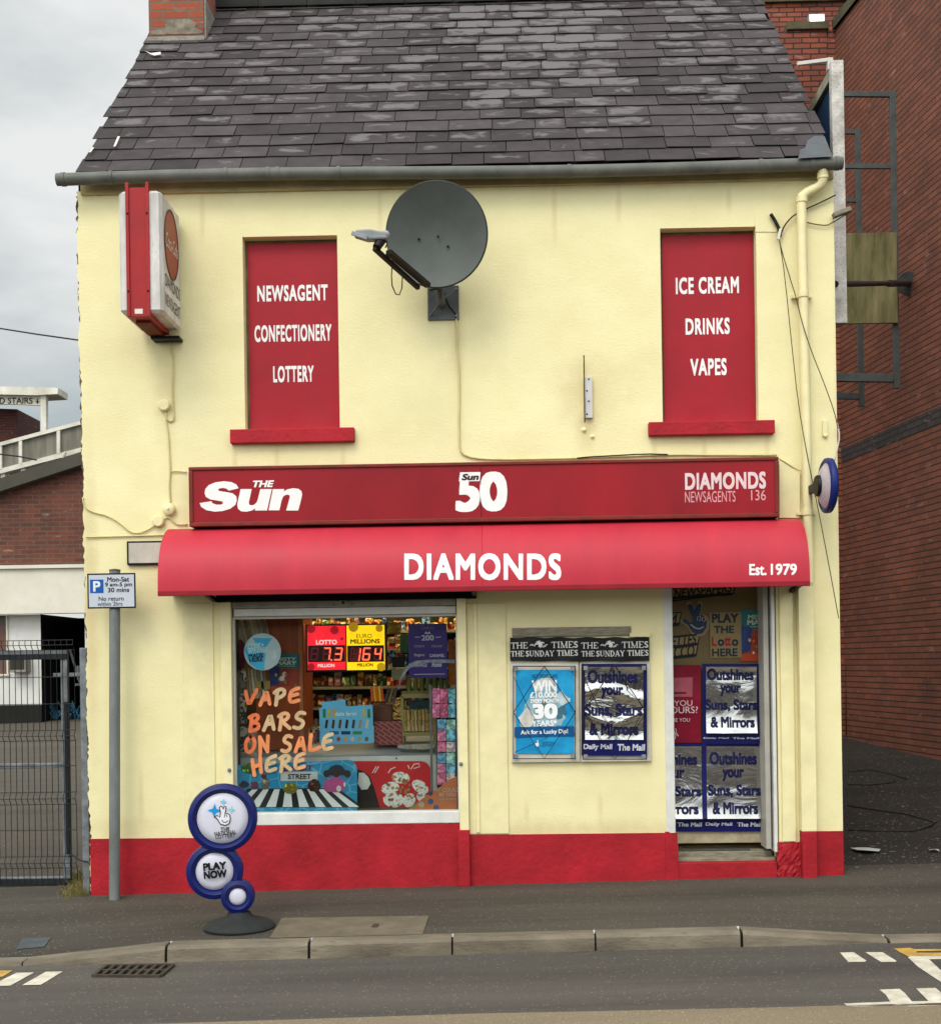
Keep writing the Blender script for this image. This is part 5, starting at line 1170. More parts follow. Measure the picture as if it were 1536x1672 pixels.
letters(pf, [('P',152,949,164,966,dict(bold=.03,m=flat('#d5dae2')))], SY-.004)
ik = flat('#23262b'); letters(pf, [('Mon-Sat',175,942,211,950,dict(bold=.02)), ('9 am-5 pm',171.5,951,215.5,959.5,dict(bold=.02)), ('30 mins',176,959.5,211,967,dict(bold=.02)), ('No return',161,974,202,981,dict(bold=.012,m=flat('#3d4044'))), ('within 2hrs',159,982.5,200,989.5,dict(bold=.012,m=flat('#5b5e63')))], SY-.0035, ik)
for z in (950, 980):
    b = MB(); c_ = Vector(P(187.5, z, -.17)); b.lathe([(.043,-.012),(.047,-.012),(.047,.012),(.043,.012)], c_, (0,0,1), 16); part('clamp', b, m_grey, pk, smooth=50)
# round lottery pavement sign
lg = G(391, 1516); LYc = lg.y
ls = thing('pavement_sign', 'blue pavement sign of three white discs on a black rubber base', 'pavement sign', (lg.x, lg.y, zp(lg.x, lg.y)))
kk = K(LYc); zb = zp(lg.x, lg.y)
b = MB(); R0 = 58.5*kk; b.lathe([(R0*.98,0),(R0,.012),(R0*.98,.024),(R0*.88,.042),(R0*.62,.062),(R0*.44,.073),(R0*.35,.088),(R0*.31,.108),(R0*.25,.114),(.0001,.114)], (lg.x, LYc, zb), (0,0,1), 40); b.v = [(x, LYc+(y-LYc)*.95, z) for x, y, z in b.v]
part('base', b, mat('black_rubber_base', '#2b2d2c', .75, var=.15, scale=20, bump=.15, bscale=120), ls, smooth=40)
yawn = Vector((.16, -1, .02)).normalized()
m_blue = mat('royal_blue_moulding', '#101b5a', .42, var=.08, scale=5, bump=.03)
m_face = mat('white_acrylic_face', '#c9c9d6', .3, var=.03, scale=3)
hx, vx = Vector((1, .16, 0)).normalized(), Vector((0,0,1))
fr_ = MB(); faces = []
for px, py, r, ri in ((364,1335.5,56,41.5),(351,1422,46,30.5),(388.5,1463,27.5,14)):
    c_ = Vector(P(px, py, LYc)); r *= kk; ri *= kk
    fr_.lathe([(.0001,-.07),(ri,-.07),(r*.97,-.06),(r,-.02),(r,.03),(r*.97,.055),(ri+.45*(r-ri),.066),(ri+.18*(r-ri),.055),(ri,.032),(.0001,.03)], c_, yawn, 48); faces.append((c_, ri))
nk = Vector(P(388.5,1488,LYc)); fr_.lathe([(.082,-.10),(.062,-.03),(.060,.0),(.050,.035)], nk, (0,0,1), 20)
part('frame', fr_, m_blue, ls, smooth=45)
def on_face(px, py, o): 
    c_ = Vector(P(364,1335.5,LYc)) + yawn*o; d = ray(px, py); t = (c_-EYEP).dot(yawn)/d.dot(yawn); return tuple(EYEP + d*t)
fparts = []
for c_, ri in faces:
    b = MB(); b.lathe([(ri*.995,.034),(ri*.985,.042),(ri*.7,.052),(ri*.35,.056),(.0001,.057)], c_, yawn, 40); fparts.append(part('sign_face', b, m_face, ls, smooth=True))
FO = .060
def ftext(s, x0, y0, x1, y1, root, m, bold=.03, rot=math.radians(5)):
    cx, cy = (x0+x1)/2, (y0+y1)/2; cs, sn = math.cos(rot), math.sin(rot)
    def fn(a, b_):
        dx = (a-.5)*(x1-x0); dy = (.5-b_)*(y1-y0); return on_face(cx+dx*cs+dy*sn, cy-dx*sn+dy*cs, FO)
    b = MB(); b.text(s, fn, bold=bold); part('lettering', b, m, root)
ink = flat('#101217', .4)
ftext('PLAY', 331.5,1408.5,369.5,1421, fparts[1], ink, .05); ftext('NOW', 332.5,1421.5,370.5,1434.5, fparts[1], ink, .05)
ftext('THE', 360,1351,375,1357, fparts[0], ink, .02, .09); ftext('NATIONAL', 350,1357,386,1363.5, fparts[0], ink, .014, .09); ftext('LOTTERY', 352,1362.5,384.5,1369, fparts[0], ink, .014, .09)
def star(cx, cy, r, root, m):
    b = MB(); p = []
    for k in range(16):
        a = 2*math.pi*k/16 - .06; t = abs(math.sin(2*a+.12)); rr = r*(1 - .62*t**.7); p.append(on_face(cx+rr*math.cos(a), cy-rr*math.sin(a), FO-.001))
    b.poly(p); part('star', b, m, root)
star(350,1324,11.5, fparts[0], flat('#1f8fd0',.35)); star(364.5,1309.5,6, fparts[0], flat('#6fc4dc',.35)); star(378,1322.5,6.5, fparts[0], flat('#7fcbd8',.35))
hnd = [(350,1334),(355,1332),(359,1335),(360,1327),(358,1320),(360,1316.5),(363,1318),(364.5,1322),(366,1317),(368.5,1317),(369,1321),(367,1330),(371,1328),(375,1331),(376,1338),(374,1345),(368,1348),(360,1346),(355,1338)]
b = MB(); b.poly([on_face(x, y, FO+.001) for x, y in hnd[::-1]]); part('hand', b, flat('#dcdce4',.35), fparts[0])
def fstroke(root, pts, wd, m, k=0):
    b = MB(); n = len(pts); V_ = []
    for i in range(n):
        a = Vector(pts[max(i-1,0)]); c2 = Vector(pts[min(i+1,n-1)]); d = (c2-a).normalized(); nn = Vector((-d.y, d.x))*wd/2; p = Vector(pts[i]); V_.append((on_face(p.x+nn.x, p.y+nn.y, FO+.002+k*.0002), on_face(p.x-nn.x, p.y-nn.y, FO+.002+k*.0002)))
    vs = [v for t in V_ for v in t]; b.add(vs, [(2*i, 2*i+2, 2*i+3, 2*i+1) for i in range(n-1)]); part('outline', b, m, root)
fstroke(fparts[0], hnd + hnd[:1], 1.5, ink); fstroke(fparts[0], [(362,1339),(365,1343),(369,1343),(373,1340)], 1.3, ink, 1); fstroke(fparts[0], [(366,1335),(367,1331),(370,1331),(370.5,1335)], 1.1, ink, 2)
# gully grate, covers, slab
gr = MB(); zo = .006
def gq(px, py): p = G(px, py, 0, zr); return Vector((p.x, p.y, zr(p.x)))
A, B, C_, D = gq(152.5,1596), gq(174,1579.5), gq(283,1578.5), gq(262,1596.5)
gt = thing('drain_grate', 'black iron drain grate in the road beside the kerb', 'drain', tuple((A+C_)/2))
b = MB(); b.poly([tuple(p+Vector((0,0,.003))) for p in (A, D, C_, B)]); part('pit', b, m_dark, gt)
b = MB(); up = Vector((0,0,.008))
for a, c_ in ((A,D),(D,C_),(C_,B),(B,A)): b.bar(a+up, c_+up, .022, .016)
b.bar(A.lerp(B,.52)+up, D.lerp(C_,.52)+up, .016, .014)
for i in range(1, 8): t = i/8; b.bar(A.lerp(D,t)+up, B.lerp(C_,t)+up, .020, .015)
part('iron_bars', b, mat('rusty_iron', '#4b433a', .7, metal=.4, var=.3, scale=20), gt)
def cover(label, quad, m, name, cat):
    b = MB(); q = [G(*p) for p in quad]; q = [Vector((p.x, p.y, zp(p.x, p.y)+.004)) for p in q]
    n = 6; vs = []
    for j in range(n+1):
        for i in range(n+1):
            p = q[0].lerp(q[1], i/n).lerp(q[3].lerp(q[2], i/n), j/n); vs.append((p.x, p.y, zp(p.x, p.y)+.004))
    b.add(vs, [(j*(n+1)+i, (j+1)*(n+1)+i, (j+1)*(n+1)+i+1, j*(n+1)+i+1) for j in range(n) for i in range(n)])
    o = solo(name, label, cat, b, m)
    if o.data.polygons[0].normal.z < 0: o.data.flip_normals()
    return o
cover('small blue grey utility cover in the pavement at the left', [(26,1536),(36,1524),(84,1522),(72,1533)], mat('utility_cover', '#4d5355', .55, metal=.3, var=.2, scale=15), 'utility_cover', 'utility cover')
sb_ = cover('pale concrete slab set in the pavement beside the pavement sign', [(440,1533),(460,1500),(700,1496.5),(690,1527)], mat('pale_concrete_slab', '#6b6252', .9, var=.2, scale=6, c2='#5a5244', fine=.15, bump=.2), 'concrete_slab', 'slab')
cover('small rusty cap in the concrete slab on the pavement', [(606,1516),(609,1511),(619,1510.5),(617,1515.5)], mat('rusty_cap', '#4a3f35', .7, var=.3), 'valve_cap', 'cover')
[o for o in COL.objects if o.name == 'valve_cap'][0].location.z += .004
def tuple_hex(c, k): return '#' + ''.join('%02x' % max(0, min(255, int(int(c[i:i+2], 16)*k))) for i in (1, 3, 5))
# ================================================================== INSIDE THE SHOP WINDOW
GI = GLY + .012       # just behind the pane
def glued(px, py): return P(px, py, GI)
# freezer
fz = thing('chest_freezer', 'white chest freezer with a red ice cream picture on its front inside the window', 'freezer', (P(560,1320,.45)[0], .45, .62))
FZ = .30
b = MB(); x0, z0, x1, z1 = R(384, 1234, 714, 1345, FZ); b.box(x0, x1, FZ, FZ+.62, .12, z1); part('cabinet', b, m_white, fz, bevel=.012)
b = MB(); b.add([(x0-.01, FZ-.01, z1), (x1+.01, FZ-.01, z1), (x1+.01, FZ+.55, z1+.20), (x0-.01, FZ+.55, z1+.20), (x0-.01, FZ+.62, z1), (x1+.01, FZ+.62, z1)], [(0,1,2,3),(1,5,2),(0,3,4),(3,2,5,4)])
part('lid', b, mat('grey_freezer_lid', '#a2a4a4', .4, var=.1), fz)
def rr_pts(x0, y0, x1, y1, r, n=5):
    o = []
    for cx, cy, a0 in ((x1-r,y0+r,-90),(x1-r,y1-r,0),(x0+r,y1-r,90),(x0+r,y0+r,180)):
        for k in range(n+1): a = rad(a0 + 90*k/n); o.append((cx+r*math.cos(a), cy+r*math.sin(a)))
    return o
fp = shape('red_picture', fz, rr_pts(560, 1243, 703, 1345, 16), FZ-.003, flat('#d62a30', .35))
shape('dark_part', fz, [(560,1256),(590,1258),(604,1268),(612,1290),(628,1345),(560,1345)], FZ-.005, flat('#2a211e', .4))
wi = flat('#f4f0e8', .5); br_ = flat('#a9824f', .5)
for i, (cx, cy, rx, ry, a) in enumerate(((654,1270,15,9.5,.1),(637,1287,15,10,-.2),(686,1285,15,9.5,.6),(642,1306,17,13,.1),(668,1307,10,12,.5),(689,1302,10,8,.7))):
    shape('ice_cream', fz, [(cx+rx*math.cos(t)*math.cos(a)-ry*math.sin(t)*math.sin(a), cy+rx*math.cos(t)*math.sin(a)+ry*math.sin(t)*math.cos(a)) for t in [6.283*k/16 for k in range(16)]], FZ-.006-.0008*i, printed('ice_%d' % i, ['#b98a52','#f4f0e8','#f4f0e8','#ddd3c4','#8a5a30'], 22))
rr = random.Random(31)
for i in range(22):
    a = rr.uniform(0, 6.28); t = rr.uniform(0, 22); cx, cy, s = 665+t*math.cos(a), 1289+t*.75*math.sin(a), rr.uniform(1.2, 3)
    shape('crumb', fz, [(cx+s*math.cos(6.283*k/6)*rr.uniform(.6,1.2), cy+s*math.sin(6.283*k/6)*rr.uniform(.6,1.2)) for k in range(6)], FZ-.012-.0003*i, br_)
for i, pts in enumerate((((608,1262),(614,1252)),((612,1262),(618,1252)),((634,1262),(638,1256),(645,1253)),((666,1250),(668,1255)),((671,1256),(676,1248),(684,1247),(685,1252),(676,1255)))):
    b = MB(); b.stroke(pts, 1.3, FZ-.005); part('white_dash', b, wi, fz)
shape('shell', fz, [(586,1262),(594,1262),(602,1270),(605,1280),(600,1289),(590,1290),(584,1280)], FZ-.006, wi)
b = MB(); b.disc(647,1238.5,1.5,FZ-.002,10); part('lock', b, m_dark, fz)
def lattice(name, c, c2, line):
    m = mat(name, c, .35, var=.2, scale=9, c2=c2); t = m.node_tree; N = t.nodes.new; K_ = t.links.new; b = t.nodes['Principled BSDF']; src = b.inputs['Base Color'].links[0].from_socket
    co = N('ShaderNodeTexCoord'); v = N('ShaderNodeTexVoronoi'); v.feature = 'DISTANCE_TO_EDGE'; v.inputs['Scale'].default_value = 9; K_(co.outputs['Object'], v.inputs['Vector'])
    g = N('ShaderNodeMath'); g.operation = 'LESS_THAN'; g.inputs[1].default_value = .035; K_(v.outputs['Distance'], g.inputs[0]); q = N('ShaderNodeMath'); q.operation = 'MULTIPLY'; q.inputs[1].default_value = .6; K_(g.outputs[0], q.inputs[0])
    mi = N('ShaderNodeMixRGB'); mi.inputs['Color2'].default_value = h(line); K_(q.outputs[0], mi.inputs['Fac']); K_(src, mi.inputs['Color1']); K_(mi.outputs['Color'], b.inputs['Base Color']); return m
# blue street scene poster standing against the pane
sp_ = root_at('sweet_poster', 'blue poster of sweets on a zebra crossing at the bottom left of the window', 'poster', 484, 1324, GI)
BY2 = GI + .006
shape('sheet', sp_, [(382,1250)]+[(566,1241)]+[(574,1242),(580,1247),(583,1255)]+[(583,1326),(382,1326)], BY2, lattice('turquoise_print', '#3596c0', '#2f86ae', '#7fc0da'))
for i in range(8):
    t = i/7; xa, xb = 412 + t*125, 380 + t*190
    shape('stripe', sp_, [(xa,1289),(xa+9,1289),(xb+16,1318),(xb,1318)], BY2-.002-.0001*i, flat('#f0f0ec', .45))
shape('crossing', sp_, [(404,1288),(552,1287),(584,1312),(584,1319),(382,1319)], BY2-.001, flat('#2b2c2c', .5))
b = MB(); b.pbox(458, 1260.5, 518.5, 1275.5, BY2-.006, .003); sgn = part('name_sign', b, flat('#d0cfc9', .4), sp_, bevel=.001)
letters(sgn, [('STREET',470,1264,508,1272.5,dict(bold=.03))], BY2-.0075, flat('#26282a'))
letters(sp_, [('SWEET',463,1250,512,1259,dict(bold=.05,shear=.2,rot=.03))], BY2-.004, flat('#7d3f77', .4))
for i, (cx, cy, rx, ry, c_, n) in enumerate(((408,1255,16,9,'#5f8f34',9),(416,1283,7,7,'#b0557c',12),(474,1287,12,11,'#c9b93c',9),(513,1283,11,11,'#5a2d22',14),(433,1280,7,11,'#b5a68f',7),(431,1268,5,5,'#8c4a2c',8),(398,1281,9,6,'#3d4a77',7))):
    q_ = random.Random(i+50); shape('sweet', sp_, [(cx+rx*math.cos(6.283*k/n)*q_.uniform(.85,1.08), cy+ry*math.sin(6.283*k/n)*q_.uniform(.85,1.08)) for k in range(n)], BY2-.006-.0004*i, printed('sweet_%d' % i, [c_, tuple_hex(c_, .6), tuple_hex(c_, 1.5)], 26))
shape('toy_car', sp_, [(528,1280),(531,1274),(538,1273),(542,1269),(552,1268),(557,1272),(562,1274),(564,1282),(561,1291),(549,1294),(534,1293),(528,1288)], BY2-.010, flat('#c0578f', .35))
b = MB(); b.disc(553,1288,4,BY2-.0112,14,5); b.disc(562.5,1281,1.8,BY2-.0112,10,4); part('car_wheel', b, flat('#ddd8d6'), sp_)
shape('dark_truck', sp_, [(533,1260),(540,1252),(548,1249),(557,1250),(564,1258),(568,1262),(560,1266),(540,1266)], BY2-.010, flat('#2b3440', .4))
for i, px in enumerate((533,549,567)): b = MB(); b.disc(px,1263.5,5.5,BY2-.0125-.0004*i,14,6); part('truck_wheel', b, flat('#3d2b29'), sp_)
# painted lettering on the pane
wl = root_at('window_lettering', 'orange brush painted vape bars lettering on the shop window', 'lettering', 470, 1264, GLY)
WY = GLY - .003
LET = {'V': [[(0,0),(.12,.5),(.28,1),(.6,.45),(.95,-.05)]], 'A': [[(0,1.0),(.25,.55),(.55,.0),(.7,.5),(.82,.95)],[(.2,.66),(.5,.62),(.72,.6)]], 'P': [[(.25,.12),(.2,.6),(.12,1.05)],[(0,.22),(.3,.02),(.75,.0),(.9,.22),(.7,.48),(.25,.6)]],
 'E': [[(.85,.0),(.35,.1),(.12,.3),(.05,.75),(.2,.95),(.85,.82)],[(.15,.5),(.5,.44),(.75,.4)]], 'B': [[(.25,.1),(.2,.6),(.1,1.0)],[(.05,.18),(.5,.0),(.8,.12),(.72,.34),(.3,.5)],[(.3,.5),(.75,.55),(.85,.78),(.6,.95),(.1,1.0)]],
 'R': [[(.22,.1),(.18,.6),(.08,1.02)],[(0,.2),(.4,.0),(.82,.1),(.75,.35),(.25,.55)],[(.3,.55),(.6,.75),(.9,.95)]], 'S': [[(.88,.1),(.55,.0),(.25,.15),(.2,.38),(.55,.48),(.8,.62),(.7,.88),(.35,1.0),(.02,.9)]],
 'O': [[(.5,.02),(.15,.2),(.02,.6),(.2,.95),(.55,.95),(.85,.6),(.85,.2),(.5,.02)]], 'N': [[(.15,1.05),(.15,.5),(.1,.05)],[(.1,.05),(.45,.5),(.8,.95)],[(.8,.95),(.8,.5),(.85,.0)]], 'L': [[(.2,.0),(.1,.5),(.08,.92)],[(.08,.92),(.5,.92),(.95,.78)]],
 'H': [[(.1,.12),(.18,.6),(.28,1.1)],[(.75,-.05),(.78,.4),(.85,.95)],[(.15,.6),(.5,.5),(.8,.45)]]}
cols = ['#e2764a','#dd7a48','#cfa872','#e0794a']
def brush(word, x0, y0, wds, hgt, slope, cc):
    x = x0
    for i, ch_ in enumerate(word):
        if ch_ == ' ': x += wds*.7; continue
        w_ = wds*.82; b = MB(); k = 0
        for st in LET[ch_]:
            pts = [(x + a*w_, y0 + v*hgt + (x + a*w_ - x0)*slope) for a, v in st]
            s2 = [pts[0]]
            for p, q_ in zip(pts[:-1], pts[1:]):
                s2 += [(p[0]*.7+q_[0]*.3, p[1]*.7+q_[1]*.3), (p[0]*.3+q_[0]*.7, p[1]*.3+q_[1]*.7)]
            s2.append(pts[-1]); b.stroke(s2, 6.2, WY - .0004*k); k += 1
        part('letter', b, flat(cc[i % len(cc)], .6, var=.2), wl); x += wds
O1, O2, O3, T1 = '#e0744a', '#e58d5c', '#d7a578', '#c9ae84'
brush('VAPE', 401, 1129, 23.5, 24, -.06, [O1,O2,T1,O2]); brush('BARS', 406, 1167, 24.5, 27, -.05, [O1,T1,O3,T1])
brush('ON SALE', 400, 1203, 22.2, 27, -.03, [O1,O2,O2,O3,O2,O2,T1]); brush('HERE', 410, 1238, 23.5, 26, -.09, [O2,T1,T1,O3])
# round blue sticker
rk = root_at('round_sticker', 'round grey and blue winner made here sticker on the shop window', 'sticker', 428, 1095, GI)
b = MB(); b.disc(428.5, 1064.5, 30.5, GI, 36); part('disc', b, flat('#b4c2c4', .4), rk)
shape('blue_wedge', rk, [(412,1042),(445,1042),(437,1052),(431,1060),(419,1052)], GI-.002, flat('#3aa6d2', .4))
shape('blue_wedge', rk, [(399,1062),(404,1054),(420,1056),(433,1068),(431,1094),(421,1093),(408,1084)], GI-.0022, flat('#46b0da', .4))
letters(rk, [('£250K+',404,1050,431,1059,dict(bold=.03,rot=.08)), ('WINNER',404,1058,438,1067,dict(bold=.03,rot=.08)), ('MADE',406,1067,430,1074,dict(bold=.03,rot=.08,m=flat('#16282e'))), ('HERE',407,1074,429,1081,dict(bold=.03,rot=.08,m=flat('#16282e')))], GI-.004, flat('#b9dde2', .4))
shape('hand_mark', rk, [(443,1071),(446,1070),(446,1062),(449,1062),(450,1069),(453,1072),(450,1077),(445,1076)], GI-.004, flat('#c8cfcf', .4))
# jackpot display
jd = root_at('jackpot_display', 'lit red and yellow lottery jackpot display hanging in the shop window', 'display', 565, 1095, GI+.05)
JY = GI + .045
b = MB(); b.pbox(499, 1019, 631, 1097, JY, .06); part('case', b, m_black, jd, bevel=.004)
m_lr = mat('lit_red_panel', '#e8202f', .3, var=.15, scale=9, emit=1.25); m_ly = mat('lit_yellow_panel', '#f7c410', .3, var=.08, scale=6, emit=1.25)
b = MB(); b.pbox(502, 1022, 564, 1094, JY-.004, .003); lr_ = part('red_panel', b, m_lr, jd); b = MB(); b.pbox(566, 1021, 628, 1094, JY-.004, .003); ly_ = part('yellow_panel', b, m_ly, jd)
for root, x0, x1 in ((lr_, 503, 563.5), (ly_, 567, 627)):
    b = MB(); b.prect(x0, 1054, x1, 1081, JY-.006); part('digit_window', b, mat('dark_red_window', '#2c0508', .4), root)
for root, c_, it in ((lr_, '#c4152a', ((508,1027,7),(546,1029,7),(558,1043,2.5),(508,1089,6))), (ly_, '#cfa00c', ((577,1024,8),(619,1026,6),(622,1089,7)))):
    for i, (x, y, r) in enumerate(it): b = MB(); b.disc(x, y, r, JY-.0052, 20); part('ball', b, mat('ball_'+c_.strip('#')+str(i), c_, .3, var=.1, emit=.35), root)
letters(lr_, [('LOTTO',516,1045,550,1052.5,dict(bold=.03)), ('MILLION',519,1084,546,1089.5,dict(bold=.03))], JY-.0075, mat('lit_white', '#ffe6e0', .4, emit=.6))
letters(ly_, [('EURO',582,1035,607,1042,dict(bold=.0)), ('MILLIONS',572,1043.5,620,1051,dict(bold=.03)), ('MILLION',583,1083,609,1088.5,dict(bold=.03))], JY-.0075, flat('#4a3a06'))
SEG = {'a':((.12,.97),(.88,.97)),'b':((.92,.92),(.92,.54)),'c':((.92,.46),(.92,.08)),'d':((.12,.03),(.88,.03)),'e':((.08,.08),(.08,.46)),'f':((.08,.54),(.08,.92)),'g':((.15,.5),(.85,.5))}
m_on = mat('lit_red_segment', '#ff5a3c', .4, emit=2.2); m_off = mat('unlit_segment', '#7c2428', .5)
def digit(root, x0, y0, w_, h_, on):
    for which, m in ((on, m_on), (''.join(c for c in 'abcdefg' if c not in on), m_off)):
        if not which: continue
        b = MB(); k = 0
        for c in which:
            (a, v), (a2, v2) = SEG[c]; k += 1
            f = lambda u, t: (x0 + u*w_ + t*2.6, y0 + (1-t)*h_)
            b.stroke([f(a, v), f((a+a2)/2, (v+v2)/2), f(a2, v2)], 2.6, JY-.008-.0001*k)
        part('digit' if m is m_on else 'unlit_digit', b, m, root)
digit(lr_, 506, 1058, 12, 20, ''); digit(lr_, 526, 1058, 12, 20, 'abc'); digit(lr_, 545, 1058, 12, 20, 'abcdg')
digit(ly_, 571, 1058, 11, 20, ''); digit(ly_, 576, 1058, 11, 20, 'bc'); digit(ly_, 591, 1058, 12, 20, 'acdefg'); digit(ly_, 610, 1058, 11, 20, 'bcfg')
b = MB(); b.disc(541, 1078, 1.6, JY-.009, 8); part('digit_point', b, m_on, lr_)
b = MB(); b.disc(586, 1078, 1.6, JY-.009, 8); part('digit_point', b, m_on, ly_)
# purple poster
pu = root_at('purple_poster', 'dark purple chocolate anniversary poster on the right of the shop window', 'poster', 699, 1108, GI)
b = MB(); b.prect(667, 1018.5, 730, 1107, GI); part('sheet', b, mat('purple_print', '#38286a', .35, var=.1, scale=4), pu)
pw = flat('#b9b2bd', .4)
letters(pu, [('Cadbury',688,1022,709,1029,dict(shear=.3,m=flat('#7d6f5a'))), ('200',688,1037,708,1046,dict(bold=.02)), ('buttons',676,1052,693,1057,dict(shear=.2,m=flat('#8d806f'))), ('classic',704,1052,722,1057,dict(shear=.2,m=flat('#8d806f'))), ('fingers',676,1067,693,1073,dict(bold=.02,m=flat('#a09a86'))), ('CARAMEL',701,1068,726,1073,dict(bold=.02)), ('BOURNVILLE',672,1084,697,1089,dict(bold=.02)), ('Roses',705,1081,721,1089,dict(shear=.2,bold=.02))], GI-.002, pw)
for i, (x0, x1, y) in enumerate(((677,686,1040),(711,720,1040),(676,726,1100.5))): b = MB(); b.prect(x0, y, x1, y+.9, GI-.002); part('rule', b, pw, pu)
shape('crown_mark', pu, [(693,1035),(695,1031),(698,1034),(701,1031),(703,1035)], GI-.002, pw)
# clear bag taped across it
b = MB(); b.ppoly([(661,1093),(668,1084),(680,1079),(705,1077),(742,1077),(742,1083),(700,1082),(678,1087),(668,1092),(655,1108),(652,1126),(650,1126),(653,1108)], GI-.006); solo('clear_tape', 'strip of shiny clear wrapping taped across the purple poster', 'tape', b, mat('dull_clear_film', '#8d8e9a', .15, var=.3, scale=20))
# wood cupboard with poster, at the left
cbd = thing('wood_cupboard', 'reddish brown wooden cupboard side behind the left of window', 'cupboard', P(465, 1220, .34))
b = MB(); x0, z0, x1, z1 = R(418, 990, 496, 1225, .34); b.box(x0, x1, .34, .8, z0, z1+.1); part('side_panel', b, mat('red_brown_wood', '#96481e', .4, var=.3, scale=3, stretch=(4,4,.6), c2='#7a3014'), cbd, bevel=.004)
b = MB(); b.pbox(488, 990, 494, 1225, .325, .014); part('edge_strip', b, flat('#a3643c'), cbd)
vp = root_at('vape_poster', 'small teal and orange flavour poster behind round sticker in the shop window', 'poster', 468, 1130, .33)
vape(vp, 440, 1068, 489, 1130, .325)
b = MB(); b.pbox(416, 1112, 441, 1126, .31, .02); solo('price_card', 'plain tan card on the cupboard under the round sticker', 'card', b, flat('#a58d4f'))
# leaning newspapers in the rack
rr = random.Random(4); nc = ['#b8ad94','#9e9480','#c9c0aa','#8a8272','#b39c74','#d0c8b4']
for i in range(11):
    px = 384 + i*4.6; t = rr.uniform(2, 5); b = MB(); b.ppoly([(px-2,1008+rr.uniform(-2,3)),(px+t,1008),(px+t+10,1050+rr.uniform(-4,6)),(px+7,1052)], .30 + .012*(i % 3), .012)
    solo('newspaper', 'folded newspaper leaning in the upper rack at the left of the window', 'newspaper', b, mat('newsprint_%d' % i, nc[i % 6], .8, var=.25, scale=30), group='newspapers in the upper rack')
for i in range(8):
    px = 394 + i*5; b = MB(); b.ppoly([(px,1092+rr.uniform(-3,3)),(px+3.5,1092),(px+9,1140),(px+5,1141)], .31 + .01*(i % 3), .01)
    solo('newspaper', 'folded newspaper leaning in the middle rack below the round sticker', 'newspaper', b, mat('newsprint_b%d' % i, nc[(i+2) % 6], .8, var=.25, scale=30), group='newspapers in the middle rack')
for i, (x0, y0, x1, y1) in enumerate(((381,1100,391,1134),(392,1096,402,1136),(382,1140,390,1180),(391,1138,402,1182),(382,1186,404,1228))):
    b = MB(); b.pbox(x0, y0, x1, y1, .29 + .005*i, .03); solo('magazine', ('tall pale magazine at the left edge of the window','tall grey magazine next to the window edge','narrow magazine in the lower rack at the left','wider magazine in the lower rack at the left','low stack of pale magazines at the bottom left')[i], 'magazine', b, printed('mag_%d' % i, [['#a49c86','#7f7a6a','#6a665a','#a5a29a','#8a867d'][i], '#4a453c', '#c9c0aa', '#7a4a3c' if i % 2 else '#4f6072'], 14), bevel=.003)
b = MB(); b.ppoly([(381,1047),(392,1044),(400,1052),(402,1078),(396,1092),(386,1100),(381,1100)], .27, .03); solo('red_magazine', 'dark pinkish red magazine at the left edge beside the sticker', 'magazine', b, mat('pink_red_cover', '#6e2238', .5, var=.4, scale=14), bevel=.004)
# ice cream menu boards
for i, (y, dx, dy, lab) in enumerate(((.27, 0, 0, 'light blue ice cream menu board standing in the window'), (.31, 4, -9, 'second light blue menu board half hidden behind the first'))):
    mb_ = root_at('menu_board', lab, 'menu board', 565+dx, 1216+dy, y, 'ice cream menu boards')
    shape('board', mb_, [(521+dx,1156+dy),(608-(0 if i == 0 else 44),1151+dy),(610-(0 if i == 0 else 44),1213+dy),(523+dx,1217+dy)], y, mat('menu_blue_%d' % i, '#6cb8e0', .4, var=.06, scale=5), .006)
    if i: continue
    letters(mb_, [('dale farm',547,1162,582,1169,dict(bold=.02))], y-.002, flat('#d6e6ea'))
    for k in range(7):
        x = 530 + k*11; b = MB(); b.ppoly([(x,1189),(x+2,1175),(x+6,1176),(x+4,1190)], y-.002-.0001*k); part('lolly', b, flat(['#3a2a24','#4a3328','#5a3d2a','#2b2a33','#3f3640','#a08c7a','#cfc6b4'][k]), mb_)
    for k, c_ in enumerate(('#2e7a4a','#c9b64a','#c9a84a','#c9b64a','#2e7a4a')):
        x = (527,535,543,592,600)[k]; b = MB(); b.prect(x, 1158, x+4.5, 1172, y-.002); part('lolly', b, flat(c_), mb_)
    for k, c_ in enumerate(('#2a5f94','#1d2f5f','#3d8a4e')):
        x = 538 + k*19; b = MB(); b.prect(x, 1194, x+15, 1199.5, y-.002); part('price_tag', b, flat(c_), mb_)
    for k, c_ in enumerate(('#3aa0b4','#b03a44','#c79a68','#c9c4b8','#9aa07a','#5f6a58')):
        x = 541 + k*11.5; b = MB(); b.disc(x, 1207, 3.3, y-.002-.0001*k, 10, 4); part('tub', b, flat(c_), mb_)
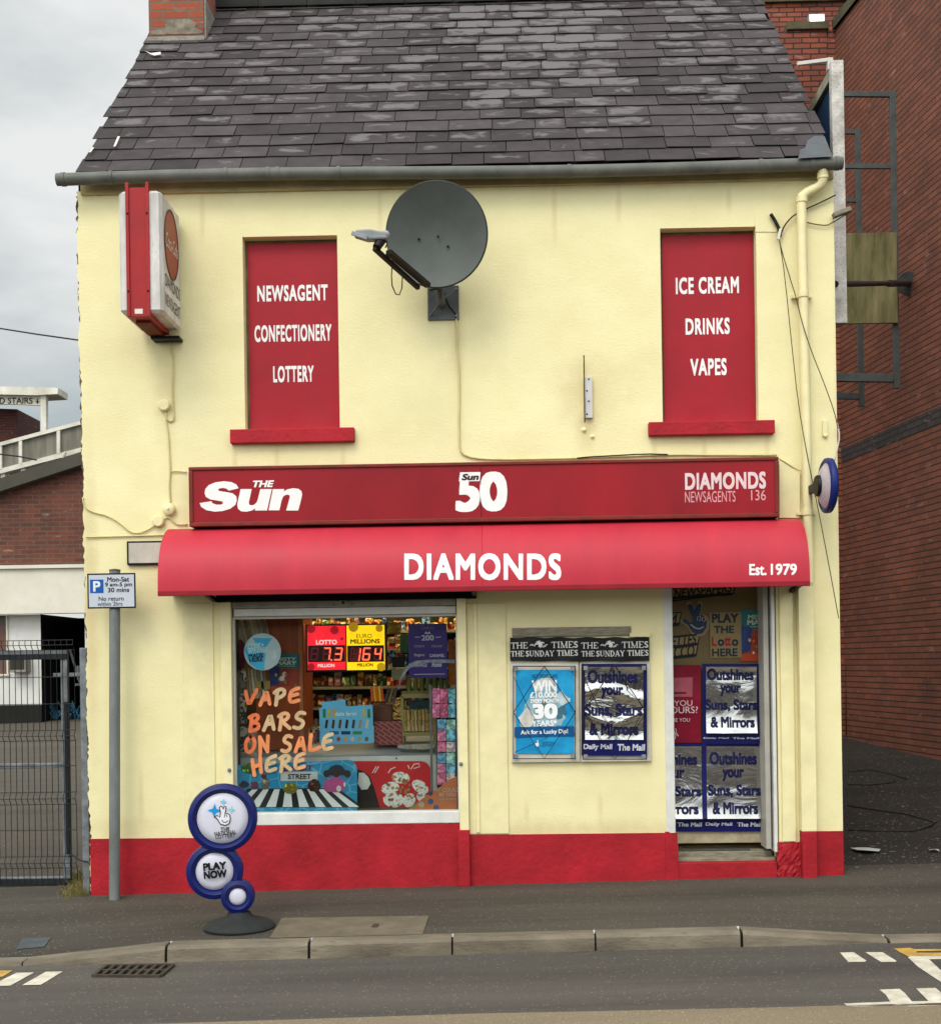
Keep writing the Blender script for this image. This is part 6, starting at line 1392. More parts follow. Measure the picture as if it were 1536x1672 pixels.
# boxes, tubes and racks in the middle
def sbox(px0, py0, px1, py1, y, t, m, name, label, cat, bevel=.004, group=None):
    b = MB(); b.pbox(px0, py0, px1, py1, y, t); return solo(name, label, cat, b, m, bevel=bevel, group=group)
def checks(name, c1, c2, sc):
    m, t, b = newmat(name); N = t.nodes.new; K_ = t.links.new
    uv = N('ShaderNodeUVMap'); mp = N('ShaderNodeMapping'); mp.inputs['Rotation'].default_value = (0,0,rad(35)); mp.inputs['Scale'].default_value = (sc, sc, sc)
    bt = N('ShaderNodeTexBrick'); bt.inputs['Scale'].default_value = 1; bt.inputs['Mortar Size'].default_value = .06; bt.inputs['Brick Width'].default_value = 1.1; bt.inputs['Row Height'].default_value = .4
    bt.inputs['Color1'].default_value = h(c1); bt.inputs['Color2'].default_value = h(c1); bt.inputs['Mortar'].default_value = h(c2)
    K_(uv.outputs['UV'], mp.inputs['Vector']); K_(mp.outputs['Vector'], bt.inputs['Vector']); K_(bt.outputs['Color'], b.inputs['Base Color']); b.inputs['Roughness'].default_value = .5; return m
sbox(611, 1178, 656, 1217, .33, .2, checks('red_print_box', '#6e1820', '#9a5a50', 14), 'carton', 'red patterned carton beside the blue menu board', 'box')
sbox(606, 1150, 640, 1178, .36, .2, mat('brown_carton', '#5a3626', .6, var=.3, scale=12), 'carton', 'brown carton on top of red patterned carton', 'box')
for i in range(5):
    b = MB(); x = 604 + i*4.2; b.ppoly([(x,1124-i%2*2),(x+3.4,1122-i%2*2),(x+6.5,1145),(x+3,1146)], .36, .02); solo('sweet_tube', 'orange and yellow sweet tube in the jar in the middle of the window', 'sweets', b, flat(['#d0521c','#d9a023','#d4651e','#d8b12c','#c8471c'][i], .35), bevel=.002, group='sweet tubes in the jar')
for i in range(3):
    b = MB(); x = 629 + i*6; b.ppoly([(x+4,1122),(x+8,1124),(x+2,1148),(x-2,1147)], .38, .02); solo('scoop', 'dark scoop handle standing beside the sweet tubes', 'scoop', b, flat(['#3d3a38','#7c5a2c','#4a4644'][i]), bevel=.002, group='scoops beside the sweet tubes')
sbox(632, 1140, 664, 1176, .42, .08, foil('gold_pack', '#9a7a44', .25, .8, 14), 'sweet_pack', 'crinkled gold and silver sweet packs behind the scoops', 'packet')
# bar rack right of the cartons
rk2 = thing('snack_rack', 'cream wire rack of stacked gold bars right of the red carton', 'rack', P(684, 1217, .36))
b = MB(); b.pbox(655, 1196, 712, 1202, .34, .2); b.pbox(655, 1137, 659, 1215, .35, .18); b.pbox(707, 1137, 712, 1215, .35, .18); b.pbox(656, 1133, 712, 1140, .35, .18); part('frame', b, flat('#8d8155'), rk2)
for r_i, (yy, n_) in enumerate(((1160,16),(1178,17))):
    for i in range(n_):
        b = MB(); x = 659 + i*3.0 + rr.uniform(-.5,.5); b.ppoly([(x,yy+rr.uniform(-3,1)),(x+2.1,yy-1),(x+3.4,yy+16),(x+1.2,yy+17)], .345+.004*(i%2), .02); part('bar', b, flat(['#a4874a','#8a6f3a','#b8a06a','#6f5a34'][i % 4], .4), rk2)
b = MB(); b.pbox(668, 1143, 706, 1160, .40, .01); part('screen', b, flat('#1f3a3c', .3), rk2)
b = MB(); b.ppoly([(648,1217),(712,1214),(709,1221),(690,1224),(650,1222)], .27, .05); solo('folded_paper', 'folded white newspaper lying on the freezer lid', 'newspaper', b, mat('white_newsprint', '#aaa594', .8, var=.4, scale=60))
# green bottles
for i in range(7):
    x, z = Wp(668 + i*10.5, 1130, .42); b = MB(); b.lathe([(.0001,0),(.02,0),(.022,.08),(.012,.11),(.009,.13),(.0001,.132)], (x, .42, z), (0,0,1), 12)
    solo('bottle', 'small green bottle standing in a row under the purple poster', 'bottle', b, mat('green_bottle_%d' % i, '#5c6a2e', .3, var=.2), smooth=50, group='green bottles in a row')
b = MB(); b.pbox(655, 1129, 742, 1134, .36, .2); solo('bottle_shelf', 'shelf under the green bottles', 'shelf', b, flat('#6f6442'))
# card stand at the right edge
cst = thing('card_stand', 'greeting card stand with pink and blue cards along the right window edge', 'card stand', P(725, 1320, .2))
b = MB(); b.pbox(702, 1118, 706, 1325, .17, .01); b.pbox(744, 1118, 746, 1325, .17, .01); part('post', b, flat('#6b6a66'), cst)
pal = ['#d07a9e','#e0aac0','#6fb0c8','#c86f8d','#7fbbd0','#dcc8cc','#6a9fc4','#d88aac','#9ac5ba']
CM = {c: printed('card_%d' % i, [c, tuple_hex(c, .8), tuple_hex(c, 1.12), tuple_hex(c, 1.3)], 20) for i, c in enumerate(pal + ['#d8789f','#c85f88','#6fa8bc'])}
rr = random.Random(17)
for rw, (y0, y1, n_) in enumerate(((1124,1148,3),(1150,1172,3),(1175,1192,2),(1193,1210,2),(1211,1228,2),(1229,1246,2),(1247,1262,2),(1263,1282,2))):
    x = 706 if n_ == 3 else 714
    for i in range(n_):
        w_ = (744-706)/3 if n_ == 3 else 15; b = MB(); b.pbox(x, y0+rr.uniform(-1,1), x+w_-1, y1, .155+.003*rr.random(), .004); c_ = pal[(rw*3+i*2) % 9] if n_ < 3 else ['#d8789f','#c85f88','#6fa8bc'][i]
        part('card', b, CM[c_], cst); x += w_
# corner poster
cp_ = root_at('corner_poster', 'orange triangular it could be you poster at the bottom right of window', 'poster', 715, 1323, GI)
shape('sheet', cp_, [(746,1268),(736,1272),(716,1287),(690,1304),(664,1323.5),(746,1323.5)], GI+.002, mat('orange_print', '#d07a4e', .4, var=.15, scale=5))
letters(cp_, [('IT COULD',713,1286.5,750,1293,dict(bold=.02)), ('BE YOU',717,1294.5,744,1300.5,dict(bold=.02))], GI-.001, flat('#cbb09c'))
b = MB(); b.prect(715, 1303.5, 746, 1307, GI-.001); part('rule', b, flat('#b98b72'), cp_)
for i, (x, y, r, c_) in enumerate(((703,1296,3.6,'#2f5478'),(703,1309,4.5,'#2c5f8f'),(688,1314,5,'#b5a48c'),(712,1319,4.5,'#5a5c86'),(676,1318,4,'#8a8a48'))): b = MB(); b.disc(x, y, r, GI-.001-.0003*i, 14); part('ball', b, flat(c_, .4), cp_)
# strip lights on the shop ceiling
for i, (lx, ly) in enumerate(((-1.9, .75), (-.7, .75))):
    cl_ = thing('ceiling_light', ('left strip light on the shop ceiling','right strip light on the shop ceiling')[i], 'ceiling light', (lx, ly, 2.66))
    b = MB(); b.box(lx-.45, lx+.45, ly-.05, ly+.05, 2.66, 2.72); part('housing', b, m_white, cl_)
    b = MB(); b.tube([(lx-.43, ly, 2.64), (lx+.43, ly, 2.64)], .018, 8); part('lamp', b, mat('warm_tube', '#ffe2b0', .3, var=.01, emit=130), cl_)
# shelves of packets at the back, under the display and beside it
bsf = thing('back_shelf', 'tall dark shelf unit at the back of the shop behind the displays', 'shelves', P(640, 1230, 1.2))
b = MB(); x0, z0, x1, z1 = R(500, 1000, 760, 1235, 1.25); b.box(x0, x1, 1.5, 1.53, z0-.3, z1+.2); part('back_board', b, mat('shelf_back', '#2f2a1e', .8, var=.3, scale=3), bsf)
for py in (1032,1062,1092,1122,1155,1190):
    b = MB(); xa, za = Wp(500, py, 1.2)[0], Wp(640, py, 1.2)[1]; b.box(x0, x1, 1.12, 1.5, za-.012, za+.012); part('shelf', b, flat('#8a8468', .4), bsf)
rr = random.Random(77); PK = {k: [printed('pack_%s_%d' % (k, i), v, 16 + 8*i) for i in range(3)] for k, v in {'red':['#b8342a','#8c1a18','#e0b23a','#efe6d6'],'gold':['#d6a93c','#a67a24','#f2e2a8','#7a2a18'],'green':['#5f8f45','#2f5a2c','#d8d9a0','#efe9d8'],'blue':['#2f4f86','#16284f','#7fb2d8','#f0e6c8'],'brown':['#7d5530','#4a2c18','#c79a58','#e8d8b8'],'pale':['#cfc6b0','#a39a86','#b8342a','#5f7f9f']}.items()}
groups = {'#8c2a22':'red','#b58a35':'gold','#4f6f3a':'green','#26395f':'blue','#6a4a2c':'brown','#a39a86':'pale'}
for py in (1032,1062,1092,1122,1155,1190):
    x = 503
    while x < 752:
        w_ = rr.uniform(7, 15); hh_ = rr.uniform(14, 25); c_ = rr.choice(list(groups))
        b = MB(); b.pbox(x, py-hh_, x+w_-1.5, py-1.8, 1.14+rr.uniform(0,.06), .1); solo('snack_packet', '%s snack packet on the shelves at the back of the shop' % groups[c_], 'packet', b, rr.choice(PK[groups[c_]]), bevel=.01, group='%s packets on the back shelves' % groups[c_]); x += w_
# packets hanging in the gap right of the jackpot display, and loose sweets on the freezer lid
for i, (px, py) in enumerate(((634,1052),(645,1048),(634,1072),(646,1068),(634,1090))):
    b = MB(); b.pbox(px, py-11, px+10, py+4, .62+.01*(i % 2), .03); solo('snack_packet', 'small bright packet hanging in the gap right of the jackpot display', 'packet', b, PK[['red','gold','blue','red','green'][i]][i % 3], bevel=.008, group='packets right of the jackpot display')
for i in range(9):
    px = 500 + i*3.6; b = MB(); b.pbox(px, 1196 - (i % 3)*5, px+6, 1222, .52+.02*(i % 3), .03); solo('snack_packet', 'small packet standing on the freezer lid left of the menu board', 'packet', b, PK[['red','brown','gold','pale','blue','green'][i % 6]][i % 3], bevel=.006, group='packets on the freezer lid')
gb = root_at('crisp_bag', 'shiny gold crisp bag hanging right of the jackpot display', 'bag', 641, 1036, .35)
part('bag', wavy(630, 1016, 654, 1036, .30, .006, 5, 6, 6), foil('gold_foil_bag', '#a5823c', .3, .7, 14), gb, smooth=True)
sbox(653, 1036, 668, 1066, .40, .03, flat('#4d6b44'), 'green_carton', 'green carton between crisp bag and purple poster', 'box')
ds = sbox(640, 1072, 661, 1090, .36, .02, m_black, 'price_display', 'small black price display left of the purple poster', 'display')
b = MB(); b.pbox(639, 1092, 662, 1110, .38, .06); solo('wire_basket', 'small pale wire basket under the black price display', 'basket', b, flat('#8d8a68'))
sbox(732, 1045, 747, 1118, .30, .03, mat('red_yellow_pack', '#8f2318', .4, var=.4, scale=12, c2='#b0842c'), 'hanging_packs', 'red hanging packs at the right edge beside the purple poster', 'packet')

# ================================================================== LEFT: GATE, YARD, HALL AND STAND
GYD = .40
gte = thing('mesh_gate', 'grey steel mesh gate with bent wires across the yard entrance', 'gate', tuple(G(60, 1443)))
xg1 = Wp(112, 1250, GYD)[0]; xg0 = xg1 - 3.2
zb0, zt0 = Wp(60, 1441, GYD)[1], Wp(60, 1062, GYD)[1]
m_galv = mat('galvanised_gate', '#83878a', .5, metal=.35, var=.25, scale=12, c2='#5b5f61', spots=.2)
m_gdark = mat('dark_gate_paint', '#23272a', .5, var=.2, scale=10)
b = MB()
b.box(xg1-.055, xg1, GYD, GYD+.05, zb0, zt0); b.box(xg0, xg0+.055, GYD, GYD+.05, zb0, zt0)
b.box(xg0+.055, xg1-.0551, GYD, GYD+.05, zt0-.035, zt0); b.box(xg0+.055, xg1-.0551, GYD, GYD+.05, zb0, zb0+.04); zm = Wp(60,1251,GYD)[1]; b.box(xg0+.055, xg1-.0551, GYD+.005, GYD+.045, zm-.02, zm+.02)
part('frame', b, m_galv, gte, bevel=.004)
b = MB(); b.box(xg0, xg1, GYD-.012, GYD-.001, zt0-.075, zt0-.03); b.box(xg0, xg1+.002, GYD-.014, GYD-.001, zb0-.02, zb0+.03); b.box(xg1-.026, xg1+.0, GYD-.014, GYD-.001, Wp(105,1395,GYD)[1], Wp(105,1146,GYD)[1]); part('cover_strip', b, m_gdark, gte, bevel=.003)
wm = MB(); MY = GYD - .03; zw = lambda py: Wp(60, py, MY)[1]
lev = [1046,1054,1062,1106,1150,1193,1202,1210,1251,1294,1304,1314,1356,1399,1409,1418,1446]
bend = {1054:-.035, 1202:-.035, 1304:-.035, 1409:-.035}
xw_ = Wp(124, 1250, MY)[0]; nw_ = 46
for i in range(nw_):
    x = xw_ - .0475*i; wm.tube([(x, MY + bend.get(l, 0) + (-.03 if l == 1046 else 0), zw(l)) for l in lev], .0032, 5)
for l in lev[:-1]: wm.tube([(xw_-.0475*nw_, MY-.004+bend.get(l,0)+(-.03 if l == 1046 else 0), zw(l)), (xw_+.004, MY-.004+bend.get(l,0)+(-.03 if l == 1046 else 0), zw(l))], .003, 5)
part('wire_mesh', wm, mat('green_black_wire', '#1b201f', .5), gte)
b = MB(); zl_ = Wp(110,1102,GYD)[1]; b.bar((xg1-.12,GYD+.03,zl_),(xg1+.16,GYD+.03,zl_),.03,.03); b.bar((xg1+.08,GYD+.03,zl_-.04),(xg1+.08,GYD+.03,zl_+.07),.02,.02); part('latch', b, m_galv, gte, bevel=.003)
gp_ = thing('gate_post', 'square grey steel gate post against the left corner of the shop', 'post', tuple(G(139, 1461)))
b = MB(); xpa, xpb = Wp(132.5,1260,.05)[0], Wp(144,1260,.05)[0]; b.box(xpa, min(xpb, XL-.012), .05, .13, -.1, Wp(138,1058,.05)[1]); part('post', b, m_galv, gp_, bevel=.004)
b = MB(); b.tube([P(112,1399,.3),P(118,1396,.2),P(125,1402,.1),P(134,1406,.04),P(144,1408,.03)], .006, 6); part('chain', b, m_gdark, gp_, smooth=True)
# weeds and dry grass by the post
wd = MB(); rr = random.Random(8)
for i in range(420):
    px = rr.gauss(127, 11); py = rr.uniform(1428, 1466) if px > 112 else rr.uniform(1452, 1470); p = G(min(px, 141), py); 
    L_ = rr.uniform(.03, .11); a = rr.uniform(0, 6.28); dx, dy = math.cos(a)*L_*rr.uniform(.3,1), math.sin(a)*L_*.5; wv = .003
    wd.add([(p.x-wv, p.y, p.z), (p.x+wv, p.y, p.z), (p.x+dx*.6+wv*.6, p.y+dy*.6, p.z+L_*.55), (p.x+dx*.6-wv*.6, p.y+dy*.6, p.z+L_*.55), (p.x+dx, p.y+dy, p.z+L_*rr.uniform(.4,.8))], [(0,1,2,3),(3,2,4)])
struct('weeds', wd, mat('dry_weeds', '#6f6238', .9, var=.5, scale=12, c2='#3c401f'), 'dry grass and weeds at the foot of the gate post', 'weeds', 'stuff')
# brown brick hall across the yard
HY_ = 17.5
hall = thing('brick_hall', 'low brown brick hall with a white front behind the mesh gate', 'building', P(60, 1178, HY_))
def hx(px): return Wp(px, 1000, HY_)[0]
def hz(py): return Wp(60, py, HY_)[1]
XA, XB = hx(-420), hx(640)
zr_ = lambda px: Wp(px, 808 + (px-0)*(764-808)/135, HY_)[1]
b = MB(); b.add([(XA,HY_,hz(926)),(XB,HY_,hz(926)),(XB,HY_,zr_(640)),(XA,HY_,zr_(-420)),(XA,HY_+7,hz(926)),(XB,HY_+7,hz(926)),(XB,HY_+7,zr_(640)),(XA,HY_+7,zr_(-420))], [(0,1,2,3),(1,5,6,2),(4,0,3,7),(5,4,7,6)])
part('brick_wall', b, m_brick_l, hall)
b = MB(); t = .28; b.add([(XA,HY_-.25,zr_(-420)),(XB,HY_-.25,zr_(640)),(XB,HY_-.25,zr_(640)+t),(XA,HY_-.25,zr_(-420)+t),(XA,HY_+7,zr_(-420)),(XB,HY_+7,zr_(640)),(XB,HY_+7,zr_(640)+t),(XA,HY_+7,zr_(-420)+t)], [(0,1,2,3),(3,2,6,7),(1,5,6,2),(4,0,3,7),(1,0,4,5)])
part('roof_edge', b, mat('grey_barge_board', '#4c4940', .7, var=.2, scale=2), hall)
m_wpan = mat('off_white_panel', '#d8d4c4', .6, var=.1, scale=.9, c2='#c6c2b2', spots=.08)
b = MB(); b.box(XA, XB, HY_-.35, HY_, hz(1003), hz(931)); b.box(XA, XB, HY_-.42, HY_+.0, hz(930.5), hz(925)); part('fascia_panel', b, m_wpan, hall)
b = MB(); fx = [XA, hx(12), hx(66), hx(138), XB]
b.box(hx(12), hx(66), HY_, HY_+.3, hz(1151), hz(1003.5)); b.box(hx(138), XB, HY_, HY_+.3, hz(1151), hz(1003.5)); b.box(XA, hx(12)-.001, HY_, HY_+.3, hz(1151), hz(1100)); part('white_wall', b, mat('white_hall_wall', '#d8d7d2', .6, var=.1, scale=1.2, spots=.15), hall)
b = MB(); b.box(XA, hx(66), HY_-.02, HY_+.3, hz(1186), hz(1151.5)); b.box(hx(138), XB, HY_-.02, HY_+.3, hz(1186), hz(1151.5)); part('black_base', b, mat('black_hall_base', '#22211e', .8, var=.3, scale=2), hall)
b = MB(); b.box(XA, hx(12)-.002, HY_+.06, HY_+.1, hz(1100), hz(1003.5)); wn_ = part('window', b, mat('dim_window_view', '#3f4a4d', .25, var=.5, scale=3, c2='#7a4a3c'), hall)
b = MB(); b.box(hx(10.5), hx(13), HY_-.04, HY_, hz(1101), hz(1004)); b.box(XA, hx(15), HY_-.05, HY_, hz(1103), hz(1100)); part('window_frame', b, m_wpan, wn_)
b = MB(); b.add([(hx(66),HY_+2.4,hz(1186)),(hx(138),HY_+2.4,hz(1186)),(hx(138),HY_+2.4,hz(1003)),(hx(66),HY_+2.4,hz(1003))], [(0,1,2,3)])
for x in (hx(66)+.001, hx(138)-.001): b.add([(x,HY_,hz(1186)),(x,HY_+2.4,hz(1186)),(x,HY_+2.4,hz(1003)),(x,HY_,hz(1003))], [(0,1,2,3)])
part('dark_opening', b, mat('dark_store', '#11100f', .9), hall)
b = MB(); b.box(hx(22), hx(49), HY_-.3, HY_, hz(1097.5), hz(1071)); acu = thing('air_conditioner', 'beige air conditioning unit on the white wall of the hall', 'air conditioner', (hx(35), HY_-.15, hz(1098)))
part('case', b, mat('beige_metal', '#8c877a', .6, var=.1), acu, bevel=.01)
b = MB(); b.box(hx(24), hx(47), HY_-.306, HY_-.3005, hz(1093), hz(1073)); part('grille', b, mat('grille_dark', '#33312c', .7), acu)
b = MB(); rr = random.Random(2)
for i in range(60):
    x = rr.uniform(hx(72), hx(136)); z = hz(1178)+.02 ; a = rr.uniform(-.8,.8); b.bar((x,HY_+.4+rr.uniform(0,.6),z),(x+a*.4,HY_+.5,z+rr.uniform(.1,.42)),.03,.02)
solo('rope_heap', 'tangled heap of blue rope lying in the dark doorway of the hall', 'rope', b, mat('blue_rope', '#2f5f78', .7, var=.4))
for i, (px, py, px2, py2) in enumerate(((78,1075,82,1110),(92,1060,110,1130),(100,1120,128,1118),(120,1090,122,1150))):
    b = MB(); b.bar((hx(px),HY_+.8,hz(py)),(hx(px2),HY_+.9,hz(py2)),.05,.05); solo('metal_rod', 'pale metal rod leaning in the dark doorway of the hall', 'rod', b, m_galv, group='rods in the dark doorway')
# concrete stand behind the hall
SYD = 27.0
std = thing('football_stand', 'pale concrete stand rising to the right behind the brick hall', 'stand', P(60, 800, SYD))
def sq(pts, y=SYD, t=.4): b = MB(); b.ppoly(pts, y, t); return b
m_conc = mat('grey_streaked_concrete', '#7d796d', .85, var=.25, scale=1.0, stretch=(5,1,.5), c2='#56534a'); m_cw = mat('white_stand_paint', '#d2cec2', .7, var=.2, scale=1.5, c2='#aaa596')
L1 = lambda x: 722 + (x-0)*(687-722)/131    # top rail
part('parapet', sq([(-300,L1(-300)+5),(420,L1(420)+5),(420,L1(420)+45),(-300,L1(-300)+42)], SYD, .15), m_conc, std)
part('top_rail', sq([(-300,L1(-300)),(420,L1(420)),(420,L1(420)+6),(-300,L1(-300)+6)], SYD-.1, .3), m_cw, std)
part('beam', sq([(-300,L1(-300)+42),(420,L1(420)+45),(420,L1(420)+53),(-300,L1(-300)+50)], SYD-.08, .3), m_cw, std)
for px in (-60, 0, 33, 95, 160): part('rib', sq([(px-2.6,L1(px)+5),(px+2.6,L1(px)+5),(px+2.6,L1(px)+44),(px-2.6,L1(px)+44)], SYD-.09, .2), m_cw, std)
for px in (-60, 5, 38, 98, 165): part('column', sq([(px-4,L1(px)+50),(px+3,L1(px)+50),(px+3,L1(px)+140),(px-4,L1(px)+140)], SYD, .35), m_cw, std)
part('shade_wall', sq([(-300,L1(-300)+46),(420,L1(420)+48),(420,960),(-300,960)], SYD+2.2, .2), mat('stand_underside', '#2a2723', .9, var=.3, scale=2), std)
part('raking_beam', sq([(40,768),(200,716),(200,728),(40,780)], SYD+1.2, .3), m_conc, std)
for i in range(7): b = MB(); x = 46 + i*15.5; b.disc(x, 769 - (x-40)*.325, 5, SYD+1.17, 14); part('hole', b, m_dark, std)
b = MB(); b.tube([P(107,738,SYD-.2),P(103,746,SYD-.2),P(103,790,SYD-.2)], .045, 8); part('pipe', b, m_cw, std, smooth=50)
# canopy with sign
cnp = thing('stair_canopy', 'white flat canopy with black stair direction lettering above the stand', 'canopy', P(40, 705, SYD+3))
part('roof_slab', sq([(-200,626),(95,633),(94,643),(60,645),(-200,640)], SYD+2.6, .9), m_cw, cnp); part('sign_band', sq([(-200,640),(68,646),(68,662),(28,660),(-200,658)], SYD+2.8, .1), flat('#c4bfae', .6), cnp)
part('post', sq([(66,645),(75,645),(75,720),(67,720)], SYD+2.7, .2), m_cw, cnp)
b = MB(); b.ptext('TOILETS AND STAIRS', -75, 649, 53, 659, SYD+2.79, bold=.015, rot=-.02); part('lettering', b, flat('#2a2622'), cnp)
b = MB(); b.ppoly([(60,651),(62,651),(62,655),(64,655),(61,659.5),(58,655),(60,655)], SYD+2.79); part('arrow', b, flat('#2a2622'), cnp)
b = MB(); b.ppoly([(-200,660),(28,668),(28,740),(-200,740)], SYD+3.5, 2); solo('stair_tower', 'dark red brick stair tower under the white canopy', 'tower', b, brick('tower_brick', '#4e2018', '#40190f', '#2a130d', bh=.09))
b = MB(); b.tube([Vector(P(-600,448,9)), Vector(P(-300,494,7.5)), Vector(P(-60,527,6)), Vector(P(0,536,5.6)), Vector(P(60,545.5,5.1)), Vector(P(127,555,4.6))], .009, 6); solo('overhead_wire', 'thin black overhead wire crossing the sky to the shop', 'wire', b, m_blackcable)
b = MB(); b.tube([P(-30,738,10), P(30,745,10), P(60,751,10)], .012, 5); solo('overhead_wire', 'short thin wire in front of the grey stand parapet', 'wire', b, m_blackcable)

# ================================================================== RIGHT: TALL BRICK BUILDING
D_ = ray(551, 1088); D_ = Vector((D_.x/D_.y, 1)); PA = Vector((5.585, 6.6))
def rw(y): return PA.x + D_.x*(y - PA.y)
YB = 9.6
rb = thing('brick_building', 'tall dark red brick building with sloping looking courses right of the alley', 'building', (rw(3)+1, 3, .2))
zc = EYE + (lambda d: d.z/d.y)(ray(1369, 49)) * (DIST + YB)
th = math.atan2(D_.x, 1)
def rwall(y0, y1, z0, z1, off, m, name, thick=.3):
    b = MB(); n = Vector((-1, D_.x)).normalized()*off; x0, x1 = rw(y0)+n.x, rw(y1)+n.x
    b.add([(x0,y0,z0),(x1,y1,z0),(x1,y1,z1),(x0,y0,z1),(x0+thick,y0,z0),(x1+thick,y1,z0),(x1+thick,y1,z1),(x0+thick,y0,z1)], [(1,0,3,2),(0,4,7,3),(5,1,2,6),(3,7,6,2),(4,5,6,7)])
    return part(name, b, m, rb)
zband0, zband1 = EYE + (lambda d: d.z/d.y)(ray(1383, 757))*(DIST+YB), EYE + (lambda d: d.z/d.y)(ray(1383, 733))*(DIST+YB)
rwall(-1.5, YB, -.2, zc, 0, m_brick_r, 'side_wall', 6)
rwall(-1.5, YB-.01, zband0, zband1, .004, brick('grey_brick_band', '#3f3833', '#332e2b', '#1c1917', bh=.083, bw=.24, ms=.01), 'brick_band', .2)
rwall(-1.5, YB-.02, zc, zc+.15, .05, m_coping, 'coping', 6)
XBK = rw(YB)
b = MB(); x_l = Wp(1230, 60, YB)[0]; b.box(x_l-1.5, XBK+.02, YB, YB+.35, -.2, zc-.0); b.box(x_l-1.5, XBK-.13, YB-.02, YB-.0005, zc-1.2, zc-.0); part('end_wall', b, m_brick_b, rb)
b = MB(); xk = Wp(1283, 45, YB)[0]; b.box(xk, XBK-.1, YB-.07, YB+.4, zc, zc+.118); part('coping', b, m_coping, rb, bevel=.01)
b = MB(); y2 = YB + 2.6; b.box(x_l-3, XBK+7, y2, y2+.4, 2, Wp(1330, 4, y2)[1]); part('upper_wall', b, m_brick_b, rb)
b = MB(); b.box(x_l-3, XBK+7, y2-.08, y2+.5, Wp(1330, 4, y2)[1], Wp(1330, -6, y2)[1]); part('coping', b, m_coping, rb)
b = MB(); b.tube([P(1381.5,620,YB-.05), P(1381.5,1200,YB-.05)], .012, 6); b.tube([P(1368.5,48,YB-.03), P(1370,110,YB-.03)], .012, 6); part('corner_wire', b, m_blackcable, rb)
fl_ = thing('floodlight', 'lit white floodlight on the mossy coping of the brick building', 'floodlight', P(1334, 37, YB-.04))
b = MB(); b.pbox(1320, 21.5, 1347, 37.5, YB-.06, .12); part('housing', b, m_grey, fl_, bevel=.01)
b = MB(); b.pbox(1322, 23, 1345, 35.5, YB-.064, .003); part('lamp', b, mat('lit_lamp', '#fffdf2', .3, emit=3.0), fl_)
# billboard beside the gable
bb_ = thing('billboard', 'blue advertising hoarding seen edge on with a peeling white post by the gable', 'billboard', P(1368, 525, .45))
b = MB(); x0, z0, x1, z1 = R(1356, 97, 1378, 522, .42); x0b = x0+.02; b.box(x0b, x1+.01, .42, .50, Wp(1371,527,.42)[1], z1); part('post', b, mat('peeling_white_paint', '#d2cdc6', .75, var=.15, scale=9, c2='#9a958d', spots=.7, bump=.3), bb_, bevel=.005)
b = MB(); xq = x0b + .035; zt = z1 - .12; b.box(xq, xq+.03, .51, 2.9, z0+.02, zt); part('panel', b, mat('blue_panel', '#223f5e', .4, var=.1, scale=2), bb_)
b = MB(); b.box(xq-.03, xq+.05, .505, 2.9, zt+.0005, zt+.09); part('edge_trim', b, mat('pale_trim', '#a5a18d', .7, var=.25, scale=6, c2='#77745f'), bb_, bevel=.004)
b = MB(); b.bar(P(1301,104,.9), P(1352,97.5,.9), .028, .028); b.pbox(1351, 93, 1360, 112, .88, .05); part('stay', b, flat('#c9c4bd'), bb_)
# steel frames and the stained board
m_steel = mat('grey_painted_steel', '#4d504e', .6, metal=.1, var=.2, scale=5, c2='#3c3f3d')
def frame(y, xv, segs, label):
    f = thing('steel_frame', label, 'steel frame', P(xv, segs[-1][1], y))
    for nm, pts, w_ in segs[0]: b = MB(); b.bar(P(*pts[0], y), P(*pts[1], y), w_*.8, w_*.5, up=(0,-1,0)); part(nm, b, m_steel, f, bevel=.004)
    return f
frame(6.5, 1460, [[('upright', ((1456.5,148),(1463.5,634)), .095), ('rail', ((1340,153),(1459,154)), .085), ('rail', ((1340,271),(1457,271.5)), .075), ('rail', ((1340,616),(1458,617.5)), .13)], (0, 640)], 'outer grey steel frame holding the stained board, nearest in the alley')
frame(7.9, 1402, [[('upright', ((1399.5,210),(1406,664)), .095), ('rail', ((1330,214),(1400,215)), .08), ('rail', ((1330,326),(1399,326.5)), .075), ('rail', ((1330,646),(1403,647)), .11)], (0, 668)], 'inner grey steel frame in the alley behind the outer one')
b = MB(); b.pbox(1340, 380, 1465, 528, 6.42, .04); solo('stained_board', 'green stained plywood board fixed on the steel frames in the alley', 'board', b, mat('green_stained_ply', '#7a7050', .8, var=.3, scale=1.6, stretch=(5,1,.8), c2='#42431f', spots=.15), bevel=.005)
tb = thing('tie_rod', 'dark iron tie rod with an end plate reaching across the alley', 'rod', P(1425, 466, 3))
e0, e1 = Vector(P(1363,463.5,.40)), None
d_ = ray(1487, 462); t_ = 1.0
for _ in range(40):
    p = EYEP + d_*t_; t_ += (rw(p.y) - p.x) / (d_.x - D_.x*d_.y) * .9
e1 = EYEP + d_*t_ - Vector((.03,0,0))
b = MB(); b.tube([e0, e0.lerp(e1,.62)], .026, 10); b.tube([e0.lerp(e1,.62), e1], .04, 10); part('rod', b, mat('dark_iron', '#3b3836', .6, metal=.3, var=.2), tb, smooth=50)
b = MB(); b.lathe([(.0001,-.03),(.15,-.03),(.16,0),(.16,.03),(.0001,.03)], e1, (e1-e0).normalized(), 16); part('end_plate', b, mat('dark_iron_plate', '#4a4746', .6, metal=.3, var=.2), tb, smooth=50)
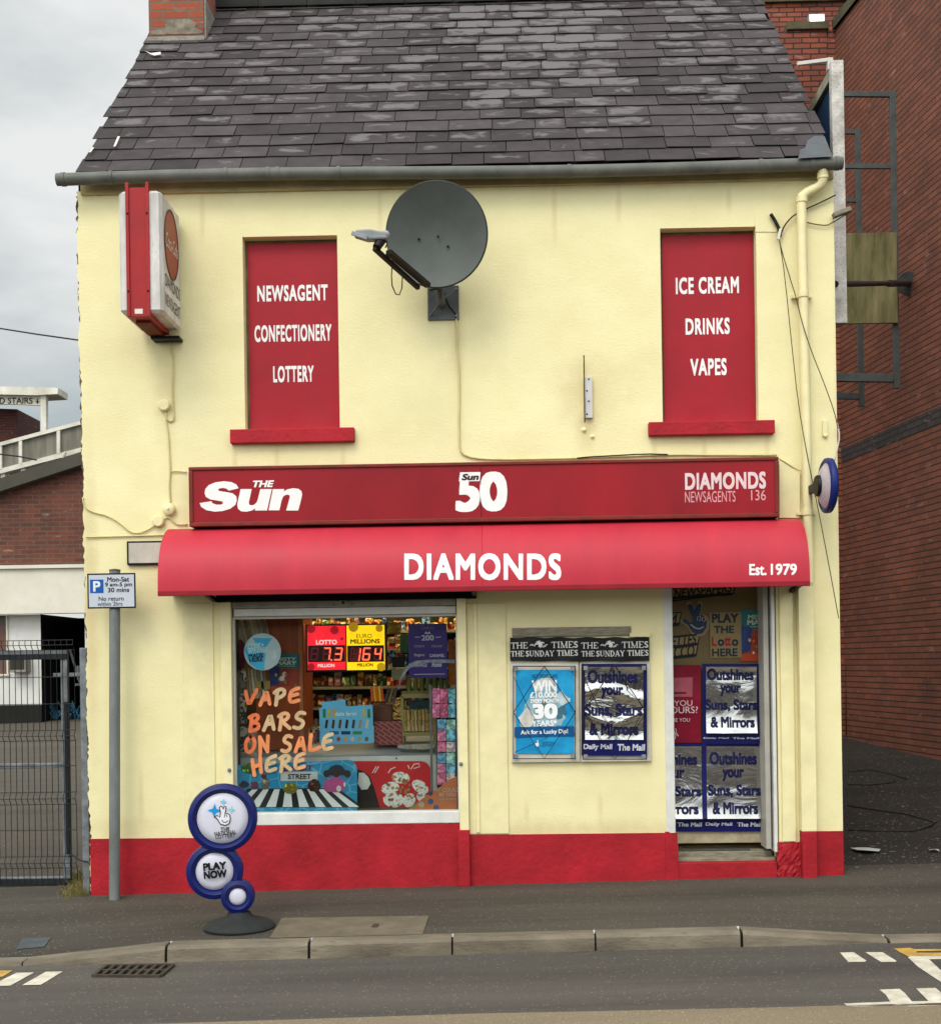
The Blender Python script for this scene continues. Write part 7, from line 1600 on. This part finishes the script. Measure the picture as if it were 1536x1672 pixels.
# litter and cables in the alley
for i, (px, py, s) in enumerate(((1412,1391,.14),(1525,1392,.06))):
    p = G(px, py); b = MB(); rr = random.Random(i); n = 7
    b.poly([(p.x+s*math.cos(6.283*k/n)*rr.uniform(.5,1), p.y+s*1.1*math.sin(6.283*k/n)*rr.uniform(.5,1), zg(p.x,p.y)+.012+rr.uniform(0,.02)) for k in range(n)])
    solo('litter', ('crumpled white paper lying on the alley ground','small scrap of white paper at the right edge of the alley')[i], 'litter', b, flat('#b8b8b4', .8))
rr = random.Random(12); lm = MB()
for i in range(150):
    px, py = rr.uniform(1385,1536), rr.uniform(1225,1420); p = G(px, py); s = rr.uniform(.006,.018); lm.add([(p.x-s,p.y,p.z+.004),(p.x+s,p.y-s*.5,p.z+.004),(p.x+s*.3,p.y+s,p.z+.006)], [(0,1,2)])
struct('leaf_litter', lm, flat('#8b8672', .9), 'scattered pale leaf scraps and grit on the alley ground', 'litter', 'stuff')
for i, (pts, lab) in enumerate((([(1384,1262),(1420,1259),(1455,1266),(1480,1274)], 'thin black cable lying farthest back on the alley ground'), ([(1384,1283),(1420,1284),(1450,1281),(1462,1277)], 'black cable bent on the alley ground in the middle'), ([(1384,1318),(1430,1325),(1480,1332),(1530,1346)], 'long black cable running to the right over the alley ground'), ([(1384,1358),(1440,1360),(1490,1360),(1518,1352),(1526,1347)], 'black cable nearest the pavement in the alley'))):
    b = MB(); b.tube([G(*p) + Vector((0,0,.012)) for p in pts], .005, 6); solo('ground_cable', lab, 'cable', b, m_blackcable, smooth=True)
# ================================================================== ACROSS THE STREET (seen only in reflections)
op = thing('opposite_terrace', 'brick terrace of houses across the road from the shop', 'building', (0, -33, -.1))
b = MB(); b.box(-34, 34, -39, -33, -.2, 4.3); part('wall', b, brick('terrace_brick', '#6a4a3a', '#54392c', '#5e5348'), op)
b = MB(); b.add([(-34,-32.8,4.3),(34,-32.8,4.3),(34,-36,6.0),(-34,-36,6.0),(34,-39.2,4.3),(-34,-39.2,4.3)], [(1,0,3,2),(2,3,5,4)]); part('roof', b, mat('terrace_slate', '#38363a', .7), op)
for i in range(12):
    x = -31.5 + i*5.4; b = MB(); b.box(x, x+1.2, -33.0, -32.96, .9, 2.4); w_ = part('window', b, flat('#2a3034', .15), op)
    b = MB(); b.box(x-.08, x+1.28, -33, -32.9, .78, .899); part('sill', b, m_cement, w_)
    b = MB(); b.box(x+2.2, x+3.1, -33, -32.95, -.1, 2.1); part('door', b, flat(['#3a4a5a','#5a2a2a','#2f4a38'][i % 3], .4), op)
